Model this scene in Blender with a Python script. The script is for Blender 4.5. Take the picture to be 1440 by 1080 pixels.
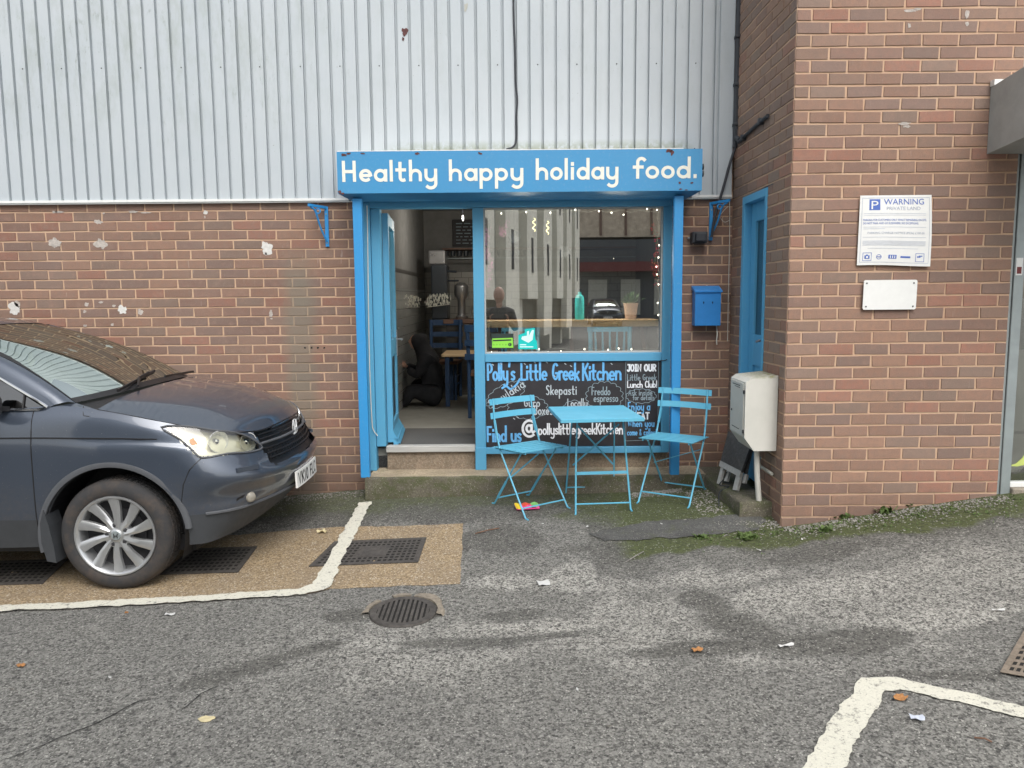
import bpy, bmesh, math, random
import numpy as np
from mathutils import Vector, Matrix, noise as mnoise
for o in list(bpy.data.objects): bpy.data.objects.remove(o)
rad = math.radians
SC = bpy.context.scene
COL = SC.collection
# ------------------------------------------------------------------ camera
F_PX, PITCH, ROLL, CH = 1082.0, rad(6.43), .0085, 1.64
cam_d = bpy.data.cameras.new('camera'); cam = bpy.data.objects.new('camera', cam_d); COL.objects.link(cam)
cam_d.sensor_fit = 'HORIZONTAL'; cam_d.sensor_width = 36; cam_d.lens = 36*F_PX/1440
cam_d.clip_start = .02; cam_d.clip_end = 2000
cam.location = (0, 0, CH)
cam.matrix_world = Matrix.Translation((0, 0, CH)) @ Matrix.Rotation(math.pi/2-PITCH, 4, 'X') @ Matrix.Rotation(-ROLL, 4, 'Z')
SC.camera = cam
# ------------------------------------------------------------------ light
SUN_EL, SUN_AZ = 50, 166       # azimuth clockwise from +Y
w = bpy.data.worlds.new('World'); SC.world = w; w.use_nodes = True
nt = w.node_tree; nt.nodes.clear()
sky = nt.nodes.new('ShaderNodeTexSky'); sky.sky_type = 'NISHITA'; sky.sun_disc = False
sky.sun_elevation = rad(SUN_EL); sky.sun_rotation = rad(SUN_AZ); sky.air_density = 1.5; sky.dust_density = 4; sky.ozone_density = .6
hs = nt.nodes.new('ShaderNodeHueSaturation'); hs.inputs['Saturation'].default_value = .28
bg = nt.nodes.new('ShaderNodeBackground'); bg.inputs['Strength'].default_value = .15
wo = nt.nodes.new('ShaderNodeOutputWorld')
nt.links.new(sky.outputs[0], hs.inputs['Color']); nt.links.new(hs.outputs[0], bg.inputs[0]); nt.links.new(bg.outputs[0], wo.inputs[0])
sd = bpy.data.lights.new('sun', 'SUN'); sd.energy = .8; sd.angle = rad(40); sd.color = (1, .97, .92)
sun = bpy.data.objects.new('sun', sd); COL.objects.link(sun)
sv = Vector((math.sin(rad(SUN_AZ))*math.cos(rad(SUN_EL)), math.cos(rad(SUN_AZ))*math.cos(rad(SUN_EL)), math.sin(rad(SUN_EL))))
sun.rotation_euler = sv.to_track_quat('Z', 'Y').to_euler()
vs = SC.view_settings; vs.view_transform = 'Standard'; vs.look = 'None'; vs.exposure = .72; vs.gamma = 1
SC.render.engine = 'CYCLES'
SC.cycles.max_bounces = 8; SC.cycles.transparent_max_bounces = 16

# ------------------------------------------------------------------ measuring helper (pixel of a 1440x1080 survey photo -> world point)
def P(px, py, Y=None, Z=None, X=None):
    x = (px-720)/F_PX; y = (540-py)/F_PX
    c, s = math.cos(ROLL), math.sin(ROLL)
    xr = x*c+y*s; yr = -x*s+y*c
    d = Vector((xr, math.cos(PITCH)+yr*math.sin(PITCH), -math.sin(PITCH)+yr*math.cos(PITCH)))
    t = Y/d.y if Y is not None else ((Z-CH)/d.z if Z is not None else X/d.x)
    return d*t+Vector((0, 0, CH))
def proj(p):
    X, Y, Z = p[0], p[1], p[2]-CH
    dep = Y*math.cos(PITCH)-Z*math.sin(PITCH); up = Y*math.sin(PITCH)+Z*math.cos(PITCH)
    x = X/dep; y = up/dep; c, s = math.cos(ROLL), math.sin(ROLL)
    return (720+F_PX*(x*c-y*s), 540-F_PX*(x*s+y*c))
# ground height: thin plate spline through surveyed spots
GP = np.array([(-9,6.2,-.02),(-6,6.2,.01),(-4,6.2,.03),(-1.9,6.2,.03),(-1.1,5.86,.075),(0,5.86,.105),(.9,5.84,.12),(1.5,5.1,.14),(1.8,4.92,.132),(2.5,4.92,.235),(3.2,4.92,.33),(5,4.9,.5),
  (0,5.4,.09),(.8,5.4,.105),(-2.35,4.45,-.077),(-2.8,4.1,-.085),(-.9,3.96,-.05),(-.3,3.96,-.05),(-.6,3.7,-.06),(-1.2,4.35,-.045),(-.3,4.9,.03),(1.5,3.2,.0),(3,3,.13),(3,0,.02),(0,0,-.13),(0,2.5,-.08),(-4,0,-.22),(-4.9,4.4,-.10),(-5,2,-.18),
  (0,-5,-.2),(-8,-10,-.3),(8,-10,-.1),(20,-25,0),(-20,-25,-.3),(10,-50,.1),(40,-40,0),(-40,-40,-.2),(-40,10,-.2),(40,10,.4),(0,-150,0),(150,-100,0),(-150,-100,0),(-150,80,0),(150,80,.3),(0,90,.2)])
def _U(r2): return np.where(r2 > 1e-12, r2*np.log(np.maximum(r2, 1e-12)), 0)
_n = len(GP); _A = np.zeros((_n+3, _n+3)); _d2 = ((GP[:, None, :2]-GP[None, :, :2])**2).sum(-1)
_A[:_n, :_n] = _U(_d2)+np.eye(_n)*.02; _A[:_n, _n] = 1; _A[:_n, _n+1:] = GP[:, :2]; _A[_n:, :_n] = _A[:_n, _n:].T
_W = np.linalg.solve(_A, np.concatenate([GP[:, 2], np.zeros(3)]))
def G(x, y):
    r2 = (GP[:, 0]-x)**2+(GP[:, 1]-y)**2
    return float((_U(r2)*_W[:_n]).sum()+_W[_n]+_W[_n+1]*x+_W[_n+2]*y)
def Pg(px, py, lift=0):
    z = 0.
    for _ in range(12):
        p = P(px, py, Z=z); z = .5*z+.5*G(p.x, p.y)
    return Vector((p.x, p.y, G(p.x, p.y)+lift))
def fbm(x, y, z=0, o=4):
    return mnoise.fractal(Vector((x, y, z)), .8, 2.1, o)

# ------------------------------------------------------------------ materials
MATS = {}
class NT:
    def __init__(s, name):
        m = bpy.data.materials.new(name); m.use_nodes = True; s.m = m; s.t = m.node_tree; s.t.nodes.clear()
        s.out = s.n('ShaderNodeOutputMaterial'); s.b = s.n('ShaderNodeBsdfPrincipled'); s.l(s.b.outputs[0], s.out.inputs[0]); MATS[name] = m
        s.tc = s.n('ShaderNodeTexCoord')
    def n(s, k, **kw):
        a = s.t.nodes.new(k)
        for q, v in kw.items(): setattr(a, q, v)
        return a
    def l(s, a, b): s.t.links.new(a, b)
    def mapping(s, sc=(1, 1, 1), src='Object'):
        a = s.n('ShaderNodeMapping'); a.inputs['Scale'].default_value = sc; s.l(s.tc.outputs[src], a.inputs[0]); return a.outputs[0]
    def noise(s, scale=5, detail=4, rough=.6, sc=(1, 1, 1), dist=0):
        a = s.n('ShaderNodeTexNoise'); a.inputs['Scale'].default_value = scale; a.inputs['Detail'].default_value = detail; a.inputs['Roughness'].default_value = rough
        a.inputs['Distortion'].default_value = dist
        s.l(s.mapping(sc), a.inputs['Vector']); return a.outputs['Fac']
    def vor(s, scale=50, feature='F1', out='Distance'):
        a = s.n('ShaderNodeTexVoronoi'); a.inputs['Scale'].default_value = scale; a.feature = feature; s.l(s.mapping(), a.inputs['Vector']); return a.outputs[out]
    def ramp(s, f, a, b, c0=0, c1=1):
        r = s.n('ShaderNodeMapRange'); s.l(f, r.inputs[0]); r.inputs[1].default_value = a; r.inputs[2].default_value = b; r.inputs[3].default_value = c0; r.inputs[4].default_value = c1; return r.outputs[0]
    def math(s, op, a, b=None):
        r = s.n('ShaderNodeMath', operation=op)
        for i, v in enumerate((a, b)):
            if v is None: continue
            if isinstance(v, (int, float)): r.inputs[i].default_value = v
            else: s.l(v, r.inputs[i])
        return r.outputs[0]
    def mix(s, f, a, b, mode='MIX'):
        r = s.n('ShaderNodeMix', data_type='RGBA', blend_type=mode)
        for i, v in ((0, f), (6, a), (7, b)):
            if isinstance(v, (int, float)): r.inputs[i].default_value = v
            elif isinstance(v, tuple): r.inputs[i].default_value = (*v, 1) if len(v) == 3 else v
            else: s.l(v, r.inputs[i])
        return r.outputs[2]
    def attr(s, name, out='Color'):
        a = s.n('ShaderNodeAttribute', attribute_name=name); return a.outputs[out]
    def col(s, v): 
        if isinstance(v, tuple): s.b.inputs['Base Color'].default_value = (*v, 1)
        else: s.l(v, s.b.inputs['Base Color'])
    def rough(s, v):
        if isinstance(v, (int, float)): s.b.inputs['Roughness'].default_value = v
        else: s.l(v, s.b.inputs['Roughness'])
    def bump(s, h, strength=.4, dist=.01):
        b = s.n('ShaderNodeBump'); b.inputs['Strength'].default_value = strength; b.inputs['Distance'].default_value = dist
        s.l(h, b.inputs['Height']); s.l(b.outputs[0], s.b.inputs['Normal'])
def simple(name, c, r=.5, metal=0, var=.12, vs_=8, bump=0, bs=60, coat=0, spec=None):
    m = NT(name); n = m.noise(vs_, 5, .65)
    lo = tuple(x*(1-var) for x in c); hi = tuple(min(1, x*(1+var)) for x in c)
    m.col(m.mix(m.ramp(n, .3, .7), lo, hi)); m.rough(m.ramp(m.noise(vs_*2.3, 4), .3, .7, r*.88, min(1, r*1.12)))
    m.b.inputs['Metallic'].default_value = metal; m.b.inputs['Coat Weight'].default_value = coat; m.b.inputs['Coat Roughness'].default_value = .06
    if spec is not None: m.b.inputs['Specular IOR Level'].default_value = spec
    if bump: m.bump(m.noise(bs, 4), bump, .004)
    return m.m
def emis(name, c, s):
    m = NT(name); m.col(c); m.b.inputs['Emission Color'].default_value = (*c, 1); m.b.inputs['Emission Strength'].default_value = s; return m.m

def wpos(m):
    g_ = m.n('ShaderNodeNewGeometry'); s_ = m.n('ShaderNodeSeparateXYZ'); m.l(g_.outputs['Position'], s_.inputs[0]); return s_.outputs
def wall_wear(m, c):
    """grey-green water run down the left wall, damp dark foot, pale run marks"""
    p = wpos(m); n = m.noise(5, 5, .7, (1, 1, .4)); dx = m.math('ABSOLUTE', m.math('ADD', p[0], 1.70))
    k = m.math('MULTIPLY', m.ramp(m.math('ADD', dx, m.math('MULTIPLY', n, .16)), .14, .24, .8, 0), m.ramp(p[2], 2.1, 1.75)); c = m.mix(m.math('MULTIPLY', k, .75), c, (.185, .175, .14))
    f = m.math('ADD', p[2], m.math('MULTIPLY', n, .5)); c = m.mix(m.ramp(f, .72, .32, 0, .5), c, (.105, .07, .055))
    s = m.noise(70, 4, .6, (1, 1, .09)); s2 = m.noise(1.3, 4, .6); c = m.mix(m.math('MULTIPLY', m.ramp(s, .66, .74, 0, .55), m.ramp(s2, .5, .62)), c, (.5, .44, .40))
    return c
def m_brick():
    m = NT('brick_face'); t = m.attr('tone')
    n1 = m.noise(24, 6, .75); n2 = m.noise(210, 3, .7); n3 = m.noise(1.1, 4, .6); n4 = m.noise(11, 5, .7)
    c = m.mix(m.ramp(n1, .35, .7, 0, .6), t, (.19, .14, .115)); c = m.mix(m.ramp(n4, .52, .72, 0, .5), c, (.30, .185, .14)); c = m.mix(m.ramp(n2, .55, .72, 0, .55), c, (.34, .24, .19))
    c = m.mix(m.ramp(n2, .26, .42, .55, 0), c, (.085, .06, .055))
    c = m.mix(m.ramp(n3, .35, .75, 0, .2), c, (.27, .215, .185))
    m.col(wall_wear(m, c)); m.rough(.9); m.bump(m.math('ADD', n1, m.math('MULTIPLY', n2, .6)), .7, .004)
def m_mortar():
    m = NT('mortar'); n = m.noise(3, 4); n2 = m.noise(150, 4)
    c = m.mix(m.ramp(n, .3, .7), (.50, .32, .215), (.55, .39, .27)); c = m.mix(m.ramp(n2, .45, .7, 0, .5), c, (.42, .31, .24)); m.col(wall_wear(m, c)); m.rough(.95); m.bump(n2, .6, .002)
m_brick(); m_mortar()
def m_cladding():
    m = NT('cladding_sheet'); z = wpos(m)
    n1 = m.noise(1.2, 5, .65); c = m.mix(m.ramp(n1, .3, .7), (.42, .465, .50), (.465, .505, .535))
    gr = m.noise(6, 6, .75, (1, 1, .4)); up = m.math('MULTIPLY', m.ramp(z[2], 2.7, 3.3), m.ramp(z[0], -1.2, -2.2, .35, 1)); c = m.mix(m.math('MULTIPLY', m.ramp(gr, .48, .70, 0, .7), up), c, (.33, .37, .36))
    gr2 = m.noise(26, 6, .75, (1, 1, .35)); c = m.mix(m.math('MULTIPLY', m.math('MULTIPLY', m.ramp(gr2, .56, .68, 0, .7), m.ramp(m.noise(2.1, 4), .48, .58)), up), c, (.22, .25, .24))
    sp = m.noise(75, 2, .5); c = m.mix(m.ramp(sp, .755, .775, 0, .6), c, (.2, .2, .19))
    al = m.math('MULTIPLY', m.ramp(z[2], 2.86, 2.78), m.ramp(m.noise(22, 5, .7), .36, .55)); al = m.math('MULTIPLY', m.math('MULTIPLY', al, m.ramp(z[0], -1.05, -.7)), m.ramp(z[0], 1.45, 1.35))
    c = m.mix(m.math('MULTIPLY', al, .75), c, (.20, .225, .13))
    m.col(c); m.rough(.6); m.bump(m.noise(2.5, 3, .5, (1, 1, .4)), .12, .02)
m_cladding()
def m_paint(name, c, chip=(.16, .1, .09), chipamt=.765, dirt=.12, r=.42, chip_scale=16):
    m = NT(name); n = m.noise(4, 5, .6, (1, 1, .35)); b = m.mix(m.ramp(n, .35, .75, 0, dirt*1.4), c, tuple(x*.55+.05 for x in c))
    d = m.noise(45, 4, .65); b = m.mix(m.ramp(d, .55, .8, 0, dirt), b, (.45, .45, .42))
    k = m.noise(chip_scale, 6, .75); b = m.mix(m.ramp(k, chipamt, chipamt+.01, 0, 1), b, chip)
    m.col(b); m.rough(m.ramp(n, .3, .7, r, r+.15)); m.bump(m.noise(35, 4), .15, .003)
m_paint('frame_paint', (.085, .325, .525)); m_paint('post_paint', (.03, .27, .60)); m_paint('sign_paint', (.045, .26, .51), (.10, .05, .05), .80)
m_paint('chair_paint', (.105, .42, .60), (.14, .08, .06), .70, .2, .45, 60); m_paint('door_paint', (.09, .36, .60)); m_paint('navy_paint', (.02, .06, .15))
simple('post_box_paint', (.035, .24, .62), .35, var=.06); simple('bracket_paint', (.03, .26, .6), .45)
simple('cream_letters', (.74, .74, .66), .6, var=.08, vs_=30); simple('chalkboard', (.022, .020, .024), .6, var=.25, vs_=10)
simple('chalk_blue', (.13, .40, .72), .8, var=.2, vs_=40); simple('chalk_white', (.72, .74, .78), .85, var=.15, vs_=50); simple('chalk_faint', (.26, .33, .37), .85, var=.3, vs_=60)
simple('chalk_pale', (.45, .50, .54), .85, var=.25, vs_=60)
simple('rust', (.11, .045, .045), .9, var=.4, vs_=40, bump=.5); simple('black_rubber', (.02, .021, .024), .6); simple('dark_metal', (.04, .042, .046), .55, .3)
simple('cable_black', (.03, .034, .042), .6); simple('cable_white', (.6, .58, .52), .5); simple('white_plastic', (.68, .68, .66), .4, var=.04)
simple('off_white_sheet', (.72, .73, .72), .4, var=.03, vs_=20); simple('aluminium', (.30, .34, .35), .45, .35, var=.1, bump=.1); simple('grey_box_metal', (.36, .375, .365), .6, .1, var=.15, vs_=4, bump=.15)
def m_meter():
    m = NT('meter_cabinet_shell'); zz = wpos(m)
    c = m.mix(m.ramp(m.noise(5, 4), .3, .7), (.50, .50, .46), (.58, .57, .53)); c = m.mix(m.math('MULTIPLY', m.ramp(zz[2], 1.09, 1.105), m.ramp(m.noise(30, 5, .7), .35, .6)), c, (.25, .24, .12))
    c = m.mix(m.ramp(m.noise(9, 5, .7, (1, 1, .2)), .62, .8, 0, .4), c, (.36, .35, .31)); m.col(c); m.rough(.6)
m_meter()
def m_concrete(name, base, alg, a0, dark=.5):
    m = NT(name); n = m.noise(3.5, 6, .75); f = m.noise(55, 6, .75); c = m.mix(m.ramp(n, .35, .65), tuple(x*.6 for x in base), tuple(x*1.15 for x in base))
    c = m.mix(m.ramp(f, .38, .62, 0, .7), c, tuple(x*dark*.8 for x in base))
    g = m.noise(6, 7, .8, (1, 1, 1.5)); c = m.mix(m.ramp(g, a0+.04, a0+.16, 0, .85), c, m.mix(f, alg, tuple(x*1.6 for x in alg))); sp = m.noise(120, 2); c = m.mix(m.ramp(sp, .64, .70, 0, .7), c, (.45, .42, .36))
    m.col(c); m.rough(.95); m.bump(m.math('ADD', f, n), .8, .012)
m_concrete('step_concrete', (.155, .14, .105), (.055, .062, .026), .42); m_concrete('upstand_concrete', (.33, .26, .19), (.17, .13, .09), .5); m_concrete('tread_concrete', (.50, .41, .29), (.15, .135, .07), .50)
m_concrete('plain_concrete', (.42, .37, .30), (.2, .18, .13), .55); m_concrete('slab_concrete', (.115, .115, .11), (.06, .065, .04), .5)
def m_asphalt():
    m = NT('asphalt'); z = m.attr('mask'); s = m.n('ShaderNodeSeparateColor'); m.l(z, s.inputs[0])
    ag = m.vor(85, out='Color'); sc = m.n('ShaderNodeSeparateColor'); m.l(ag, sc.inputs[0]); a1 = sc.outputs[0]
    ag2 = m.vor(160, out='Color'); s2 = m.n('ShaderNodeSeparateColor'); m.l(ag2, s2.inputs[0]); a2 = s2.outputs[1]
    mixd = m.math('ADD', m.math('MULTIPLY', a1, .5), m.math('MULTIPLY', a2, .5)); rg = m.noise(13, 6, .8); rg2 = m.noise(55, 4, .7)
    def brk(mask, lo, hi, amt=.9):      # break a soft mask up into ragged patches
        return m.ramp(m.math('ADD', mask, m.math('MULTIPLY', m.math('ADD', m.math('ADD', m.math('MULTIPLY', rg, .65), m.math('MULTIPLY', rg2, .35)), -.5), amt*2.2)), lo, hi)
    c = m.mix(m.ramp(mixd, .2, .85), (.072, .070, .064), (.275, .27, .248))
    big = m.noise(1.3, 6, .7); c = m.mix(m.ramp(big, .4, .65, 0, .4), c, m.mix(mixd, (.06, .058, .056), (.2, .195, .185)))
    c = m.mix(m.math('MULTIPLY', brk(s.outputs[2], .30, .95), .8), c, m.mix(m.ramp(mixd, .25, .75), (.10, .097, .09), (.52, .505, .46)))      # worn pale
    c = m.mix(m.math('MULTIPLY', brk(s.outputs[1], .35, .9), .75), c, m.mix(mixd, (.025, .024, .022), (.15, .145, .13)))      # stained
    mo = brk(s.outputs[0], .35, .85, .7); c = m.mix(m.math('MULTIPLY', mo, .88), c, m.mix(m.ramp(m.noise(60, 4), .3, .7), (.035, .045, .010), (.125, .155, .035)))
    c = m.mix(m.math('MULTIPLY', s.outputs[0], .35), c, (.04, .045, .025))
    wh = m.ramp(a2, .965, .98, 0, .6); c = m.mix(wh, c, (.46, .45, .41)); dk = m.ramp(a1, .05, .03, 0, .5); c = m.mix(dk, c, (.02, .02, .02))
    c = m.mix(m.ramp(m.noise(9, 4, .7), .68, .8, 0, .3), c, (.22, .17, .12))
    m.col(c); m.rough(m.ramp(s.outputs[1], 0, 1, .95, .85)); m.bump(m.math('ADD', m.math('MULTIPLY', mixd, .8), m.noise(40, 4)), 1, .008)
m_asphalt()
def m_resin():
    m = NT('resin_gravel'); ag = m.vor(130, out='Color'); sc = m.n('ShaderNodeSeparateColor'); m.l(ag, sc.inputs[0])
    c = m.mix(sc.outputs[0], (.15, .105, .06), (.42, .32, .195)); c = m.mix(m.ramp(m.noise(3, 5, .7), .4, .7, 0, .6), c, m.mix(sc.outputs[1], (.13, .10, .075), (.3, .24, .17)))
    c = m.mix(m.ramp(sc.outputs[2], .93, .96, 0, .7), c, (.55, .5, .42)); m.col(c); m.rough(.85); m.bump(sc.outputs[0], .8, .006)
m_resin()
def m_line():
    m = NT('road_paint'); f = m.noise(16, 6, .75); c = m.mix(m.ramp(m.noise(130, 3), .4, .7, 0, .35), (.60, .585, .50), (.40, .385, .33))
    c = m.mix(m.ramp(f, .58, .65, 0, .8), c, (.16, .155, .14)); g_ = m.noise(60, 5, .8); c = m.mix(m.ramp(g_, .56, .63, 0, .75), c, (.17, .165, .15)); m.col(c); m.rough(.85); m.bump(m.noise(120, 3), .6, .004)
m_line()
simple('cast_iron', (.075, .068, .062), .7, .2, var=.4, vs_=30, bump=.5); simple('cast_iron_pale', (.20, .165, .13), .8, .1, var=.35, vs_=30, bump=.5); simple('pit_black', (.012, .011, .010), .9)
simple('moss', (.07, .085, .02), .95, var=.4, vs_=50); simple('weed_leaf', (.085, .13, .035), .7, var=.4, vs_=30); simple('dry_leaf', (.36, .17, .06), .8, var=.3, vs_=60); simple('pale_leaf', (.52, .45, .27), .8, var=.2, vs_=50)
simple('paper', (.55, .55, .54), .8, var=.05); simple('gravel_stone', (.22, .21, .19), .9, var=.4, vs_=60)
def m_wood(name, a, b, sc=(.6, 9, 9)):
    m = NT(name); n = m.noise(6, 5, .6, sc, .6); m.col(m.mix(m.ramp(n, .3, .7), a, b)); m.rough(.55); m.bump(n, .2, .003)
m_wood('pine', (.66, .44, .24), (.85, .64, .40)); m_wood('slate_wood', (.05, .046, .043), (.10, .095, .09)); m_wood('white_wood', (.34, .34, .33), (.46, .46, .44)); m_wood('brown_wood', (.10, .05, .03), (.18, .09, .05))
def m_tile(name, base, axes, w_=.2, h_=.1):
    m = NT(name); b = m.n('ShaderNodeTexBrick'); b.inputs['Scale'].default_value = 1; b.inputs['Mortar Size'].default_value = .003; b.inputs['Brick Width'].default_value = w_; b.inputs['Row Height'].default_value = h_
    b.inputs['Color1'].default_value = (*base, 1); b.inputs['Color2'].default_value = (*[x*.92 for x in base], 1); b.inputs['Mortar'].default_value = (.14, .14, .14, 1)
    s = m.n('ShaderNodeSeparateXYZ'); c = m.n('ShaderNodeCombineXYZ'); m.l(m.tc.outputs['Object'], s.inputs[0]); m.l(s.outputs[axes[0]], c.inputs[0]); m.l(s.outputs[axes[1]], c.inputs[1]); m.l(c.outputs[0], b.inputs['Vector'])
    m.col(b.outputs['Color']); m.rough(.25)
m_tile('wall_tile_side', (.34, .35, .34), (1, 2)); m_tile('wall_tile_back', (.40, .39, .36), (0, 2))
simple('cafe_plaster', (.21, .21, .205), .9); simple('cafe_floor', (.25, .248, .225), .6, var=.12, vs_=3); simple('door_mat', (.085, .085, .085), .98, var=.2, vs_=90, bump=.6)
simple('counter_wood', (.17, .10, .075), .6); simple('appliance_dark', (.028, .035, .045), .4); simple('appliance_steel', (.45, .45, .46), .3, .8); simple('black_cloth', (.012, .013, .017), .9, var=.3); simple('skin', (.46, .27, .20), .55, var=.06); simple('hair_dark', (.03, .02, .015), .7); simple('orange_cloth', (.35, .1, .05), .8)
simple('bottle_teal', (.08, .75, .80), .35); simple('pot_pink', (.85, .62, .50), .7); simple('plant_green', (.07, .15, .05), .6, var=.4, vs_=30); simple('petal_pink', (.55, .22, .42), .7, var=.25, vs_=30); simple('bauble_red', (.6, .02, .06), .3)
simple('sticker_green', (.24, .62, .06), .5, var=.03); simple('sticker_teal', (.0, .50, .47), .5, var=.03); simple('sticker_dark', (.02, .035, .03), .5); simple('print_blue', (.07, .14, .45), .6, var=.05); simple('print_grey', (.36, .40, .50), .7); simple('print_soft', (.50, .54, .62), .7); simple('freshener_yellow', (.62, .55, .08), .7)
simple('cream_render', (.80, .77, .67), .9, var=.08, vs_=1.5); simple('pier_grey', (.40, .40, .36), .9, var=.1); simple('slit_dark', (.03, .035, .04), .3); simple('timber_boards', (.55, .46, .36), .9, var=.25, vs_=3); simple('charcoal_cladding', (.075, .085, .095), .7); simple('awning_red', (.16, .04, .04), .8)
simple('chip_white', (.58, .57, .55), .9, var=.15, vs_=60, bump=.5); simple('plaster_patch', (.42, .38, .35), .95, var=.25, vs_=70, bump=.8); simple('jeans', (.05, .06, .09), .9); simple('jacket', (.035, .036, .042), .8); simple('concrete_ring', (.22, .19, .15), .95, var=.3, vs_=40, bump=.8)
emis('bulb_glow', (1, .93, .78), 6); simple('tinsel_foil', (.75, .74, .66), .3, .6); emis('pendant_glow', (1, .97, .9), 5)
# car
def m_carpaint(name, c):
    m = NT(name); n = m.noise(900, 2, .5); sx_ = m.n('ShaderNodeSeparateXYZ'); m.l(m.tc.outputs['Object'], sx_.inputs[0]); dn = m.math('MULTIPLY', m.ramp(m.math('ADD', sx_.outputs[2], m.math('MULTIPLY', m.noise(6, 6, .75), .5)), .95, .5, 0, .55), m.ramp(m.noise(30, 5, .8), .3, .65)); cb0 = m.mix(m.ramp(n, .3, .7), tuple(x*.85 for x in c), tuple(x*1.2 for x in c)); cb0 = m.mix(dn, cb0, (.15, .13, .11)); sp_ = m.noise(140, 2, .5); m.col(m.mix(m.ramp(sp_, .735, .75, 0, .5), cb0, (.35, .33, .3))); m.b.inputs['Metallic'].default_value = .45
    m.rough(m.ramp(m.noise(3, 5, .7), .3, .7, .30, .40)); m.b.inputs['Coat Weight'].default_value = 1; m.b.inputs['Coat Roughness'].default_value = .05
m_carpaint('car_paint', (.062, .078, .108)); m_carpaint('car_paint_silver', (.16, .17, .18))
simple('car_plastic', (.042, .046, .052), .6, var=.12); simple('car_trim_light', (.085, .09, .10), .55); simple('car_black', (.012, .012, .014), .45); simple('chrome', (.75, .76, .78), .12, 1, var=.02); simple('rim_alloy', (.52, .53, .54), .32, .75, var=.06)
simple('emblem_silver', (.80, .81, .82), .25, .3); simple('fog_glass', (.30, .28, .24), .2); simple('rim_shadow', (.05, .05, .055), .6, .3); simple('lamp_amber', (.75, .45, .28), .3); simple('lamp_white', (.72, .71, .62), .2, .2); simple('dash', (.03, .03, .033), .8); simple('seat_cloth', (.09, .09, .095), .9); simple('plate_white', (.80, .80, .78), .4, var=.02); simple('plate_black', (.01, .01, .012), .5)
def m_tyre():
    m = NT('tyre_rubber'); c = m.mix(m.ramp(m.noise(7, 5, .7), .45, .7, 0, .5), (.035, .035, .037), (.12, .085, .06)); m.col(c); m.rough(.85); m.bump(m.noise(60, 3), .2, .003)
m_tyre()
def m_glass(name, tint=(1, 1, 1), refl=.5, dark=None, base=.1, rgh=.0):
    m = NT(name); m.t.nodes.remove(m.b)
    tr = m.n('ShaderNodeBsdfTransparent'); tr.inputs[0].default_value = (*tint, 1); gl = m.n('ShaderNodeBsdfGlossy'); gl.inputs['Roughness'].default_value = rgh; gl.inputs['Color'].default_value = (.66, .74, .71, 1) if name == 'car_glass' else (1, 1, 1, 1)
    fr = m.n('ShaderNodeFresnel'); fr.inputs['IOR'].default_value = 1.5; mx = m.n('ShaderNodeMixShader'); f = m.math('MINIMUM', m.math('ADD', m.math('MULTIPLY', fr.outputs[0], refl), base), 1.0)
    if name in ('window_glass', 'shop_glass'):
        bp_ = m.n('ShaderNodeBump'); bp_.inputs['Strength'].default_value = .018; bp_.inputs['Distance'].default_value = .03; m.l(m.noise(1.6, 2, .4, (1, 1, .6)), bp_.inputs['Height']); m.l(bp_.outputs[0], gl.inputs['Normal'])
    m.l(f, mx.inputs[0]); m.l(tr.outputs[0], mx.inputs[1]); m.l(gl.outputs[0], mx.inputs[2]); m.l(mx.outputs[0], m.out.inputs[0])
m_glass('window_glass', (.93, .95, .94), 1.2, base=.34); m_glass('door_glass', (.6, .62, .62), 1, base=.12); m_glass('car_glass', (.24, .28, .25), .75, base=.04); m_glass('lamp_lens', (.86, .86, .78), .9, base=.05); m_glass('side_glass', (.10, .12, .13), 1.3, base=.08); m_glass('shop_glass', (.85, .87, .84), 1.2, base=.22)

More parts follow.
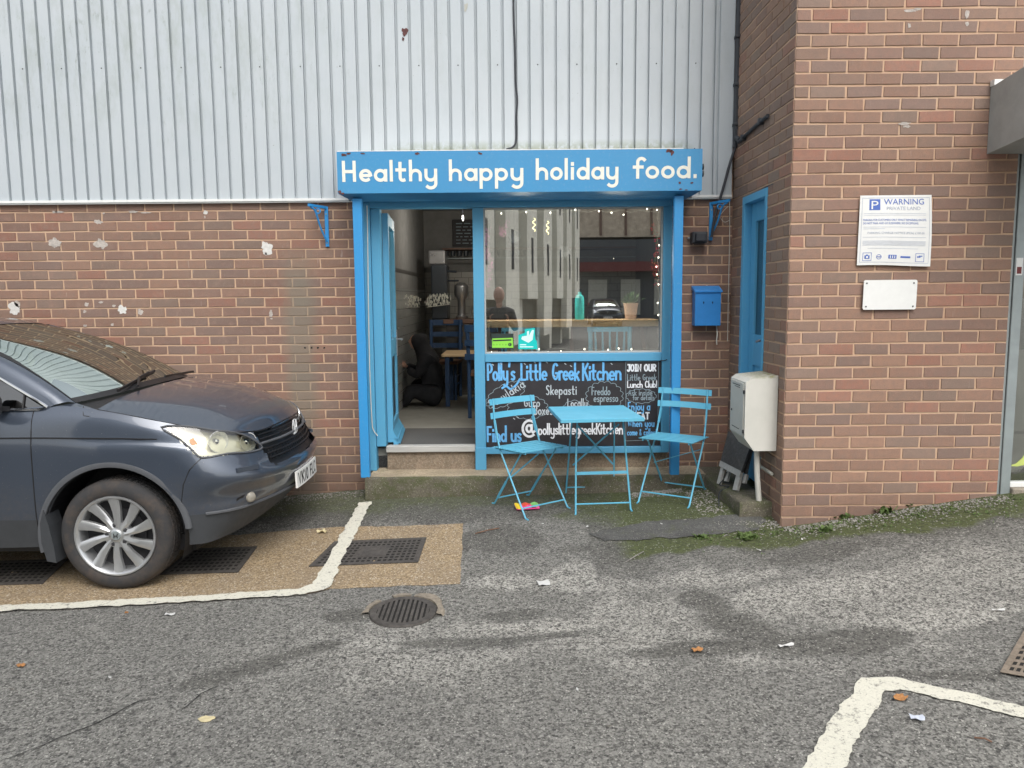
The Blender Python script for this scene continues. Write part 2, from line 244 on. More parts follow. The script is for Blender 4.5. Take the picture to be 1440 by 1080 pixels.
# ------------------------------------------------------------------ mesh builder
ORG = {}
class MB:
    def __init__(s): s.v = []; s.f = []; s.mi = []; s.tone = []
    def add(s, vs_, fs, mi=0):
        b = len(s.v); s.v += [tuple(v) for v in vs_]; s.f += [tuple(b+i for i in f) for f in fs]; s.mi += [mi]*len(fs); return b
    def box(s, a, b, mi=0, M=None):
        x0, y0, z0 = [min(p, q) for p, q in zip(a, b)]; x1, y1, z1 = [max(p, q) for p, q in zip(a, b)]
        vs_ = [Vector(p) for p in ((x0,y0,z0),(x1,y0,z0),(x1,y1,z0),(x0,y1,z0),(x0,y0,z1),(x1,y0,z1),(x1,y1,z1),(x0,y1,z1))]
        if M is not None: vs_ = [M @ p for p in vs_]
        s.add(vs_, [(0,3,2,1),(4,5,6,7),(0,1,5,4),(1,2,6,5),(2,3,7,6),(3,0,4,7)], mi); return s
    def bbox(s, a, b, r=.004, mi=0, M=None):      # box with chamfered edges
        x0, y0, z0 = [min(p, q) for p, q in zip(a, b)]; x1, y1, z1 = [max(p, q) for p, q in zip(a, b)]
        bm = bmesh.new(); 
        vv = [bm.verts.new(p) for p in ((x0,y0,z0),(x1,y0,z0),(x1,y1,z0),(x0,y1,z0),(x0,y0,z1),(x1,y0,z1),(x1,y1,z1),(x0,y1,z1))]
        for f in [(0,3,2,1),(4,5,6,7),(0,1,5,4),(1,2,6,5),(2,3,7,6),(3,0,4,7)]: bm.faces.new([vv[i] for i in f])
        bmesh.ops.bevel(bm, geom=list(bm.edges), offset=r, segments=2, affect='EDGES', profile=.5)
        bm.verts.index_update(); s.add([(M @ v.co if M is not None else v.co) for v in bm.verts], [tuple(v.index for v in f.verts) for f in bm.faces], mi); bm.free(); return s
    def tube(s, pts, r, n=8, mi=0, closed=False, cap=True):
        pts = [Vector(p) for p in pts]; m = len(pts); R = r if isinstance(r, (list, tuple)) else [r]*m
        rings = []; up = Vector((0, 0, 1)); prev = None
        for i, p in enumerate(pts):
            a = pts[(i-1) % m] if (closed or i > 0) else p; b = pts[(i+1) % m] if (closed or i < m-1) else p
            t = (b-a).normalized() if (b-a).length > 1e-9 else Vector((0, 0, 1))
            if prev is None: 
                u = t.cross(up); u = u if u.length > .1 else t.cross(Vector((0, 1, 0))); u.normalize()
            else:
                u = prev-t*prev.dot(t); u.normalize()
            prev = u; v = t.cross(u)
            rings.append([p+(u*math.cos(2*math.pi*k/n+math.pi/n)+v*math.sin(2*math.pi*k/n+math.pi/n))*R[i] for k in range(n)])
        base = len(s.v); fs = []
        for i in range(m if closed else m-1):
            for k in range(n):
                j = (i+1) % m; fs.append((i*n+k, i*n+(k+1) % n, j*n+(k+1) % n, j*n+k))
        if cap and not closed: fs += [tuple(range(n))[::-1], tuple((m-1)*n+k for k in range(n))]
        s.add([p for r_ in rings for p in r_], fs, mi); return s
    def bar(s, a, b, w_, h_, mi=0, up=(0, 0, 1)):
        a, b = Vector(a), Vector(b); t = (b-a).normalized(); u = t.cross(Vector(up)); u = u.normalized() if u.length > 1e-3 else Vector((1, 0, 0)); v = u.cross(t)
        q = [a+u*x*w_/2+v*y*h_/2 for x, y in ((-1,-1),(1,-1),(1,1),(-1,1))]+[b+u*x*w_/2+v*y*h_/2 for x, y in ((-1,-1),(1,-1),(1,1),(-1,1))]
        s.add(q, [(0,3,2,1),(4,5,6,7),(0,1,5,4),(1,2,6,5),(2,3,7,6),(3,0,4,7)], mi); return s
    def lathe(s, prof, n=24, c=(0, 0, 0), axis='Z', mi=0, ang=2*math.pi, a0=0):
        full = abs(ang-2*math.pi) < 1e-6; vs_ = []; m = n if full else n+1
        for k in range(m):
            a = a0+ang*k/n
            for r, h in prof:
                p = (r*math.cos(a), r*math.sin(a), h)
                if axis == 'Y': p = (p[0], p[2], p[1])
                if axis == 'X': p = (p[2], p[0], p[1])
                vs_.append((p[0]+c[0], p[1]+c[1], p[2]+c[2]))
        L = len(prof); fs = [(k*L+i, ((k+1) % m)*L+i, ((k+1) % m)*L+i+1, k*L+i+1) for k in range(n) for i in range(L-1)]
        s.add(vs_, fs, mi); return s
    def prism(s, poly, fn, t0, t1, mi=0):     # poly 2D -> fn(u,v,t)
        n = len(poly); s.add([fn(u, v, t0) for u, v in poly]+[fn(u, v, t1) for u, v in poly], [tuple(range(n))[::-1], tuple(range(n, 2*n))]+[(i, (i+1) % n, n+(i+1) % n, n+i) for i in range(n)], mi); return s
    def grid(s, g, mi=0, flip=False):
        m, n = len(g), len(g[0]); fs = []
        for i in range(m-1):
            for j in range(n-1):
                f = (i*n+j, i*n+j+1, (i+1)*n+j+1, (i+1)*n+j); fs.append(f[::-1] if flip else f)
        s.add([p for r in g for p in r], fs, mi); return s
    def build(s, name, mats, parent=None, smooth=False, angle=40, normals=True):
        if not isinstance(mats, (list, tuple)): mats = [mats]
        org = ORG.get(parent.name, Vector((0, 0, 0))) if parent else Vector((0, 0, 0))
        me = bpy.data.meshes.new(name); me.from_pydata([tuple(Vector(v)-org) for v in s.v], [], s.f); me.update()
        for q in mats: me.materials.append(MATS[q])
        me.polygons.foreach_set('material_index', s.mi)
        if s.tone:
            a = me.attributes.new('tone', 'FLOAT_COLOR', 'FACE'); a.data.foreach_set('color', [c for t in s.tone for c in t])
        if normals:
            bm = bmesh.new(); bm.from_mesh(me); bmesh.ops.recalc_face_normals(bm, faces=bm.faces); bm.to_mesh(me); bm.free()
        if smooth:
            me.shade_smooth()
            try: me.set_sharp_from_angle(angle=rad(angle))
            except Exception: pass
        o = bpy.data.objects.new(name, me); COL.objects.link(o)
        if parent: o.parent = parent; ORG[o.name] = org
        return o
def thing(name, label, cat, loc=(0, 0, 0), group=None):
    o = bpy.data.objects.new(name, None); COL.objects.link(o); o.location = loc; o.empty_display_size = .1; ORG[o.name] = Vector(loc); tag(o, label, cat, group); return o
def tag(o, label=None, cat=None, group=None, kind=None):
    if label: o['label'] = label
    if cat: o['category'] = cat
    if group: o['group'] = group
    if kind: o['kind'] = kind
    return o
def solo(mb, name, mats, loc, label, cat, group=None, smooth=False):     # single-mesh thing whose origin sits at loc
    o = mb.build(name, mats, None, smooth); o.data.transform(Matrix.Translation(-Vector(loc))); o.location = loc; return tag(o, label, cat, group)
def copy_thing(root, loc, rz, label, group=None):
    r = root.copy(); COL.objects.link(r); r.location = loc; r.rotation_euler = (0, 0, rz); r['label'] = label
    if group: r['group'] = group
    def rec(src, dst):
        for ch in src.children:
            c = ch.copy(); COL.objects.link(c); c.parent = dst; rec(ch, c)
    rec(root, r); return r
def catmull(pts, k, closed=False):
    pts = [Vector(p) for p in pts]; n = len(pts); out = []
    for i in range(n if closed else n-1):
        if closed: a, b, c, d = pts[i-1], pts[i], pts[(i+1) % n], pts[(i+2) % n]
        else: b, c = pts[i], pts[i+1]; a = pts[i-1] if i else b*2-c; d = pts[i+2] if i+2 < n else c*2-b
        for j in range(k):
            t = j/k; out.append(.5*((2*b)+(c-a)*t+(2*a-5*b+4*c-d)*t*t+(3*b-a-3*c+d)*t**3))
    if not closed: out.append(pts[-1])
    return out
def net(ctrl, ku, kv):
    rows = [catmull(r, kv) for r in ctrl]; cols = [catmull([r[j] for r in rows], ku) for j in range(len(rows[0]))]
    return [[cols[j][i] for j in range(len(cols))] for i in range(len(cols[0]))]
def inpoly(x, y, poly):
    c = False; n = len(poly)
    for i in range(n):
        x1, y1 = poly[i]; x2, y2 = poly[i-1]
        if (y1 > y) != (y2 > y) and x < (x2-x1)*(y-y1)/(y2-y1)+x1: c = not c
    return c

# ------------------------------------------------------------------ stroke lettering
def A(cx, cy, rx, ry, a0, a1, n=14): return [(cx+rx*math.cos(rad(a0+(a1-a0)*i/n)), cy+ry*math.sin(rad(a0+(a1-a0)*i/n))) for i in range(n+1)]
O_ = A(.5, .5, .42, .46, 90, 449, 20)
GL = {
 'a': (1.05, [O_, [(.95,1),(.95,0)]]), 'b': (1.05, [[(.08,1.9),(.08,0)], O_]), 'c': (.9, [A(.5,.5,.42,.46,50,310)]), 'd': (1.05, [O_, [(.95,1.9),(.95,0)]]),
 'e': (1., [[(.14,.50),(.84,.50)], A(.5,.5,.42,.46,0,310,16)]), 'f': (.75, [A(.62,1.5,.3,.35,30,180,8)+[(.32,0)], [(0,1),(.72,1)]]), 'g': (1.05, [O_, [(.95,1)]+A(.52,-.3,.43,.42,0,-150,10)]),
 'h': (1.05, [[(.1,1.9),(.1,0)], [(.1,.5)]+A(.52,.52,.4,.42,170,0,10)+[(.92,0)]]), 'i': (.3, [[(.12,1),(.12,0)], [(.12,1.32),(.12,1.5)]]), 'j': (.5, [[(.35,1)]+A(.1,-.35,.25,.3,0,-130,8), [(.35,1.32),(.35,1.5)]]),
 'k': (.95, [[(.1,1.9),(.1,0)], [(.85,1),(.12,.42)], [(.34,.6),(.88,0)]]), 'l': (.3, [[(.12,1.9),(.12,0)]]), 'm': (1.5, [[(.1,1),(.1,0)], [(.1,.6)]+A(.42,.6,.3,.36,170,0,8)+[(.72,0)], [(.72,.6)]+A(1.06,.6,.32,.36,170,0,8)+[(1.38,0)]]),
 'n': (1.05, [[(.1,1),(.1,0)], [(.1,.5)]+A(.52,.52,.4,.44,170,0,10)+[(.92,0)]]), 'o': (1., [O_]), 'p': (1.05, [[(.08,1),(.08,-.75)], O_]), 'r': (.7, [[(.1,1),(.1,0)], [(.1,.55)]+A(.45,.6,.35,.38,170,50,8)]),
 's': (.8, [[(.72,.86),(.5,.96),(.25,.92),(.12,.74),(.25,.57),(.5,.48),(.68,.34),(.62,.12),(.4,.03),(.1,.12)]]), 't': (.85, [[(.32,1.7),(.32,.3)]+A(.56,.28,.24,.26,180,300,6), [(0,1),(.75,1)]]),
 'u': (1.05, [[(.1,1)]+A(.5,.42,.4,.4,180,360,10)+[(.9,1)], [(.92,1),(.92,0)]]), 'v': (.95, [[(.08,1),(.48,.03),(.88,1)]]), 'w': (1.4, [[(.06,1),(.38,.03),(.7,.9),(1.0,.03),(1.34,1)]]), 'x': (.9, [[(.08,1),(.85,0)], [(.82,1),(.05,0)]]),
 'y': (1.05, [[(.1,1)]+A(.5,.42,.4,.4,180,360,10), [(.92,1)]+A(.5,-.3,.42,.42,0,-140,10)]), ' ': (.6, []), '.': (.35, [[(.14,.0),(.14,.2)]]), "'": (.3, [[(.16,1.9),(.08,1.45)]]), '!': (.35, [[(.14,1.9),(.14,.5)], [(.14,.0),(.14,.18)]]),
 '&': (1.1, [[(.95,0),(.25,1.3)]+A(.45,1.45,.22,.25,210,-30,8)+[(.2,.6),(.12,.3),(.3,.03),(.6,.05),(.95,.6)]]),
 '@': (1.9, [A(.95,.7,.85,.95,-50,-350,26), A(.9,.7,.32,.4,90,449,14), [(1.24,1.15),(1.24,.4),(1.4,.25),(1.62,.4)]]),
 'H': (1.2, [[(.1,1.85),(.1,0)], [(1.0,1.85),(1.0,0)], [(.1,.88),(1.0,.88)]]), 'P': (1., [[(.12,1.85),(.12,0)], [(.12,1.8)]+A(.5,1.35,.45,.45,80,-80,10)+[(.12,.9)]]), 'L': (.95, [[(.12,1.85),(.12,.06),(.9,.06)]]),
 'G': (1.15, [A(.6,.95,.5,.85,50,330,16)+[(1.03,.8),(.62,.8)]]), 'K': (1.1, [[(.12,1.85),(.12,0)], [(1.,1.85),(.14,.8)], [(.4,1.1),(1.05,0)]]), 'F': (.95, [[(.12,0),(.12,1.8),(.9,1.8)], [(.12,.95),(.75,.95)]]), 'J': (.9, [[(.7,1.85)]+A(.4,.4,.3,.38,0,-170,8), [(.2,1.82),(.95,1.82)]]),
 'O': (1.2, [A(.58,.93,.48,.88,90,449,20)]), 'I': (.7, [[(.35,1.85),(.35,0)], [(.08,1.82),(.62,1.82)], [(.08,.04),(.62,.04)]]), 'N': (1.2, [[(.12,0),(.12,1.85),(1.,0),(1.,1.85)]]), 'U': (1.15, [[(.12,1.85)]+A(.56,.5,.44,.46,180,360,10)+[(1.,1.85)]]),
 'R': (1.1, [[(.12,1.85),(.12,0)], [(.12,1.8)]+A(.5,1.38,.42,.42,80,-80,10)+[(.12,.96)], [(.45,.96),(1.,0)]]), 'T': (1.1, [[(.55,1.8),(.55,0)], [(.04,1.8),(1.06,1.8)]]), 'E': (.95, [[(.88,1.8),(.12,1.8),(.12,.04),(.88,.04)], [(.12,.95),(.75,.95)]]),
 'W': (1.6, [[(.06,1.85),(.42,.05),(.8,1.6),(1.15,.05),(1.52,1.85)]]), 'B': (1.05, [[(.12,0),(.12,1.8)]+A(.5,1.4,.38,.4,80,-80,8)+[(.14,1.0)]+A(.52,.52,.42,.48,80,-80,8)+[(.12,.03)]]), 'S': (1., [[(.9,1.6),(.65,1.82),(.3,1.75),(.14,1.4),(.3,1.1),(.65,.85),(.85,.5),(.7,.12),(.4,.03),(.1,.2)]]),
 'V': (1.1, [[(.04,1.85),(.55,.05),(1.06,1.85)]]), '1': (.5, [[(.08,1.5),(.3,1.8),(.3,0)]]), '0': (1.05, [A(.52,.93,.4,.88,90,449,20)]),
 'A': (1.15, [[(.04,0),(.56,1.85),(1.08,0)], [(.25,.65),(.88,.65)]]), 'C': (1.05, [A(.6,.93,.48,.88,50,310,16)]),
}
def text_w(t, sp=.28): return sum(GL[c][0]+sp for c in t)-sp
class Lettering:
    """flat painted strokes laid on a plane: fn(u, v, h) -> world"""
    def __init__(s, fn): s.fn = fn; s.mb = MB(); s.k = 0
    def stroke(s, pts, wd, closed=False, smooth=False, mi=0):
        pts = [Vector((p[0], p[1], 0)) for p in pts]
        if not closed and len(pts) > 12 and (pts[0]-pts[-1]).length < wd*.3: closed = True; pts = pts[:-1]
        if smooth: pts = catmull(pts, 4)
        n = len(pts)
        if n < 2: return
        if not closed:
            d0 = (pts[0]-pts[1]).normalized()*wd*.3; d1 = (pts[-1]-pts[-2]).normalized()*wd*.3; pts[0] = pts[0]+d0; pts[-1] = pts[-1]+d1
        L, R = [], []
        for i in range(n):
            a = pts[i-1] if i else pts[i]; b = pts[i+1] if i < n-1 else pts[i]
            if closed: a = pts[i-1]; b = pts[(i+1) % n]
            t1 = (pts[i]-a); t2 = (b-pts[i]); t1 = t1.normalized() if t1.length > 1e-9 else t2.normalized(); t2 = t2.normalized() if t2.length > 1e-9 else t1
            t = (t1+t2); t = t.normalized() if t.length > .3 else t1; nn = Vector((-t.y, t.x, 0)); m = min(1.6, 1/max(.5, nn.dot(Vector((-t1.y, t1.x, 0)))))
            L.append(pts[i]+nn*wd/2*m); R.append(pts[i]-nn*wd/2*m)
        s.k += 1; h = .0012+.00012*(s.k % 9)
        v = [s.fn(p.x, p.y, h) for p in L+R]; m = n if closed else n-1
        s.mb.add(v, [(i, (i+1) % n, n+(i+1) % n, n+i) for i in range(m)], mi)
    def text(s, t, u, v, xh, wd, sx=1, sp=.28, rot=0, jit=0, mi=0, shear=0, asc=1.0, width=None):
        if width: sx = width/(text_w(t, sp)*xh)
        cu = 0; rr = random.Random(hash(t) % 1000 if False else sum(map(ord, t)))
        for c in t:
            w_, st = GL[c]; dj = rr.uniform(-jit, jit)*xh
            for q in st:
                o = []
                for x, y in q:
                    y2 = y if y <= 1 else 1+(y-1)*asc; X = (cu+x+shear*y)*xh*sx; Y = y2*xh+dj
                    o.append((u+X*math.cos(rot)-Y*math.sin(rot), v+X*math.sin(rot)+Y*math.cos(rot)))
                s.stroke(o, wd, mi=mi, smooth=(c in 'sS'))
            cu += w_+sp
    def build(s, name, mats, parent): return s.mb.build(name, mats, parent, normals=False)
def print_text(body, size, fn, parent, name, mat, width=None):
    cu = bpy.data.curves.new('t', 'FONT'); cu.body = body; cu.size = size; cu.align_x = 'LEFT'; cu.resolution_u = 3; to = bpy.data.objects.new('t', cu); COL.objects.link(to)
    bpy.context.view_layer.update(); me = bpy.data.meshes.new_from_object(to); bpy.data.objects.remove(to)
    vs_ = [v.co.copy() for v in me.vertices]; x0 = min(v.x for v in vs_); x1 = max(v.x for v in vs_); sx = width/(x1-x0) if width else 1
    mb = MB(); mb.add([fn((v.x-x0)*sx, v.y, .0015) for v in vs_], [tuple(p.vertices) for p in me.polygons]); return mb.build(name, mat, parent, normals=False)

# ------------------------------------------------------------------ brickwork
def brickwork(parent, rects, fn, z_line, u_joint, pitch=.2285, course=.0758, seed=1, tint=(1, 1, 1), name='brickwork', depth=.005, quoin=None):
    """rects: list of (u0,u1,z0,z1) areas; fn(u,z,h): h outwards"""
    mb = MB(); rr = random.Random(seed); J = .0108; tones = {}
    bases = [(.27,.168,.115),(.235,.150,.112),(.29,.182,.122),(.205,.145,.115),(.25,.17,.122),(.305,.155,.105),(.225,.168,.128)]
    def tone(i, j):
        k = (i, j)
        if k not in tones:
            r2 = random.Random(seed*7919+i*131+j*17); b = bases[min(6, int(r2.random()**1.5*7))]; f = r2.uniform(.87, 1.13); tones[k] = (b[0]*f*tint[0], b[1]*f*tint[1], b[2]*f*tint[2], 1)
        return tones[k]
    for (u0, u1, z0, z1) in rects:
        mb.add([fn(u0, z0, 0), fn(u1, z0, 0), fn(u1, z1, 0), fn(u0, z1, 0)], [(0, 1, 2, 3)], 1); mb.tone.append((.4, .3, .2, 1))
        k0 = math.floor((z0-z_line)/course)-1; k1 = math.ceil((z1-z_line)/course)+1
        for k in range(k0, k1):
            a = z_line+k*course+J/2; b = a+course-J; off = u_joint+(pitch/2 if k % 2 else 0)
            j0 = math.floor((u0-off)/pitch)-1; j1 = math.ceil((u1-off)/pitch)+1
            for j in range(j0, j1):
                c = off+j*pitch+J/2; d = c+pitch-J; cc, dd, aa, bb = max(c, u0), min(d, u1), max(a, z0), min(b, z1)
                if dd-cc < .006 or bb-aa < .006: continue
                r3 = random.Random(k*997+j*31+seed); h = depth+r3.uniform(-.0012, .0012); e = [r3.uniform(-.0024, .0024) for _ in range(8)]; iv = .0022
                q = [(cc+e[0], aa+e[1]), (dd+e[2], aa+e[3]), (dd+e[4], bb+e[5]), (cc+e[6], bb+e[7])]
                q = [(min(max(x, u0), u1), min(max(y, z0), z1)) for x, y in q]
                inn = [(q[0][0]+iv, q[0][1]+iv), (q[1][0]-iv, q[1][1]+iv), (q[2][0]-iv, q[2][1]-iv), (q[3][0]+iv, q[3][1]-iv)]
                mb.add([fn(x, y, .0003) for x, y in q]+[fn(x, y, h) for x, y in inn], [(4,5,6,7),(0,1,5,4),(1,2,6,5),(2,3,7,6),(3,0,4,7)], 0)
                mb.tone += [tone(k, j)]*5
    return mb.build(name, ['brick_face', 'mortar'], parent, normals=False)

# ================================================================== GROUND
def stain(cx, cy, rx, ry, rot=0, wob=.35, seed=0):
    c, s = math.cos(rot), math.sin(rot)
    def f(x, y):
        dx, dy = x-cx, y-cy; u = (dx*c+dy*s)/rx; v = (-dx*s+dy*c)/ry
        d = math.hypot(u, v)+wob*fbm(x*3.1+seed, y*3.1, seed)
        return max(0, min(1, (1.15-d)/.45))
    return f
def pst(px, py, rx, ry, rot=0, seed=0, wob=.35):
    p = Pg(px, py); return stain(p.x, p.y, rx, ry, rot, wob, seed)
dark_st = [pst(330,945,.28,.09,.5,1), pst(430,915,.22,.06,.5,2), pst(490,865,.14,.10,0,3), pst(1040,880,.22,.13,-.6,4), pst(1180,905,.42,.11,.05,5), pst(980,910,.4,.06,.1,6), pst(720,865,.22,.08,0,7), pst(1000,850,.12,.22,.5,8), pst(650,905,.35,.05,0,9), pst(1330,950,.3,.06,-.2,10),
  pst(700,760,.30,.28,.3,11), pst(610,720,.5,.12,0,12), pst(1150,780,.5,.12,.2,13), pst(880,770,.4,.12,0,14), pst(720,900,.5,.04,.1,15), pst(1080,905,.5,.05,.15,16)]
pale_st = [pst(850,810,.55,.25,0,21), pst(1150,830,.7,.16,.1,22), pst(700,820,.3,.12,0,23), pst(1000,810,.5,.14,0,24), pst(1330,870,.5,.12,.1,25), pst(560,905,.35,.06,0,26), pst(760,880,.5,.07,0,27)]
def masks(x, y):
    n = fbm(x*2.3, y*2.3, 3)
    # damp moss belt in front of the step and along the brick corner
    moss = 0
    if -4.6 < x < 1.75: moss = max(moss, max(0, min(1, (y-(5.36+.14*n))/.35))*(1 if y < 6.3 else 0)*.6)
    if x > .2: 
        yl = 4.50+(x-1.8)*.0+.18*n; top = 4.95; moss = max(moss, 1.15*max(0, min(1, (y-yl)/.12))*max(0, min(1, (x-.55)/.3)))
    moss = max(moss, .7*max(0, min(1, (x-.0+.4*n)/.5))*max(0, min(1, (1.55-x)/.2))*max(0, min(1, (y-5.05-.2*n)/.25)))
    dk = max(0, min(1, (y-(5.15+.2*n))/.25))*1.0 if x < 1.75 else 0
    if x > .5: dk = max(dk, .8*max(0, min(1, (y-(4.28+.22*n))/.22)))
    for f in dark_st: dk = max(dk, f(x, y))
    dk = max(dk, .5*max(0, min(1, (2.5-y)/2+n*.5)))
    pl = .62*max(0, min(1, 1.4-abs(y-3.75-.1*(x-1)-.35*n)/.45))*(1 if x > -.5 else max(.25, 1+.6*(x+.5)))
    for f in pale_st: pl = max(pl, f(x, y)*.8)
    cr = 0
    return (max(0, moss), dk, pl*(1-dk))
def axis(lo, hi, step, far):
    a = list(np.arange(lo, hi+1e-6, step)); s_ = step; x = hi; out = []
    while x < far: s_ *= 1.25; x += s_; out.append(x)
    s_ = step; x = lo; out2 = []
    while x > -far: s_ *= 1.25; x -= s_; out2.append(x)
    return out2[::-1]+a+out
xs = axis(-4.6, 4.2, .03, 260); ys = axis(2.0, 6.4, .03, 260)
mb = MB(); nx, ny = len(xs), len(ys)
Gx = np.array(xs); Gy = np.array(ys); XX, YY = np.meshgrid(Gx, Gy); ZZ = np.full(XX.shape, _W[_n])+_W[_n+1]*XX+_W[_n+2]*YY
for i in range(_n): ZZ += _W[i]*_U((GP[i, 0]-XX)**2+(GP[i, 1]-YY)**2)
vsx = []; mk = []
for j in range(ny):
    for i in range(nx):
        x, y = xs[i], ys[j]; near = -4.7 < x < 4.3 and 1.9 < y < 6.5
        z = ZZ[j, i]+(.004*fbm(x*1.7, y*1.7, 9)+.0018*fbm(x*9, y*9, 2) if near else 0)
        vsx.append((x, y, z)); mk.append(masks(x, y) if near else (0, .2, .2))
mb.add(vsx, [(j*nx+i, j*nx+i+1, (j+1)*nx+i+1, (j+1)*nx+i) for j in range(ny-1) for i in range(nx-1)])
g = mb.build('ground', 'asphalt', smooth=True, angle=180, normals=False); tag(g, kind='structure')
at_ = g.data.attributes.new('mask', 'FLOAT_COLOR', 'POINT'); at_.data.foreach_set('color', [c for m_ in mk for c in (*m_, 1)])
def drape(poly, lift, name, matn, step=.05, rough=.006, thick=.0):
    """flat sheet following the ground inside a polygon (x, y)"""
    xs_ = [p[0] for p in poly]; ys_ = [p[1] for p in poly]; bm = bmesh.new(); pv = []
    n = len(poly)
    for i in range(n):
        a, b = Vector(poly[i]), Vector(poly[(i+1) % n]); m = max(1, int((b-a).length/step))
        for k in range(m):
            p = a.lerp(b, k/m); d = (b-a).normalized(); off = rough*fbm(p.x*14, p.y*14, 5)*1.6; pv.append((p.x-d.y*off, p.y+d.x*off))
    vv = [bm.verts.new((x, y, 0)) for x, y in pv]; bm.faces.new(vv)
    for a0, a1, ax_ in ((min(xs_), max(xs_), 0), (min(ys_), max(ys_), 1)):
        k = a0+.12
        while k < a1:
            co = (k, 0, 0) if ax_ == 0 else (0, k, 0); no = (1, 0, 0) if ax_ == 0 else (0, 1, 0)
            bmesh.ops.bisect_plane(bm, geom=list(bm.verts)+list(bm.edges)+list(bm.faces), plane_co=co, plane_no=no); k += .12
    for v in bm.verts: v.co.z = G(v.co.x, v.co.y)+lift+(.004*fbm(v.co.x*1.7, v.co.y*1.7, 9)+.0018*fbm(v.co.x*9, v.co.y*9, 2))
    bmesh.ops.triangulate(bm, faces=bm.faces); bmesh.ops.recalc_face_normals(bm, faces=bm.faces)
    for f in bm.faces:
        if f.normal.z < 0: f.normal_flip()
    me = bpy.data.meshes.new(name); bm.to_mesh(me); bm.free(); me.materials.append(MATS[matn]); me.shade_smooth(); o = bpy.data.objects.new(name, me); COL.objects.link(o); return o
def gxy(*pp): return [(Pg(*p).x, Pg(*p).y) for p in pp]
tan = gxy((651,737), (647,822), (560,825), (465,829), (430,836), (0,858)); tan += [(-7, 4.1), (-7, 5.45)]; tan += gxy((-10,778), (250,757), (450,743), (560,740))
tag(drape(tan, .003, 'resin_paving', 'resin_gravel'), kind='structure')
# painted bay lines: polyline ribbons with ragged edges
def line_poly(cen, wd):
    L, R = [], []; cen = [Vector(c) for c in cen]; n = len(cen)
    for i, p in enumerate(cen):
        t1 = (p-cen[i-1]).normalized() if i else (cen[1]-p).normalized(); t2 = (cen[i+1]-p).normalized() if i < n-1 else t1; t = (t1+t2).normalized(); nn = Vector((-t.y, t.x)); m = min(1.3, 1/max(.6, nn.dot(Vector((-t1.y, t1.x)))))
        w_ = wd[i] if isinstance(wd, list) else wd; L.append(tuple(p+nn*w_/2*m)); R.append(tuple(p-nn*w_/2*m))
    return L+R[::-1]
c1 = gxy((0,858), (200,848), (350,840), (420,835), (452,826), (470,790), (497,740), (514,708))
c1 = [(-7, c1[0][1]-.12)]+c1
tag(drape(line_poly(c1, [.085,.085,.085,.085,.09,.12,.10,.10,.10,.10]), .0125, 'bay_line', 'road_paint', .012, .009), kind='structure')
c2 = gxy((1440,1003), (1330,977), (1262,962), (1228,964), (1205,1000), (1178,1045), (1160,1077)); d_ = (Vector(c2[-1])-Vector(c2[-2])).normalized(); c2.append(tuple(Vector(c2[-1])+d_*2.2)); e_ = (Vector(c2[0])-Vector(c2[1])).normalized(); c2 = [tuple(Vector(c2[0])+e_*2.5)]+c2
tag(drape(line_poly(c2, [.085,.085,.085,.09,.11,.115,.115,.115,.115]), .007, 'bay_line', 'road_paint', .012, .008), kind='structure')
# old concrete strip beside the brick corner
sl = gxy((828,752), (900,736), (1000,728), (1060,722), (1080,735), (1062,748), (960,757), (850,762)); tag(drape(sl, .006, 'concrete_strip', 'slab_concrete', .04, .02), kind='structure')
# narrow cracks
def crack(pp, w_=.006):
    pts = gxy(*pp); q = catmull([(x, y, 0) for x, y in pts], 6); r = []
    for i, p in enumerate(q): r.append((p.x+.012*fbm(p.x*9, p.y*9, 1), p.y+.012*fbm(p.x*9, p.y*9, 7)))
    n = len(r); wd = [max(.0015, w_*(.5+.9*abs(fbm(i*.7, 3, 1)))*(math.sin(math.pi*(i+.5)/n)**.4)) for i in range(n)]
    return drape(line_poly(r, wd), .0045, 'crack', 'pit_black', .03, 0)
for pp, w_ in (([(0,1072),(70,1045),(130,1020),(190,990),(215,985)], .008), ([(255,1000),(280,980),(300,968)], .008), ([(0,985),(80,965),(150,955),(240,950)], .003), ([(300,950),(480,925),(640,915),(820,905),(960,905),(1100,902)], .003), ([(1060,850),(1030,880)], .003)):
    tag(crack(pp, w_), kind='structure')

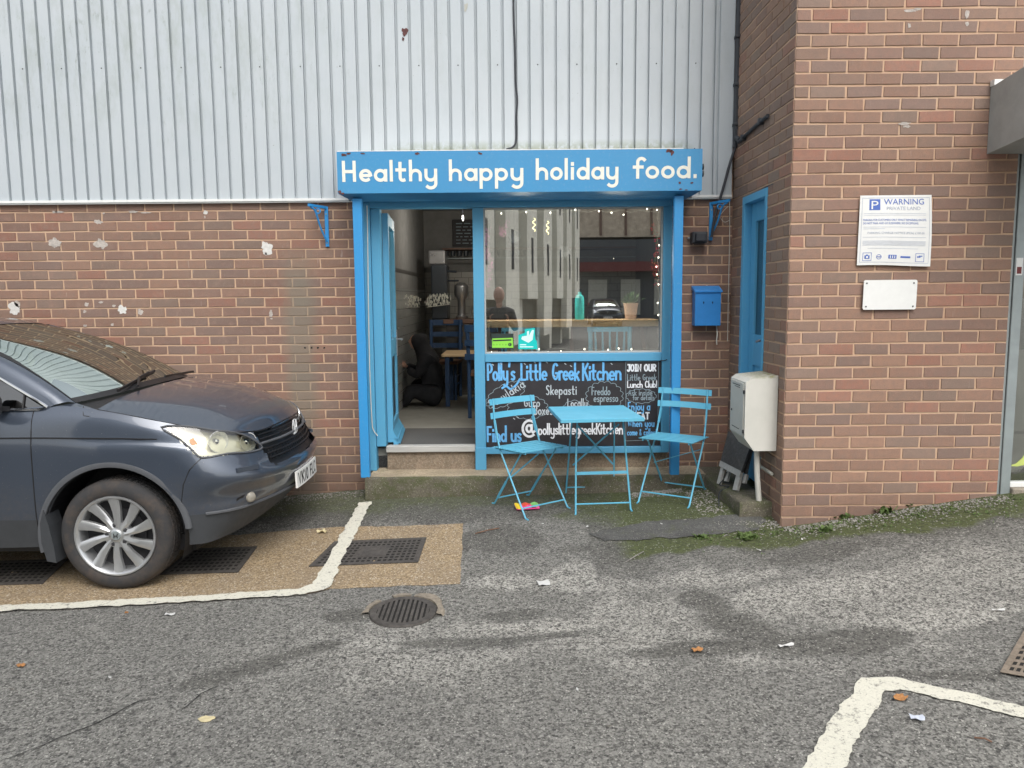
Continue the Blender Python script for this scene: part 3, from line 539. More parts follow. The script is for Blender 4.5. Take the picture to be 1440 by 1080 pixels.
# ---------------- covers and gully
def grid_cover(pp, label, nx_, ny_, m1='cast_iron', keep=None, lift=.0072, frame=.03, panel=None):
    q = [Vector((*c, 0)) for c in pp]     # bl, br, tr, tl in xy
    c0 = sum(q, Vector())/4; c0.z = G(c0.x, c0.y); root = thing('drain_cover', label, 'drain cover', c0)
    def at(u, v, h):
        p = q[0]*(1-u)*(1-v)+q[1]*u*(1-v)+q[2]*u*v+q[3]*(1-u)*v; return Vector((p.x, p.y, G(p.x, p.y)+.004*fbm(p.x*1.7, p.y*1.7, 9)+h))
    W_ = (q[1]-q[0]).length; H_ = (q[3]-q[0]).length; fu, fv = frame/W_, frame/H_
    b = MB(); b.add([at(0,0,lift-.002), at(1,0,lift-.002), at(1,1,lift-.002), at(0,1,lift-.002)], [(0,1,2,3)]); b.build('pit', 'pit_black', root, normals=False)
    f = MB()
    for (a0, b0, a1, b1) in ((0,0,1,fv), (0,1-fv,1,1), (0,fv,fu,1-fv), (1-fu,fv,1,1-fv)):
        f.add([at(a0,b0,lift), at(a1,b0,lift), at(a1,b1,lift), at(a0,b1,lift), at(a0,b0,lift+.003), at(a1,b0,lift+.003), at(a1,b1,lift+.003), at(a0,b1,lift+.003)], [(4,5,6,7),(0,1,5,4),(1,2,6,5),(2,3,7,6),(3,0,4,7)])
    f.build('rim', m1, root, normals=False)
    p_ = MB(); iu, iv = (1-2*fu)/nx_, (1-2*fv)/ny_
    for i in range(nx_+1):
        u = fu+i*iu; p_.add([at(u-iu*.2,fv,lift), at(u+iu*.2,fv,lift), at(u+iu*.2,1-fv,lift), at(u-iu*.2,1-fv,lift)], [(0,1,2,3)])
    for j in range(ny_+1):
        v = fv+j*iv; p_.add([at(fu,v-iv*.22,lift+.001), at(1-fu,v-iv*.22,lift+.001), at(1-fu,v+iv*.22,lift+.001), at(fu,v+iv*.22,lift+.001)], [(0,1,2,3)])
    if panel:
        a0, b0, a1, b1 = panel; p_.add([at(a0,b0,lift+.0025), at(a1,b0,lift+.0025), at(a1,b1,lift+.0025), at(a0,b1,lift+.0025)], [(0,1,2,3)])
    p_.build('grating', m1, root, normals=False); return root
grid_cover(gxy((434,798), (588,792), (600,757), (470,763)), 'rectangular iron grid cover crossed by the white bay line in the tan paving', 18, 8, panel=(.36,.3,.66,.72))
grid_cover(gxy((225,810), (335,806), (362,770), (270,773)), 'rectangular iron grid cover in the tan paving just behind the front wheel of the car', 12, 7, panel=(.2,.55,.8,.62))
grid_cover(gxy((-80,826), (60,822), (96,788), (-30,792)), 'iron grid cover in the shadow under the car door', 14, 7)
grid_cover(gxy((1406,948), (1500,966), (1540,880), (1442,886)), 'pale rusty iron grid cover at the right edge behind the right bay line', 8, 8, 'cast_iron_pale', lift=.009, frame=.02)
dc = Pg(567, 862); root = thing('round_gully', 'round slotted iron gully grate set in a broken concrete ring', 'drain', (dc.x, dc.y, dc.z))
def gz(x, y, h): return (x, y, G(x, y)+.004*fbm(x*1.7, y*1.7, 9)+h)
mb = MB(); R_ = .175
for k in range(40):
    a, b = 2*math.pi*k/40, 2*math.pi*(k+1)/40
    mb.add([gz(dc.x, dc.y, .006), gz(dc.x+R_*math.cos(a), dc.y+R_*math.sin(a), .006), gz(dc.x+R_*math.cos(b), dc.y+R_*math.sin(b), .006)], [(0,1,2)])
mb.build('pit', 'pit_black', root, normals=False)
mb = MB()
for k in range(48):
    a, b = 2*math.pi*k/48, 2*math.pi*(k+1)/48
    mb.add([gz(dc.x+r_*math.cos(t), dc.y+r_*math.sin(t), h) for t in (a, b) for r_, h in ((.143,.012), (.178,.013), (.182,.004))], [(0,1,4,3),(1,2,5,4)])
for i in range(-5, 6):
    x = i*.0262; yl = math.sqrt(max(0, .15**2-x*x))
    for sgn in (1,):
        w_ = .0075
        mb.add([gz(dc.x+x-w_, dc.y-yl, .012), gz(dc.x+x+w_, dc.y-yl, .012), gz(dc.x+x+w_, dc.y+yl, .012), gz(dc.x+x-w_, dc.y+yl, .012)], [(0,1,2,3)])
mb.build('grate', 'cast_iron', root, normals=False)
mb = MB()
for k in range(60):
    a, b = 2*math.pi*k/60, 2*math.pi*(k+1)/60; dg = math.degrees(a) % 360
    if 112 < dg < 134 or 74 < dg < 84 or 185 < dg < 345: continue
    def rr_(t): return (.186+.006*fbm(math.cos(t)*3, math.sin(t)*3, 1), .216+.014*fbm(math.cos(t)*2, math.sin(t)*2, 8)+(.02 if 30 < math.degrees(t) % 360 < 75 else 0))
    v = []
    for t in (a, b):
        r0, r1 = rr_(t); v += [gz(dc.x+r0*math.cos(t), dc.y+r0*math.sin(t), .004), gz(dc.x+r0*math.cos(t), dc.y+r0*math.sin(t), .016), gz(dc.x+r1*math.cos(t), dc.y+r1*math.sin(t), .013), gz(dc.x+(r1+.01)*math.cos(t), dc.y+(r1+.01)*math.sin(t), 0)]
    mb.add(v, [(0,1,5,4),(1,2,6,5),(2,3,7,6)])
mb.build('ring', 'concrete_ring', root, smooth=True)

# ---------------- loose bits on the tarmac
def flat_bit(name, px, py, size, matn, label, cat, n=7, asp=.6, rot=0, curl=.01, seed=0, lift=.008, group=None):
    c = Pg(px, py); rr = random.Random(seed); m = MB(); ring = []
    for k in range(n*2):
        a = math.pi*k/n; r = size/2*(1+rr.uniform(-.18, .18)); x, y = r*math.cos(a), r*asp*math.sin(a)
        X = c.x+x*math.cos(rot)-y*math.sin(rot); Y = c.y+x*math.sin(rot)+y*math.cos(rot); ring.append((X, Y, G(X, Y)+lift+curl*rr.random()))
    t = .0015; cz = (c.x, c.y, G(c.x, c.y)+lift+curl*.2); N = len(ring)
    m.add([cz]+ring+[(c.x, c.y, cz[2]-t)]+[(p[0], p[1], p[2]-t) for p in ring], [(0, 1+k, 1+(k+1) % N) for k in range(N)]+[(N+1, N+2+(k+1) % N, N+2+k) for k in range(N)]+[(1+k, N+2+k, N+2+(k+1) % N, 1+(k+1) % N) for k in range(N)])
    return solo(m, name, matn, (c.x, c.y, G(c.x, c.y)), label, cat, group)
flat_bit('fallen_leaf', 981, 916, .06, 'dry_leaf', 'orange dead leaf on dark damp tarmac in the middle of the yard', 'leaf', seed=1)
flat_bit('fallen_leaf', 1266, 984, .055, 'dry_leaf', 'round orange leaf in the inner corner of the right bay line', 'leaf', seed=2, asp=.8)
flat_bit('fallen_leaf', 30, 938, .045, 'dry_leaf', 'small orange leaf on the tarmac at the left edge', 'leaf', seed=3)
flat_bit('fallen_leaf', 178, 864, .02, 'dry_leaf', 'tiny reddish leaf just outside the white line below the car wheel', 'leaf', seed=33)
flat_bit('fallen_leaf', 453, 750, .075, 'pale_leaf', 'pale yellow curled leaf on the tan paving in front of the car bumper', 'leaf', seed=4, curl=.025)
flat_bit('flattened_leaf', 290, 1012, .07, 'pale_leaf', 'pale tan leaf pressed flat on the tarmac at lower left', 'leaf', seed=5, curl=.001, lift=.004)
def paper_bit(px, py, w_, h_, rot, label, name='paper_scrap', matn='paper'):
    c = Pg(px, py); m = MB(); M = Matrix.Translation((c.x, c.y, c.z+.010)) @ Matrix.Rotation(rot, 4, 'Z') @ Matrix.Rotation(.06, 4, 'X'); v = []
    for i in range(4):
        for j in range(3): v.append(M @ Vector(((i/3-.5)*w_+.1*w_*(j == 1)*(i == 3), (j/2-.5)*h_, .004*math.sin(i*2+j))))
    t = [p+Vector((0, 0, .0012)) for p in v]; f1 = [(i*3+j, (i+1)*3+j, (i+1)*3+j+1, i*3+j+1) for i in range(3) for j in range(2)]; m.add(v, [f[::-1] for f in f1]); m.add(t, f1)
    return solo(m, name, matn, c, label, 'litter')
paper_bit(764, 822, .065, .06, .2, 'bright white folded paper scrap on pale tarmac below the left chair')
paper_bit(239, 866, .05, .02, 0, 'thin white paper strip just below the left bay line')
paper_bit(1105, 910, .075, .018, .3, 'narrow greyish paper strip on tarmac in the middle right')
paper_bit(1289, 1012, .05, .03, -.2, 'pale torn scrap inside the right parking bay', matn='print_soft')
paper_bit(1403, 860, .06, .012, 0, 'tiny white strip on the tarmac near the right grid cover')
for i, (px, py, s_, lb) in enumerate([(838,728,.03,'small white feather-like bit on the damp tarmac below the table'), (826,742,.03,'small curled white bit left of the old concrete strip'), (930,738,.02,'white pebble left of the concrete strip'), (963,733,.03,'flat white chip on the old concrete strip'), (1128,760,.025,'white chip on the moss below the brick corner'), (1067,775,.035,'long white chip on the tarmac below the moss'), (1161,782,.02,'yellowish chip on the tarmac below the mossy corner'), (685,702,.02,'white pebble by the foot of the left chair'), (763,738,.018,'white pebble on the wet tarmac below the wrapper'), (996,716,.03,'pale chip near the rear foot of the right chair'), (1204,742,.02,'white bit beside the weeds below the brick pillar'),(155,955,.02,'small white chip on the lower left tarmac'),(470,938,.022,'small pale chip on tarmac left of the yard centre'),(812,972,.02,'small white chip on the open tarmac below the yard centre')]):
    flat_bit('stone_chip', px, py, s_, 'paper' if i % 3 else 'gravel_stone', lb, 'stone chip', n=4, asp=.45, rot=i*1.1, seed=40+i, curl=.006)
# crushed colourful wrapper under the left chair
c = Pg(741, 716); M = Matrix.Translation((c.x, c.y, c.z+.018)) @ Matrix.Rotation(.18, 4, 'Z') @ Matrix.Rotation(.12, 4, 'X')
simple('wrap_yellow', (.75, .55, .03), .4); simple('wrap_pink', (.75, .08, .28), .4); simple('wrap_green', (.2, .5, .15), .4); simple('wrap_red', (.65, .08, .04), .4)
m = MB()
for i in range(10):
    for j in range(4):
        x0, x1 = -.085+i*.017, -.068+i*.017; y0, y1 = -.05+j*.025, -.025+j*.025
        hz = lambda x, y: .01+.006*math.sin(x*90+y*40)
        mi = 0 if i < 2 else (1 if j < 2 else (3 if i < 7 else 2)); mi = 2 if i > 7 and j > 0 else mi
        m.add([M @ Vector((x, y, hz(x, y))) for x, y in ((x0,y0),(x1,y0),(x1,y1),(x0,y1))], [(0,1,2,3)], mi)
m.box((-.085,-.049,0), (.085,.049,.005), 1, M)
solo(m, 'sweet_wrapper', ['wrap_yellow', 'wrap_pink', 'wrap_green', 'wrap_red'], c, 'crushed yellow, pink and green wrapper under the left folding chair', 'litter')
# twigs
for (a, b_, lb) in (((668,752),(702,744),'short dark twig on wet tarmac right of the tan paving'), ((880,792),(905,777),'thin pale twig lying on pale tarmac right of centre'), ((1370,1040),(1395,1046),'short brown twig inside the right parking bay')):
    p, q = Pg(*a), Pg(*b_); m = MB(); m.tube([p+Vector((0,0,.008)), (p+q)/2+Vector((.005,0,.013)), q+Vector((0,0,.007))], .0035, 6); solo(m, 'twig', 'brown_wood' if 'pale' not in lb else 'gravel_stone', p, lb, 'twig')
# gravel dust and weeds at the wall foot (uncountable)
mb = MB(); rr = random.Random(4)
def pebble(x, y, s_): 
    z = G(x, y)+s_*.2; o = [Vector((x+s_*rr.uniform(.5, 1)*math.cos(a), y+s_*rr.uniform(.4, .9)*math.sin(a), z)) for a in (0, 1.5, 3.1, 4.6)]; mb.add(o+[Vector((x, y, z+s_*.6))], [(0,1,4),(1,2,4),(2,3,4),(3,0,4)])
for _ in range(1300):
    t = rr.random(); x = 1.3+t*1.9; yb = 4.9 if x > 1.76 else 5.02; y = yb-abs(rr.gauss(0, .09)); pebble(x, y, rr.uniform(.004, .013))
for _ in range(900): x = rr.uniform(.9, 1.5); pebble(x, 5.84-abs(rr.gauss(0, .06))-(0 if x < 1.3 else rr.random()*.6), rr.uniform(.004, .012))
for _ in range(1500): x = rr.uniform(-4, -1.1); pebble(x, 6.17-abs(rr.gauss(0, .10)), rr.uniform(.004, .012))
for _ in range(900): x = rr.uniform(-4, 3.8); y = rr.uniform(2.2, 5.6); pebble(x, y, rr.uniform(.002, .006))
tag(mb.build('gravel', 'gravel_stone', normals=False), 'grey grit gathered at the foot of the brick walls', 'gravel', kind='stuff')
mb = MB(); rr = random.Random(9)
def weed_at(mb_, x, y, n, s_):
    for _ in range(n):
        a = rr.uniform(0, 6.28); e = rr.uniform(.2, 1.3); L = s_*rr.uniform(.5, 1.2); d = Vector((math.cos(a)*math.cos(e), math.sin(a)*math.cos(e), math.sin(e))); sd_ = Vector((-math.sin(a), math.cos(a), 0))*L*.28
        o = Vector((x+rr.gauss(0, s_*.5), y+rr.gauss(0, s_*.35), 0)); o.z = G(o.x, o.y)+.001; mid = o+d*L*.55; tip = o+d*L; tip.z -= L*.15; mb_.add([o, mid+sd_, tip, mid-sd_], [(0,1,2),(0,2,3)])
for _ in range(420):
    t = rr.random(); x = 1.15+t*2.3; weed_at(mb, x, 4.87-abs(rr.gauss(0, .12)), 5, rr.uniform(.008, .02))
tag(mb.build('ground_weeds', 'weed_leaf', normals=False), 'tiny green weeds and moss tufts along the foot of the brick pillar', 'weeds', kind='stuff')
for i, (px, py, s_, lb) in enumerate([(1187,728,.05,'leafy weed growing at the pillar foot left of the sign'), (1244,720,.05,'weed clump at the foot of the brick pillar below the parking sign'), (1310,702,.055,'tall weed clump near the right end of the pillar foot'), (1278,712,.035,'small weed between two larger weeds at the pillar foot'), (1050,757,.05,'flat green weed on the moss just left of the brick corner'), (1160,747,.04,'low weed in the gravel right of the brick corner'), (985,757,.035,'weed tuft at the edge of the old concrete strip')]):
    p = Pg(px, py); m = MB(); weed_at(m, p.x, p.y, 60, s_); solo(m, 'weed_plant', 'weed_leaf', p, lb, 'weed', 'weeds at the wall foot')
# ================================================================== CAFE BUILDING
WY = 6.2
ZL, UJ = 2.338-.0758*30, -3.575
bld = thing('cafe_building', 'brick unit with pale ribbed metal cladding above and the blue cafe front', 'building', (-3, WY, 0))
wallf = lambda u, z, h: (u, WY-h, z)
DX0, DX1 = -1.165, 1.268     # opening for the shopfront
brickwork(bld, [(-6.6, DX0, -.4, 2.42), (DX1, 1.76, -.1, 2.42)], wallf, ZL, UJ, seed=3, tint=(.86, .77, .79))
mb = MB(); mb.box((-6.6, WY+.001, -.4), (DX0-.001, WY+.25, 2.45)); mb.box((DX1+.001, WY+.001, -.4), (1.95, WY+.25, 2.45)); mb.box((-6.6, WY+.03, 2.40), (1.95, WY+.25, 6.2)); mb.build('wall_core', 'mortar', bld)
# ribbed cladding
mb = MB(); pitch = .1018; x = -3.513-pitch*31; CY = 6.165; top = 6.2; bot = 2.425; prof = []
rr = random.Random(5)
while x < 1.66:
    prof += [(x-.0115, CY), (x-.0095, CY+.028), (x+.0095, CY+.028), (x+.0115, CY)]; x += pitch
prof = [p for p in prof if -6.6 < p[0] < 1.60]+[(1.60, CY), (1.605, CY+.02), (1.62, CY+.02), (1.625, CY), (1.735, CY), (1.735, CY+.05)]
mb.grid([[(a, b, z) for a, b in prof] for z in (bot, 2.9, 3.4, 3.9, 4.6, 5.4, top)]); c_ = mb.build('cladding', 'cladding_sheet', bld, smooth=True, angle=25, normals=False)
mb = MB(); mb.box((-6.6, CY-.012, 2.405), (DX0-.1, CY+.03, 2.424)); mb.box((1.42, CY-.012, 2.405), (1.735, CY+.03, 2.424)); mb.box((-6.6, CY-.004, 2.395), (1.74, CY+.035, 2.404)); mb.build('drip_trim', 'off_white_sheet', c_)
mb = MB(); rr = random.Random(11)
for z in (3.42, 2.78, 4.4, 5.4):
    xx = -6.5
    while xx < 1.5:
        if -1.25 < xx or z != 2.78: mb.lathe([(.0001, 0), (.005, .001), (.005, .004)], 6, (xx+rr.uniform(-.004, .004), CY-.004, z), 'Y')
        xx += pitch*3
tag(mb.build('fixing_screw', 'dark_metal', c_), kind='stuff')
for lx in (-5.2, -4.1-.0, -3.105, -2.09, -1.07, .96):
    m = MB(); m.box((lx-.0012, CY-.0022, bot), (lx+.0012, CY-.0006, top)); m.build('sheet_lap', 'aluminium', c_)
# dents, rust marks on the sheet
def blotch(px, py, r, matn, name, parent, Y, asp=1, n=12, seed=0, t=.003, lab=None):
    p = P(px, py, Y=Y); r2 = random.Random(seed*77+int(px)); m = MB(); ring = []
    n = n*2
    for k in range(n):
        a = 2*math.pi*k/n; q = r*(1+.55*fbm(math.cos(a)*1.3+seed*3.7, math.sin(a)*1.3, px*.1)+r2.uniform(-.07, .07)); ring.append((q*math.cos(a), q*asp*math.sin(a)))
    m.prism(ring, lambda u, v, t_: (p.x+u, Y-t_, p.z+v), 0, t); o = m.build(name, matn, parent); return tag(o, lab) if lab else o
blotch(569, 45, .022, 'rust', 'rust_mark', c_, CY, 1.3, seed=1); blotch(567, 55, .008, 'rust', 'rust_mark', c_, CY, 1.8, seed=2); blotch(655, 10, .014, 'pier_grey', 'scuff_mark', c_, CY, 2, seed=3)
for i, (px, py, r, a) in enumerate([(77,298,.022,.45), (83,298,.03,.25), (138,312,.030,.6), (77,342,.040,.95), (143,343,.042,.85), (187,298,.03,.3), (205,299,.05,.1), (289,299,.017,.9), (288,305,.006,2), (375,348,.046,.95), (374,357,.008,1.6), (21,434,.042,1.1), (25,428,.02,1.5), (172,436,.034,1.15), (160,430,.012,.8), (198,439,.020,1.3), (122,428,.018,.9), (142,425,.016,.5), (119,438,.012,1), (120,458,.016,.6), (158,457,.012,.9), (381,442,.016,1.4), (382,448,.010,.6), (381,437,.008,1), (146,300,.008,.8)]):
    o = blotch(px, py, r, 'plaster_patch' if i not in (9, 11, 13, 7) else 'chip_white', 'plaster_patch', bld, WY-.0062, a, 14, i, .001)
for i, px in enumerate((425, 430, 436, 441)): blotch(429+i*9, 489, .008, 'pit_black', 'drilled_hole', bld, WY-.0058, 1, 8, i, .001)
m = MB(); m.tube(catmull([(P(722,0,Y=6.15).x-.004, 6.155, 6.2), (P(722,0,Y=6.15).x-.002, 6.155, 5)]+[tuple(P(x_, y_, Y=6.155)) for x_, y_ in ((722,0),(724,66),(725,115),(727.5,140),(726,165),(726,195),(722,206),(712,210))], 5), .0075, 7); solo(m, 'sheet_cable', 'cable_black', P(722,0,Y=6.155), 'thin dark cable clipped down the pale cladding to the top of the cafe sign', 'cable', smooth=True)
# ---------------- step
stp = thing('concrete_step', 'mossy concrete step running under the cafe door and window', 'step', (0, 5.98, 0)); SZ = .255
def rough_slab(poly, z0, z1, name, matn, parent, step=.05, amp=.006, topmat=None):
    """poly ccw in xy; worn edges"""
    m = MB(); pts = []; n = len(poly)
    for i in range(n):
        a, b = Vector(poly[i]), Vector(poly[(i+1) % n]); k = max(1, int((b-a).length/step)); pts += [a.lerp(b, j/k) for j in range(k)]
    N = len(pts); c = sum(pts, Vector((0, 0)))/N; lay = []
    for (z, ins) in ((z0, 0), ((z0+z1)/2, 0), (z1-.018, .0), (z1-.006, .005), (z1, .018)):
        r_ = []
        for i, p in enumerate(pts):
            t = (pts[(i+1) % N]-pts[i-1]).normalized(); nn = Vector((-t.y, t.x)); o = p+nn*(ins+amp*fbm(p.x*8, p.y*8, z*6)+(.014*max(0, fbm(p.x*5, p.y*5, 4))-.0 if ins else 0)); r_.append((o.x, o.y, z+(amp*.6*fbm(p.x*4, p.y*4, 2) if z >= z1-.02 else 0)))
        lay.append(r_)
    v = [q for r_ in lay for q in r_]; fs = [(l*N+i, l*N+(i+1) % N, (l+1)*N+(i+1) % N, (l+1)*N+i) for l in range(4) for i in range(N)]; m.add(v, fs, 0); m.add(lay[-1], [tuple(range(N))], 1 if topmat else 0)
    return m.build(name, [matn]+([topmat] if topmat else []), parent, smooth=True, angle=50)
rough_slab([(-1.152, 5.87), (1.53, 5.87), (1.53, 6.25), (-1.152, 6.25)], -.1, SZ, 'front_slab', 'step_concrete', stp, topmat='tread_concrete')
rough_slab([(1.535, 5.085), (1.755, 5.085), (1.755, 6.19), (1.49, 6.19), (1.49, 5.875)], -.05, SZ-.003, 'side_block', 'step_concrete', stp)
# upstand under frame
mb = MB(); mb.bbox((-1.02, 6.15, SZ-.02), (-.302, 6.34, .40), .008); mb.build('upstand', 'upstand_concrete', stp); mb = MB(); mb.bbox((-.22, 6.16, SZ-.02), (1.262, 6.34, .395), .008); mb.build('plinth', 'upstand_concrete', stp)
# ---------------- shopfront
sf = thing('shopfront', 'sky blue painted timber cafe shopfront with glazed door and big window', 'shopfront', (.05, 6.12, SZ))
FY0, FY1 = 6.105, 6.20
mb = MB()
mb.bbox((-1.162, FY0, SZ), (-1.098, FY1, 2.385), .004)                      # left post
mb.bbox((-1.096, FY0+.016, .45), (-1.022, FY1+.02, 2.335), .004)            # inner jamb
mb.bbox((-.298, FY0, SZ+.002), (-.214, FY1, 2.335), .004)                       # mullion
mb.bbox((1.196, FY0, .385), (1.262, FY1, 2.335), .004)                     # right jamb
mb.bbox((-1.097, FY0-.002, 2.337), (1.262, FY1, 2.392), .004)                   # head
mb.bbox((-.213, FY0+.002, 1.128), (1.195, FY1, 1.194), .004)                  # mid rail
mb.bbox((-.213, FY0-.004, .385), (1.195, FY1, .437), .004)                    # bottom rail
mb.bbox((-.3, FY0-.006, SZ+.001), (-.212, FY0-.0005, .44), .002)
mb.build('frame', 'frame_paint', sf)
mb = MB(); bd = .012
for a, b in (((-.213, FY0+.03, 1.195), (-.201, FY0+.045, 2.336)), ((1.184, FY0+.03, 1.195), (1.195, FY0+.045, 2.336)), ((-.2, FY0+.03, 1.195), (1.183, FY0+.045, 1.207)), ((-.2, FY0+.03, 2.325), (1.183, FY0+.045, 2.336))): mb.box(a, b)
mb.build('glazing_bead', 'white_wood', sf)
mb = MB(); mb.box((-.212, FY0+.048, 1.196), (1.194, FY0+.052, 2.336)); gl = mb.build('window_pane', 'window_glass', sf)
mb = MB(); mb.bbox((-1.022, 6.12, .40), (-.300, 6.20, .452), .006); mb.build('threshold', 'white_wood', sf)
# door leaf, opened inwards
dr = MB(); hx, hy = -1.018, 6.20; th = rad(94.5); dv = Vector((math.cos(th), math.sin(th), 0)); dn = Vector((dv.y, -dv.x, 0))
def D(u, h, z): p = Vector((hx, hy, 0))+dv*u+dn*h; return (p.x, p.y, z)
def dbox(m, u0, u1, h0, h1, z0, z1, mi=0): m.add([D(u, h, z) for u, h, z in ((u0,h0,z0),(u1,h0,z0),(u1,h1,z0),(u0,h1,z0),(u0,h0,z1),(u1,h0,z1),(u1,h1,z1),(u0,h1,z1))], [(0,3,2,1),(4,5,6,7),(0,1,5,4),(1,2,6,5),(2,3,7,6),(3,0,4,7)], mi)
for a in ((0, .09, .47, 2.31), (.61, .70, .47, 2.31)): dbox(dr, a[0], a[1], 0, .045, a[2], a[3])
for a in ((.47, .62), (1.16, 1.30), (2.22, 2.31)): dbox(dr, .09, .61, 0, .045, *a)
dbox(dr, 0, .70, .045, .085, .45, .50); dl = dr.build('door', 'frame_paint', sf); tag(dl, 'blue half glazed door standing open into the cafe')
m = MB(); m.add([D(0,.045,.50), D(.7,.045,.50), D(.7,.045,.56), D(0,.045,.56), D(0,.10,.455), D(.7,.10,.455)], [(0,1,2,3),(0,4,5,1),(3,2,5,4),(0,3,4),(1,5,2)]); m.build('weather_bar', 'frame_paint', dl)
m = MB(); dbox(m, .09, .61, .02, .026, 1.30, 2.22); m.build('door_pane', 'door_glass', dl); m = MB(); dbox(m, .09, .61, .02, .026, .62, 1.16); m.build('lower_pane', 'appliance_dark', dl)
m = MB(); dbox(m, .63, .68, .045, .052, 1.13, 1.36); p = D(.655, .05, 1.28); q = D(.655, .095, 1.28); r_ = D(.56, .095, 1.28); m.tube([p, q], .009); m.tube([q, r_], .009); dbox(m, .70, .704, .01, .035, 1.14, 1.34); m.build('handle', 'appliance_steel', dl)
# white cable down the frame
mb = MB(); pts = [P(516,289,Y=6.09), P(517,330,Y=6.09), P(518,420,Y=6.09), P(520,520,Y=6.09), P(523,590,Y=6.09), P(525,604,Y=6.09), P(531,613,Y=6.09)]; mb.tube(catmull(pts, 4), .0035, 6)
solo(mb, 'white_cable', 'cable_white', pts[0], 'thin white cable running down the left post of the cafe door frame', 'cable')
mb = MB(); pts = [P(943,292,Y=6.17), P(942,350,Y=6.17), P(940,430,Y=6.17), P(941,495,Y=6.17), P(937,506,Y=6.10), P(928,507,Y=6.098)]; mb.tube(catmull(pts, 4), .0035, 6)
solo(mb, 'black_cable', 'cable_black', pts[0], 'thin black cable down the right side of the cafe window frame', 'cable')
# brick reveal strip between frame and post + chalk menu board
bx0, bx1, bz0, bz1 = -.208, 1.192, .440, 1.126; BY = FY0+.018
cb = thing('chalkboard', 'black hand painted menu board below the cafe window', 'sign board', (.5, BY, bz0))
mb = MB(); mb.box((bx0, BY, bz0), (bx1, BY+.02, bz1)); mb.build('board', 'chalkboard', cb)
# map board px -> plane
BW, BH = bx1-bx0, bz1-bz0
def bpx(px, py): p = P(px, py, Y=BY); return (p.x, p.z)
Lb = Lettering(lambda u, v, h: (u, BY-h, v))
def T(t, px0, py0, px1, xh_px, wd, mi, asc=1., sp=.28, rot=0, jit=0, shear=0):
    a = bpx(px0, py0); b = bpx(px1, py0); k = 1/175.
    Lb.text(t, a[0], a[1], xh_px*k, wd*k, sp=sp, rot=rot, jit=jit, mi=mi, asc=asc, width=(b[0]-a[0]), shear=shear)
T("Polly's", 685.5, 534.5, 724, 12, 3.0, 0, 1.12, .2, 0, .05); T("Little", 732.5, 534.5, 769, 12, 3.0, 0, 1.12, .2, 0, .05); T("Greek", 777, 534.5, 814.5, 12, 3.0, 0, 1.12, .14, 0, .05); T("Kitchen", 819, 534.5, 873.5, 12, 3.0, 0, 1.12, .14, 0, .05)
q_ = [bpx(*p_) for p_ in ((706,546),(712,543),(718,547),(726,541),(731,533))]; Lb.stroke(q_, .016, smooth=True, mi=0)
T("Souvlakia", 692, 574, 748, 6.4, 1.4, 3, 1, .3, rad(33)); T("Skepasti", 768, 555, 811, 7, 1.5, 3, 1, .3); T("Freddo", 832, 555.5, 858, 6, 1.3, 2, 1, .25); T("espresso", 835, 565, 869, 6, 1.3, 2, .9, .25)
T("Gyro", 737, 572, 759, 6.5, 1.4, 3); T("Boxes", 751, 583, 777, 6.8, 1.6, 3); T("Locally", 798, 572, 826, 6, 1.4, 3); T("sourced", 800, 583, 832, 6, 1.3, 3)
T("Find us", 685, 621, 733, 11, 3.0, 0, 1.12, .18); T("@", 734, 611, 755, 12, 3.4, 1); T("pollyslittlegreekKitchen", 757, 611, 876, 8.2, 2.0, 1, 1, .16, 0, .05)
T("JOIN OUR", 882, 522, 922.5, 5.0, 2.1, 1, 1, .18); T("Little Greek", 882, 535, 923, 4.7, 1.0, 2, 1, .25); T("Lunch Club!", 882, 545, 924, 4.8, 1.5, 1, 1, .16); T("Ask inside", 884, 556, 917, 4.3, 1.0, 2); T("for details", 890, 562.5, 920, 3.9, 1.0, 2)
T("Enjoy a", 883, 577, 914, 6.2, 1.5, 0); T("TREAT", 884, 589.5, 913, 5.0, 2.0, 1, 1, .18); T("When you", 883, 600, 920, 5.4, 1.4, 0); T("come & collect", 882, 612, 924, 4.8, 1.2, 0)
for cx_, cy_, rx_, ry_, n_ in ((711,555,28,13,15), (742,573,26,15,14), (808,577,16,13,10), (850,557,24,19,16)):
    q = []
    for k in range(n_):
        for s_ in range(6):
            t = 2*math.pi*(k+s_/6)/n_; f = 1+.12*math.sin(math.pi*s_/6); xx, yy = rx_*f*math.cos(t), ry_*f*math.sin(t); ro = -.5 if cx_ == 711 else 0; q.append(bpx(cx_+xx*math.cos(ro)-yy*math.sin(ro), cy_+xx*math.sin(ro)+yy*math.cos(ro)))
    Lb.stroke(q, .0038, closed=True, mi=2)
q = [bpx(901.5+21*(math.cos(2*math.pi*t/60))*(1+.05*math.sin(t*1.4)), 557+10*math.sin(2*math.pi*t/60)*(1+.06*math.sin(t*1.4))) for t in range(60)]; Lb.stroke(q, .004, closed=True, mi=2)
for a, b in (((880,509),(926,508)), ((926,508),(925,618)), ((925,618),(880,620)), ((880,620),(880,509))): Lb.stroke([bpx(*a), bpx(*b)], .0028, mi=2)
for i, (px, py) in enumerate([(692,512),(704,511),(737,511),(751,509),(768,509),(794,511),(802,514),(859,511),(779,528),(722,588),(727,586)]): Lb.stroke([bpx(px, py), bpx(px+2, py+1.5)], .006, mi=3)
Lb.build('lettering', ['chalk_blue', 'chalk_white', 'chalk_faint', 'chalk_pale'], cb)
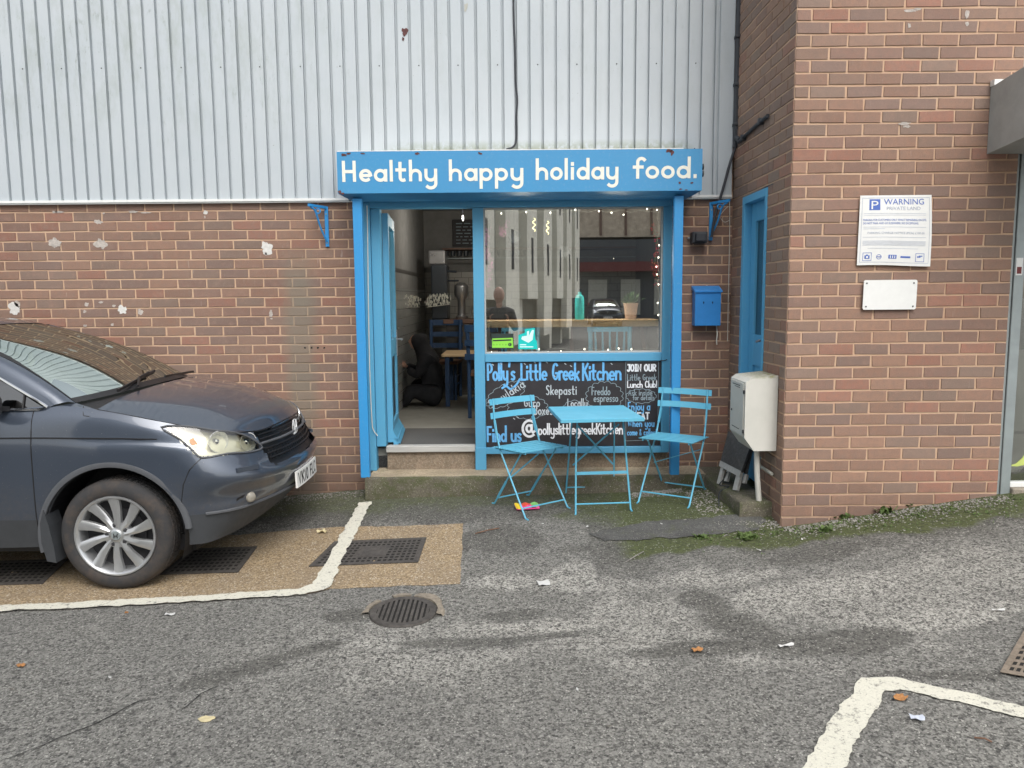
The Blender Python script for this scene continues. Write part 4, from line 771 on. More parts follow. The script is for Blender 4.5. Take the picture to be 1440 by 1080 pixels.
# wiggle under Polly's y
# ---------------- canopy sign on posts
cs = thing('canopy_sign', 'bright blue sign canopy on two blue posts over the cafe front', 'sign', (.08, 5.95, SZ))
sx0, sx1, sy, sz0, sz1 = -1.277, 1.418, 5.82, 2.414, 2.715
mb = MB(); pf = [(sy, sz1), (sy, sz0), (sy+.16, sz0-.022), (sy+.335, sz0-.022), (sy+.335, sz1)]
def cx(i): return sx0 if i == 0 else sx1
bot_in = .06
v = []
for sgn, xx in ((1, sx0), (-1, sx1)): v += [(xx, sy, sz1), (xx, sy, sz0), (xx+sgn*bot_in, sy+.16, sz0-.03), (xx+sgn*bot_in, sy+.325, sz0-.03), (xx, sy+.325, sz0+.03), (xx, sy+.325, sz1)]
mb.add(v, [(0,1,7,6), (1,2,8,7), (2,3,9,8), (3,4,10,9), (4,5,11,10), (5,0,6,11), (0,5,4,3,2,1), (6,7,8,9,10,11)]); sb = mb.build('sign_box', 'sign_paint', cs)
mb = MB(); mb.box((sx0+.005, sy+.001, sz1+.001), (sx1-.14, sy+.32, sz1+.007)); mb.build('capping', 'off_white_sheet', sb)
for i, (px, py, r, a) in enumerate([(484,218,.020,.5),(490,216,.016,.5),(510,216,.02,.25),(587,216,.016,.6),(675,216,.016,.6),(941,212,.024,.5),(945,215,.014,1.2),(956,257,.009,1),(973,257,.010,.8),(957,266,.012,.4),(965,267,.010,.4),(478,270,.012,1),(482,272,.012,.6)]): blotch(px, py, r, 'rust', 'rust_patch', sb, sy-.0005, a, 9, i, .0012)
for k, (cy_, cz) in enumerate(((5.92, 2.60), (5.92, 2.55))): m = MB(); m.lathe([(.0001, 0), (.02, 0), (.024, .01), (.024, .03), (.0001, .03)], 10, (sx1+.002, cy_, cz), 'X'); m.build('sign_fixing', 'dark_metal', sb)
def P_(px, py): p = P(px, py, Y=sy); return p.x, p.z
Ls = Lettering(lambda u, v, h: (u, sy-h, v))
for t, x0, x1, yb in (("Healthy", 482, 615, 254.6), ("happy", 632, 736, 253.4), ("holiday", 754, 869.5, 251.8), ("food.", 891, 981, 250.0)):
    a = P_(x0, yb); b = P_(x1, yb); Ls.text(t, a[0], a[1], 14.2/185, 4.3/185, sp=.25, asc=.95, width=b[0]-a[0])
Ls.build('lettering', 'cream_letters', sb)
for xx, lab in ((-1.150, None), (1.266, None)):
    m = MB(); m.bbox((xx-.036, 5.885, SZ-.006), (xx+.033, 5.945, sz0-.028), .004); m.build('post', 'post_paint', cs)
# ---------------- brick side pillar building
PX, PY = 1.76, 4.92; PZ = 1.707-.0758*22
pil = thing('brick_block', 'projecting brown brick block with a blue side door and parking sign', 'building', (2.5, PY, 0))
tint2 = (1.07, .99, 1.02)
brickwork(pil, [(PX, 3.165, -.15, 6.2)], lambda u, z, h: (u, PY-h, z), PZ, 1.964-.226, pitch=.226, seed=9, tint=tint2)
# side face with door opening
oy0, oy1, oz1 = 5.36, 5.915, 2.372
brickwork(pil, [(-WY+.0, -oy1, -.15, 6.2), (-oy1, -oy0, oz1, 6.2), (-oy0, -PY, -.15, 6.2)], lambda u, z, h: (PX-h, -u, z), PZ, -PY-.113, pitch=.226, seed=13, tint=(.98, .96, .98), name='side_brickwork')
mb = MB(); mb.box((PX+.002, PY+.002, -.3), (3.163, oy0-.002, 6.2)); mb.box((PX+.002, oy1+.002, -.3), (3.163, 7, 6.2)); mb.box((PX+.002, oy0, oz1+.002), (3.163, oy1, 6.2)); mb.box((PX+.3, oy0-.001, -.3), (3.163, oy1+.001, oz1)); mb.build('wall_core', 'mortar', pil)
sdr = MB(); sdr.bbox((PX-.012, oy1-.055, SZ-.05), (PX+.08, oy1-.001, oz1-.001), .003); sdr.bbox((PX-.012, oy0+.001, SZ-.05), (PX+.08, oy0+.04, oz1-.001), .003); sdr.bbox((PX-.012, oy0+.041, oz1-.055), (PX+.08, oy1-.056, oz1-.001), .003)
fd = sdr.build('door_frame', 'door_paint', pil)
m = MB(); dx = PX+.045; y0, y1 = oy0+.041, oy1-.056
m.bbox((dx, y0, SZ), (dx+.04, y0+.09, oz1-.057), .003); m.bbox((dx, y1-.10, SZ), (dx+.04, y1, oz1-.057), .003)
for a, b in ((SZ, .5), (1.12, 1.35), (2.18, oz1-.057)): m.bbox((dx+.001, y0+.088, a), (dx+.039, y1-.098, b), .003)
m.box((dx+.018, y0+.088, .5), (dx+.03, y1-.098, 1.12)); sd_ = m.build('side_door', 'door_paint', pil); tag(sd_, 'sky blue timber door with a tall glass panel')
m = MB(); m.box((dx+.018, y0+.088, 1.351), (dx+.026, y1-.098, 2.179)); m.build('door_pane', 'side_glass', sd_)
m = MB(); m.bbox((dx-.012, y0+.02, 1.28), (dx-.0005, y0+.075, 1.38), .003); m.tube([(dx-.01, y0+.05, 1.32), (dx-.05, y0+.05, 1.32), (dx-.05, y0+.11, 1.31)], .009); m.build('handle', 'appliance_steel', sd_)
mb = MB(); mb.bbox((PX-.004, oy0-.11, oz1+.001), (PX+.1, oy1+.11, oz1+.012), .002); mb.build('lintel_edge', 'dark_metal', pil)
for i, (px, py, r, a) in enumerate([(1281,15,.04,.2), (1290,13,.025,.3), (1272,174,.04,.2), (1275,178,.02,.35), (1360,20,.012,2), (1360,34,.012,1.1), (1279,36,.010,1.2)]): blotch(px, py, r, 'plaster_patch', 'plaster_mark', pil, PY-.0055, a, 12, i, .0012)
# ---------------- neighbouring shopfront
nb = thing('neighbour_shop', 'grey framed glazed shopfront at the right edge beside the brick pillar', 'shopfront', (3.4, 4.97, .33))
NX = 3.17
mb = MB(); mb.bbox((NX, 4.935, .18), (NX+.02, 5.05, 6.1), .003); mb.bbox((NX+.022, 4.925, .20), (NX+.085, 5.0, 2.6), .004); mb.bbox((5.2, 4.93, .2), (5.26, 5.0, 2.6), .004); mb.build('frame', 'aluminium', nb)
mb = MB(); mb.bbox((NX+.086, 4.935, .375), (5.2, 5.0, .405), .003); mb.build('sill', 'off_white_sheet', nb); mb = MB(); mb.bbox((NX+.086, 4.90, .2), (5.4, 5.05, .374), .01); mb.build('base', 'plain_concrete', nb)
mb = MB(); mb.box((NX+.086, 4.965, .406), (5.199, 4.971, 2.6)); mb.build('shop_pane', 'shop_glass', nb)
mb = MB(); mb.box((NX+.022, 6.5, .3), (7, 6.55, 2.9)); mb.box((NX+.022, 5.06, .28), (7, 6.5, .3)); mb.box((NX+.022, 5.06, 2.7), (7, 6.5, 2.75)); mb.box((6.95, 5.06, .3), (7, 6.5, 2.7)); mb.box((5.27, 4.95, .2), (7, 5.05, 6.1)); mb.box((NX+.022, 5.0, 2.62), (5.27, 5.05, 6.1)); mb.build('shop_shell', 'grey_box_metal', nb)
mb = MB(); mb.bbox((NX+.03, 4.93, 3.14), (5.26, 4.999, 3.9), .004); mb.bbox((NX+.03, 4.93, 3.92), (5.26, 4.999, 6.1), .004); mb.build('upper_panel', 'charcoal_cladding', nb)
mb = MB(); mb.box((NX+.03, 4.922, 3.13), (5.26, 4.99, 3.139)); mb.box((NX+.03, 4.922, 3.901), (5.26, 4.99, 3.919)); mb.build('panel_trim', 'off_white_sheet', nb)
cn = thing('metal_canopy', 'weathered grey metal box canopy jutting out over the neighbouring shop', 'canopy', (4, 4.5, 2.5))
mb = MB(); c0 = 2.965
mb.add([(c0, 4.912, 2.50), (c0+.01, 3.9, 2.60), (c0+.01, 3.9, 3.02), (c0, 4.912, 2.90), (6.2, 4.912, 2.5), (6.2, 3.9, 2.6), (6.2, 3.9, 3.02), (6.2, 4.912, 2.9)], [(0,1,2,3),(4,7,6,5),(0,4,5,1),(3,2,6,7),(1,5,6,2),(0,3,7,4)]); mb.build('canopy_box', 'grey_box_metal', cn)
mb = MB(); mb.add([(c0-.004, 4.913, 2.902), (c0+.2, 4.913, 2.935), (c0+.2, 4.87, 2.935), (c0-.004, 4.87, 2.902), (c0-.004, 4.913, 2.938), (c0-.004, 4.87, 2.938)], [(0,1,2,3),(0,3,5,4),(4,5,2,1),(0,4,1),(3,2,5)]); mb.build('corner_flashing', 'white_plastic', cn)
# sticker on frame, plant ornament inside shop
m = MB(); p = P(1414, 375, Y=4.92); m.bbox((NX+.028, 4.921, p.z-.055), (NX+.07, 4.9248, p.z+.055), .001); o = solo(m, 'frame_sticker', 'off_white_sheet', (NX+.05, 4.922, p.z), 'small white and red sticker on the grey shop frame', 'sticker')
m = MB(); m.box((NX+.034, 4.9203, p.z-.045), (NX+.064, 4.9209, p.z-.002)); a = m.build('print', 'awning_red', None); a.data.transform(Matrix.Translation((-(NX+.05), -4.922, -p.z))); a.parent = o
# driftwood & chair in the neighbouring shop
m = MB(); rr = random.Random(3)
bx = P(1425, 640, Y=5.4)
for k in range(7): m.tube(catmull([(bx.x+rr.uniform(-.12,.25), 5.35+rr.uniform(-.1,.15), .32), (bx.x+rr.uniform(-.1,.2), 5.4, .6+rr.uniform(-.1,.1)), (bx.x+rr.uniform(-.15,.2), 5.38, .85+rr.uniform(-.1,.15)), (bx.x+rr.uniform(-.2,.25), 5.4, 1.1+rr.uniform(-.1,.15))], 4), [.05-.035*i/12 for i in range(13)], 7)
solo(m, 'driftwood', 'slate_wood', (bx.x, 5.4, .3), 'gnarled driftwood piece standing inside the neighbouring shop window', 'driftwood', smooth=True)
m = MB(); a = P(1418, 655, Y=4.96); m.prism([(0,0),(.05,.012),(.09,.05),(.13,.12),(.15,.17),(.17,.10),(.22,.06),(.14,.01),(.06,-.006)], lambda u, v, t: (a.x+u, 4.9645-t, a.z+v), 0, .0012); simple('vinyl_lime', (.5, .58, .16), .5); solo(m, 'vinyl_leaf', 'vinyl_lime', (a.x, 4.964, a.z), 'lime green leaf shaped vinyl stuck low on the neighbouring shop glass', 'window sticker')
m = MB(); a = P(1432, 520, Y=5.3); m.bbox((a.x-.02, 5.3, .3), (a.x+.35, 5.33, 1.25), .02); m.bbox((a.x-.02, 5.3, .65), (a.x+.35, 5.7, .69), .01); solo(m, 'shop_chair', 'white_plastic', (a.x+.15, 5.5, .3), 'pale chair seen dimly behind the neighbouring shop glass', 'chair')
# ---------------- wall items
pb = thing('post_box', 'blue wall mounted letter box on the brick between the cafe and the side door', 'letter box', (1.55, 6.15, 1.40))
a = P(977, 404, Y=6.09); b = P(1014, 458, Y=6.09); mb = MB(); mb.bbox((a.x+.006, 6.09, b.z), (b.x-.004, 6.194, a.z-.02), .004); mb.build('body', 'post_box_paint', pb)
mb = MB(); mb.add([(a.x-.002, 6.078, a.z-.028), (b.x+.004, 6.078, a.z-.028), (b.x+.004, 6.194, a.z+.012), (a.x-.002, 6.194, a.z+.012), (a.x-.002, 6.078, a.z-.04), (b.x+.004, 6.078, a.z-.04), (b.x+.004, 6.194, a.z-.018), (a.x-.002, 6.194, a.z-.018)], [(0,1,2,3),(4,7,6,5),(0,4,5,1),(1,5,6,2),(2,6,7,3),(3,7,4,0)]); mb.build('lid', 'post_box_paint', pb)
for px in (989.5, 1002): q = P(px, 425, Y=6.09); m = MB(); m.lathe([(.0001, -.001), (.005, -.001), (.005, .002)], 8, (q.x, 6.088, q.z), 'Y'); m.box((q.x-.002, 6.0885, q.z-.014), (q.x+.002, 6.0895, q.z)); m.build('slot', 'pit_black', pb)
m = MB(); q = P(1008, 460, Y=6.14); m.tube(catmull([(q.x, 6.15, q.z+.01), (q.x+.002, 6.13, q.z-.05), (q.x-.002, 6.13, q.z-.10), (q.x+.001, 6.13, q.z-.14)], 4), .0045, 5); m.build('string_tail', 'cable_white', pb)
al = thing('wall_sensor', 'small black box sensor with two wall lugs left of the right bracket', 'sensor', (1.5, 6.15, 2.1)); a = P(973, 326, Y=6.13); b = P(994, 342, Y=6.13)
m = MB(); m.bbox((a.x, 6.10, b.z), (b.x, 6.194, a.z), .008); m.bbox((a.x+.02, 6.07, b.z+.012), (b.x-.02, 6.14, a.z-.012), .006); m.build('body', 'cable_black', al)
for xx in (a.x-.012, b.x+.012): m = MB(); m.lathe([(.0001, 0), (.008, .0), (.008, .02)], 8, (xx, 6.17, (a.z+b.z)/2), 'Y'); m.build('lug', 'aluminium', al)
def bracket(px, pyt, pyb, flip, label):
    a = P(px, pyt, Y=6.17); b = P(px, pyb, Y=6.17); L = a.z-b.z; r_ = thing('hanging_bracket', label, 'bracket', (a.x, 6.17, b.z), 'blue hanging basket brackets either side of the cafe front')
    m = MB(); m.bbox((a.x-.014, 6.178, b.z), (a.x+.014, 6.193, a.z), .003); m.build('back_plate', 'bracket_paint', r_)
    m = MB(); sg = -1 if flip else 1; reach = .13; m.bar((a.x, 6.18, a.z-.01), (a.x+sg*reach*.75, 6.02, a.z-.006), .014, .02); m.tube(catmull([(a.x, 6.175, b.z+.04), (a.x+sg*.035, 6.13, b.z+L*.45), (a.x+sg*.06, 6.08, a.z-.05), (a.x+sg*.09, 6.04, a.z-.015)], 5), .008, 6)
    m.tube(catmull([(a.x+sg*(.045+.018*math.cos(t)), 6.1, a.z-.045+.018*math.sin(t)) for t in np.arange(0, 7, .9)], 2), .006, 6); m.build('scroll_arm', 'bracket_paint', r_)
    for zz in (b.z+.03, a.z-.06): m = MB(); m.lathe([(.0001, 0), (.006, 0), (.006, .006)], 6, (a.x, 6.172, zz), 'Y'); m.build('bolt', 'aluminium', r_)
bracket(458, 290, 347, True, 'blue scroll bracket high on the brick left of the cafe sign'); bracket(1001, 284, 338, False, 'blue scroll bracket on the brick right of the cafe sign under the black cable')
# black service pipe and cable
mb = MB(); pts = [(1.755, 6.13, 6.1), (1.752, 6.13, 4.0), (1.748, 6.13, 3.0), (1.745, 6.12, 2.78)]+[tuple(P(px, py, Y=6.12)) for px, py in ((1026,232), (1019,258), (1011,285), (1004,312), (1001,333))]
mb.tube(pts[:4], .022, 8); mb.tube(catmull(pts[3:], 5), .011, 7); 
mb.tube([(1.747, 6.12, 2.85), (1.745, 6.0, 2.81)], .02, 8); mb.tube([(1.74, 6.03, 2.80), (1.738, 5.6, 2.83), (1.738, 5.35, 2.84)], .014, 8)
for yy, zz in ((5.9, 2.806), (5.5, 2.836)): mb.bbox((1.72, yy-.02, zz-.022), (1.757, yy+.02, zz+.022), .004)
for z in (2.95, 3.25, 3.6, 4.1, 4.7): mb.bbox((1.725, 6.1, z-.012), (1.778, 6.16, z+.012), .004)
solo(mb, 'service_pipe', 'cable_black', (1.75, 6.13, 2.8), 'black pipe down the cladding corner with a branch along the side wall', 'pipe', smooth=True)
mb = MB(); mb.tube(catmull([P(1026,281,Y=6.17), P(1026,330,Y=6.17), P(1025,380,Y=6.17), P(1023,480,Y=6.17)], 3), .003, 5); mb.tube(catmull([P(1011,305,Y=6.15), P(1018,296,Y=6.15), P(1024,290,Y=6.15)], 4), .002, 5); mb.tube(catmull([P(1010,302,Y=6.15), P(1018,312,Y=6.15), P(1026,310,Y=6.16)], 4), .002, 5)
solo(mb, 'thin_wire', 'cable_white', P(1026,290,Y=6.17), 'thin pale wire looping down the inner brick corner', 'wire')
# meter cabinet
mc = thing('meter_cabinet', 'off white meter cabinet fixed to the side wall by the corner', 'meter box', (1.64, 5.18, .6))
mx0, mx1, my0, my1, mz0, mz1 = 1.538, 1.752, 5.03, 5.37, .61, 1.095
m = MB(); ch = .05    # outline in xz with chamfered outer corners, and sloped top
pl = [(mx1, mz0), (mx0+.065, mz0), (mx0, mz0+.09), (mx0, mz1-.025), (mx0+.035, mz1), (mx1, mz1+.018)]
m.prism(pl, lambda u, v, t: (u, t, v), my0, my1); m.build('shell', 'meter_cabinet_shell', mc)
m = MB(); m.bbox((mx0-.007, my0+.022, mz0+.10), (mx0-.0005, my1-.02, mz1-.035), .002); dd = m.build('cabinet_door', 'meter_cabinet_shell', mc)
m = MB(); m.lathe([(.0001,-.002),(.008,-.002),(.009,.003)], 8, (mx0-.008, my1-.06, (mz0+mz1)/2), 'X'); m.build('lock', 'dark_metal', dd)
for zz in (mz0+.13, mz1-.09): m = MB(); m.bbox((mx0-.012, my0+.004, zz-.012), (mx0+.004, my0+.02, zz+.012), .002); m.build('hinge', 'dark_metal', mc)
m = MB(); 
for zz in (mz1-.06, mz0+.13): m.box((mx0-.0078, my0+.10, zz), (mx0-.0071, my1-.07, zz+.006))
for zz in (mz1-.072, ): m.box((mx0-.0078, my0+.10, zz), (mx0-.0071, my1-.12, zz+.004))
m.build('vent_slots', 'dark_metal', dd)
m = MB(); gp = Pg(1068, 722); m.tube(catmull([(1.655, 5.13, mz0+.002), (1.66, 5.128, .45), (1.672, 5.123, .3), (1.685, 5.12, .13)], 4), .019, 12); m.build('conduit', 'meter_cabinet_shell', mc, smooth=True)
m = MB(); m.tube([(1.722, 5.30, mz0), (1.722, 5.30, .48), (1.722, 5.26, .45)], .013, 8); m.tube([(1.735, 5.32, .45), (1.735, 5.05, .45)], .011, 8); m.build('pipe', 'pier_grey', mc, smooth=True)
# folded A-board leaning under the cabinet
ab = thing('folded_a_board', 'folded slate A board with white feet leaning under the meter cabinet', 'A board', (1.6, 5.4, SZ))
def lerp(a, b, t): return a+(b-a)*t
fr_l, fr_r = P(1015,673,Z=SZ), P(1039,690,Z=SZ)              # where the two front feet stand
br = P(1042,664,Y=fr_r.y+.015); bl = P(1013,649,Y=br.y+.26); tr_ = P(1056,625,Y=br.y+.07); tl = P(1024,606,Y=bl.y+.07)
nn = (tr_-tl).cross(bl-tl).normalized(); nn = nn if nn.y < 0 else -nn
def slab(m, a, b, c, d, t): m.add([a, b, c, d, a-nn*t, b-nn*t, c-nn*t, d-nn*t], [(0,1,2,3),(7,6,5,4),(0,4,5,1),(1,5,6,2),(2,6,7,3),(3,7,4,0)])
m = MB(); slab(m, tl, tr_, br, bl, .018); m.build('front_panel', 'slate_wood', ab)
dn_ = (bl-tl); m = MB(); slab(m, bl+nn*.004-dn_*.03, br+nn*.004-dn_*.03, br+dn_*.15+nn*.004, bl+dn_*.15+nn*.004, .026); m.build('bottom_rail', 'white_wood', ab)
for t, wd_ in ((.12, .03), (.90, .045)):
    a = lerp(bl, br, t)-nn*.016; k = (a.z-SZ)/max(.01, -dn_.z); m = MB(); m.bar(a, a+dn_*k, wd_, .022, up=tuple(nn)); m.build('leg', 'white_wood', ab)
bk = nn*-.05; m = MB(); slab(m, tl+bk*.4, tr_+bk*.4, br+bk, bl+bk, .015); m.build('rear_panel', 'slate_wood', ab)
for t, dz in ((.25, .02), (1.02, .05)):
    a = lerp(bl, br, t)+bk; k = max(.1, (a.z-SZ-dz)/max(.01, -dn_.z)); m = MB(); m.bar(a, a+dn_*k, .03, .02, up=tuple(nn)); m.build('rear_foot', 'white_wood', ab)
m = MB(); a = P(1012,682,Z=SZ+.006); m.tube(catmull([P(1022,664,Y=5.45), P(1018,673,Y=5.5), a, P(1025,684,Z=SZ+.006), P(1012,692,Y=5.42), P(1011,712,Y=5.3)], 5), .004, 6); solo(m, 'black_lead', 'cable_black', a, 'thin black lead trailing over the side of the step by the A board', 'cable')
# ---------------- signs on the pillar
ps = thing('parking_sign', 'white and blue private land parking warning sign, slightly bent, on the brick pillar', 'sign', (2.41, 4.9, 1.8))
sY = 4.900; cor = [P(1205,373,Y=sY), P(1308,374,Y=sY-.012), P(1310,274,Y=sY), P(1210,275,Y=sY)]   # bl br tr tl
def S(u, v, h=0):
    p = cor[0]*(1-u)*(1-v)+cor[1]*u*(1-v)+cor[2]*u*v+cor[3]*(1-u)*v; return Vector((p.x+.006*math.sin(v*3.1)*(u), p.y-h-.008*math.sin(math.pi*v)*math.sin(math.pi*min(1, u*1.1)), p.z+.003*math.sin(u*5)*(1-v)))
m = MB(); N = 12; g1 = [[S(i/N, j/N) for i in range(N+1)] for j in range(N+1)]; g2 = [[S(i/N, j/N, -.003) for i in range(N+1)] for j in range(N+1)]; m.grid(g1); m.grid(g2, flip=True)
for i in range(N):
    m.add([S(i/N,0), S((i+1)/N,0), S((i+1)/N,0,-.003), S(i/N,0,-.003)], [(0,1,2,3)]); m.add([S(0,i/N), S(0,(i+1)/N), S(0,(i+1)/N,-.003), S(0,i/N,-.003)], [(0,1,2,3)]); m.add([S(1,i/N), S(1,(i+1)/N), S(1,(i+1)/N,-.003), S(1,i/N,-.003)], [(0,1,2,3)])
plt = m.build('plate', 'off_white_sheet', ps, smooth=True, normals=False); SW = (cor[1]-cor[0]).length; SH = (cor[3]-cor[0]).length
Fs = lambda u, v, h: S(u/SW, v/SH, h)
def st(t, u, v, size, w_, matn, nm='print'): o = print_text(t, size*SH, lambda x, y, h: S(u+x/SW, v+y/SH, h), plt, nm, matn, width=w_*SW if w_ else None); return o
def subdiv_bar(m, u0, v0, u1, v1, h=.0012):
    k = max(1, int(max(u1-u0, v1-v0)*12)); 
    for i in range(k):
        a, b = (u0+(u1-u0)*i/k, u0+(u1-u0)*(i+1)/k) if u1-u0 > v1-v0 else (u0, u1); c, d = (v0, v1) if u1-u0 > v1-v0 else (v0+(v1-v0)*i/k, v0+(v1-v0)*(i+1)/k); m.add([S(a,c,h), S(b,c,h), S(b,d,h), S(a,d,h)], [(0,1,2,3)])
m = MB()
for a in ((.03,.04,.035,.965), (.965,.04,.97,.965), (.035,.96,.965,.966), (.035,.04,.965,.045)): subdiv_bar(m, *a)
m.build('border', 'print_grey', plt, normals=False)
m = MB(); subdiv_bar(m, .13, .79, .28, .945); m.build('parking_symbol', 'print_blue', plt, normals=False); st('P', .158, .805, .17, .095, 'off_white_sheet', 'letter')
st('WARNING', .33, .868, .115, .56, 'print_blue'); st('PRIVATE LAND', .37, .79, .07, .47, 'print_grey')
st('PARKING FOR CUSTOMERS ONLY WHILST REMAINING ON SITE.', .055, .635, .042, .87, 'print_blue'); st('DO NOT PARK AND GO ELSEWHERE. NO EXCEPTIONS.', .055, .588, .042, .76, 'print_blue'); st('PARKING CHARGE NOTICE (PCN) £100.00', .12, .45, .042, .78, 'print_grey')
m = MB()
for v in (.74, .715, .545, .52, .40, .345, .33, .315, .30, .285, .24): subdiv_bar(m, .06 if v != .24 else .13, v, .92 if v not in (.52, .24) else (.35 if v == .52 else .82), v+.006)
m.build('small_print', 'print_soft', plt, normals=False)
m = MB()
for (u0, u1) in ((.07, .19), (.79, .91)):
    for a in ((u0, .06, u1, .066), (u0, .174, u1, .18), (u0, .066, u0+.006, .174), (u1-.006, .066, u1, .174)): subdiv_bar(m, *a)
for a in ((.095, .09, .165, .14), (.115, .14, .14, .152), (.81, .12, .86, .14), (.835, .135, .885, .15), (.42, .095, .53, .15), (.585, .11, .72, .135)): subdiv_bar(m, *a)
for k in range(16):
    t0, t1 = 2*math.pi*k/16, 2*math.pi*(k+1)/16; m.add([S(.29+r*.036*math.cos(t), .118+r*.036*math.sin(t), .0012) for t, r in ((t0, .8), (t0, 1), (t1, 1), (t1, .8))], [(0,1,2,3)])
subdiv_bar(m, .265, .112, .315, .124); m.build('icons', 'print_blue', plt, normals=False)
m = MB()
for k in range(16):
    t0, t1 = 2*math.pi*k/16, 2*math.pi*(k+1)/16; m.add([S(.13, .115, .002), S(.13+.016*math.cos(t0), .115+.016*math.sin(t0), .002), S(.13+.016*math.cos(t1), .115+.016*math.sin(t1), .002)], [(0,1,2)])
for x_ in (.44, .47, .50): subdiv_bar(m, x_, .102, x_+.012, .14, .002)
m.build('icon_detail', 'off_white_sheet', plt, normals=False)
bs = thing('blank_sign', 'small blank white plate with rounded corners below the parking sign', 'sign', (2.39, 4.9, 1.6))
a, b = P(1214,394,Y=4.9), P(1287,435,Y=4.9); m = MB(); rr_ = .012; x0, x1, z0, z1 = a.x, b.x, b.z, a.z
pl = [(x1-rr_+rr_*math.cos(t), z1-rr_+rr_*math.sin(t)) for t in np.linspace(0, math.pi/2, 5)]+[(x0+rr_-rr_*math.sin(t), z1-rr_+rr_*math.cos(t)) for t in np.linspace(0, math.pi/2, 5)]+[(x0+rr_-rr_*math.cos(t), z0+rr_-rr_*math.sin(t)) for t in np.linspace(0, math.pi/2, 5)]+[(x1-rr_+rr_*math.sin(t), z0+rr_-rr_*math.cos(t)) for t in np.linspace(0, math.pi/2, 5)]
m.prism(pl, lambda u, v, t: (u+.012*(v-z0), 4.899-t, v), 0, .006); m.build('plate', 'off_white_sheet', bs)
for u, v in ((x0+.02, z0+.02), (x1-.02, z0+.02), (x0+.02, z1-.02), (x1-.02, z1-.02)): m = MB(); m.lathe([(.0001, 0), (.005, .001), (.005, .004)], 8, (u, 4.889, v), 'Y'); m.build('screw', 'dark_metal', bs)
# ================================================================== CAR
CX, CYc, CZ = -2.355, 5.28, -.077
car = thing('parked_car', 'dark blue grey SUV parked nose right along the brick wall', 'car', (CX, CYc, CZ), 'cars')
def W_(x, d, z): return (CX+x, CYc-d, CZ+z)
TB = dict(  # row: list of (x,d,z) rear centre -> side -> nose centre
 r0=[(-3.45,0,.34),(-3.44,.5,.33),(-3.36,.72,.31),(-3.05,.82,.29),(-2.6,.83,.28),(-1.6,.835,.26),(-.7,.835,.26),(-.3,.84,.27),(0,.84,.27),(.3,.835,.27),(.49,.79,.262),(.59,.68,.275),(.66,.48,.29),(.71,.25,.31),(.725,0,.315)],
 r1=[(-3.58,0,.45),(-3.56,.5,.45),(-3.46,.74,.44),(-3.1,.845,.435),(-2.6,.855,.435),(-1.6,.86,.435),(-.7,.86,.435),(-.3,.86,.435),(0,.865,.44),(.3,.858,.445),(.52,.80,.448),(.68,.69,.452),(.77,.50,.456),(.845,.26,.465),(.86,0,.465)],
 r2=[(-3.62,0,.55),(-3.6,.5,.55),(-3.48,.75,.54),(-3.1,.85,.53),(-2.6,.862,.53),(-1.6,.865,.53),(-.7,.865,.53),(-.3,.865,.53),(0,.87,.53),(.3,.866,.53),(.525,.805,.535),(.695,.69,.54),(.81,.50,.545),(.888,.26,.552),(.905,0,.555)],
 r3=[(-3.60,0,.68),(-3.58,.5,.68),(-3.47,.75,.68),(-3.1,.85,.68),(-2.6,.865,.68),(-1.6,.868,.68),(-.7,.866,.68),(-.3,.866,.69),(0,.872,.70),(.3,.864,.69),(.565,.83,.665),(.755,.71,.65),(.865,.50,.642),(.912,.26,.645),(.926,0,.648)],
 r4=[(-3.56,0,.85),(-3.54,.5,.85),(-3.44,.74,.85),(-3.1,.85,.85),(-2.6,.865,.85),(-1.6,.868,.85),(-.7,.864,.85),(-.3,.864,.85),(0,.868,.85),(.3,.855,.84),(.545,.80,.80),(.72,.675,.745),(.825,.48,.705),(.875,.25,.70),(.888,0,.70)],
 r5=[(-3.54,0,.93),(-3.52,.5,.93),(-3.42,.74,.93),(-3.1,.84,.925),(-2.6,.855,.925),(-1.6,.86,.925),(-.7,.857,.92),(-.3,.855,.918),(0,.85,.91),(.28,.835,.895),(.53,.775,.855),(.70,.65,.80),(.80,.46,.765),(.85,.24,.76),(.865,0,.76)],
 r6=[(-3.5,0,1.03),(-3.48,.5,1.03),(-3.38,.73,1.03),(-3.1,.825,1.03),(-2.6,.84,1.03),(-1.6,.845,1.02),(-.7,.838,1.01),(-.3,.835,1.03),(-.02,.835,1.00),(.26,.82,.955),(.515,.75,.905),(.685,.635,.86),(.77,.45,.825),(.815,.235,.83),(.83,0,.83)],
 r7=[(-3.45,0,1.1),(-3.43,.5,1.1),(-3.34,.70,1.1),(-3.1,.79,1.1),(-2.6,.80,1.1),(-1.6,.805,1.09),(-.7,.80,1.085),(-.32,.795,1.105),(-.05,.805,1.075),(.25,.79,1.01),(.5,.725,.948),(.67,.62,.905),(.745,.44,.885),(.79,.23,.893),(.805,0,.898)])
ctrl = [TB['r%d' % i] for i in range(8)]
KU, KV = 7, 9
NET = net(ctrl, KU, KV); NU, NV = len(NET), len(NET[0])
RW, WZ, WXR = .425, .333, -2.62
def snapv(p):
    x, d, z = p
    if d > .5:
        for wx in (0, WXR):
            dx, dz = x-wx, z-WZ; r = math.hypot(dx, dz)
            if r < RW and r > 1e-6: return (wx+dx*RW/r, d, max(.22, WZ+dz*RW/r))
    return tuple(p)
HL = [(-.0,0)]
hl_poly = [(229,601),(262,599),(300,600),(330,606),(352,617),(367,630),(350,635),(318,639),(282,645),(268,634),(250,617)]
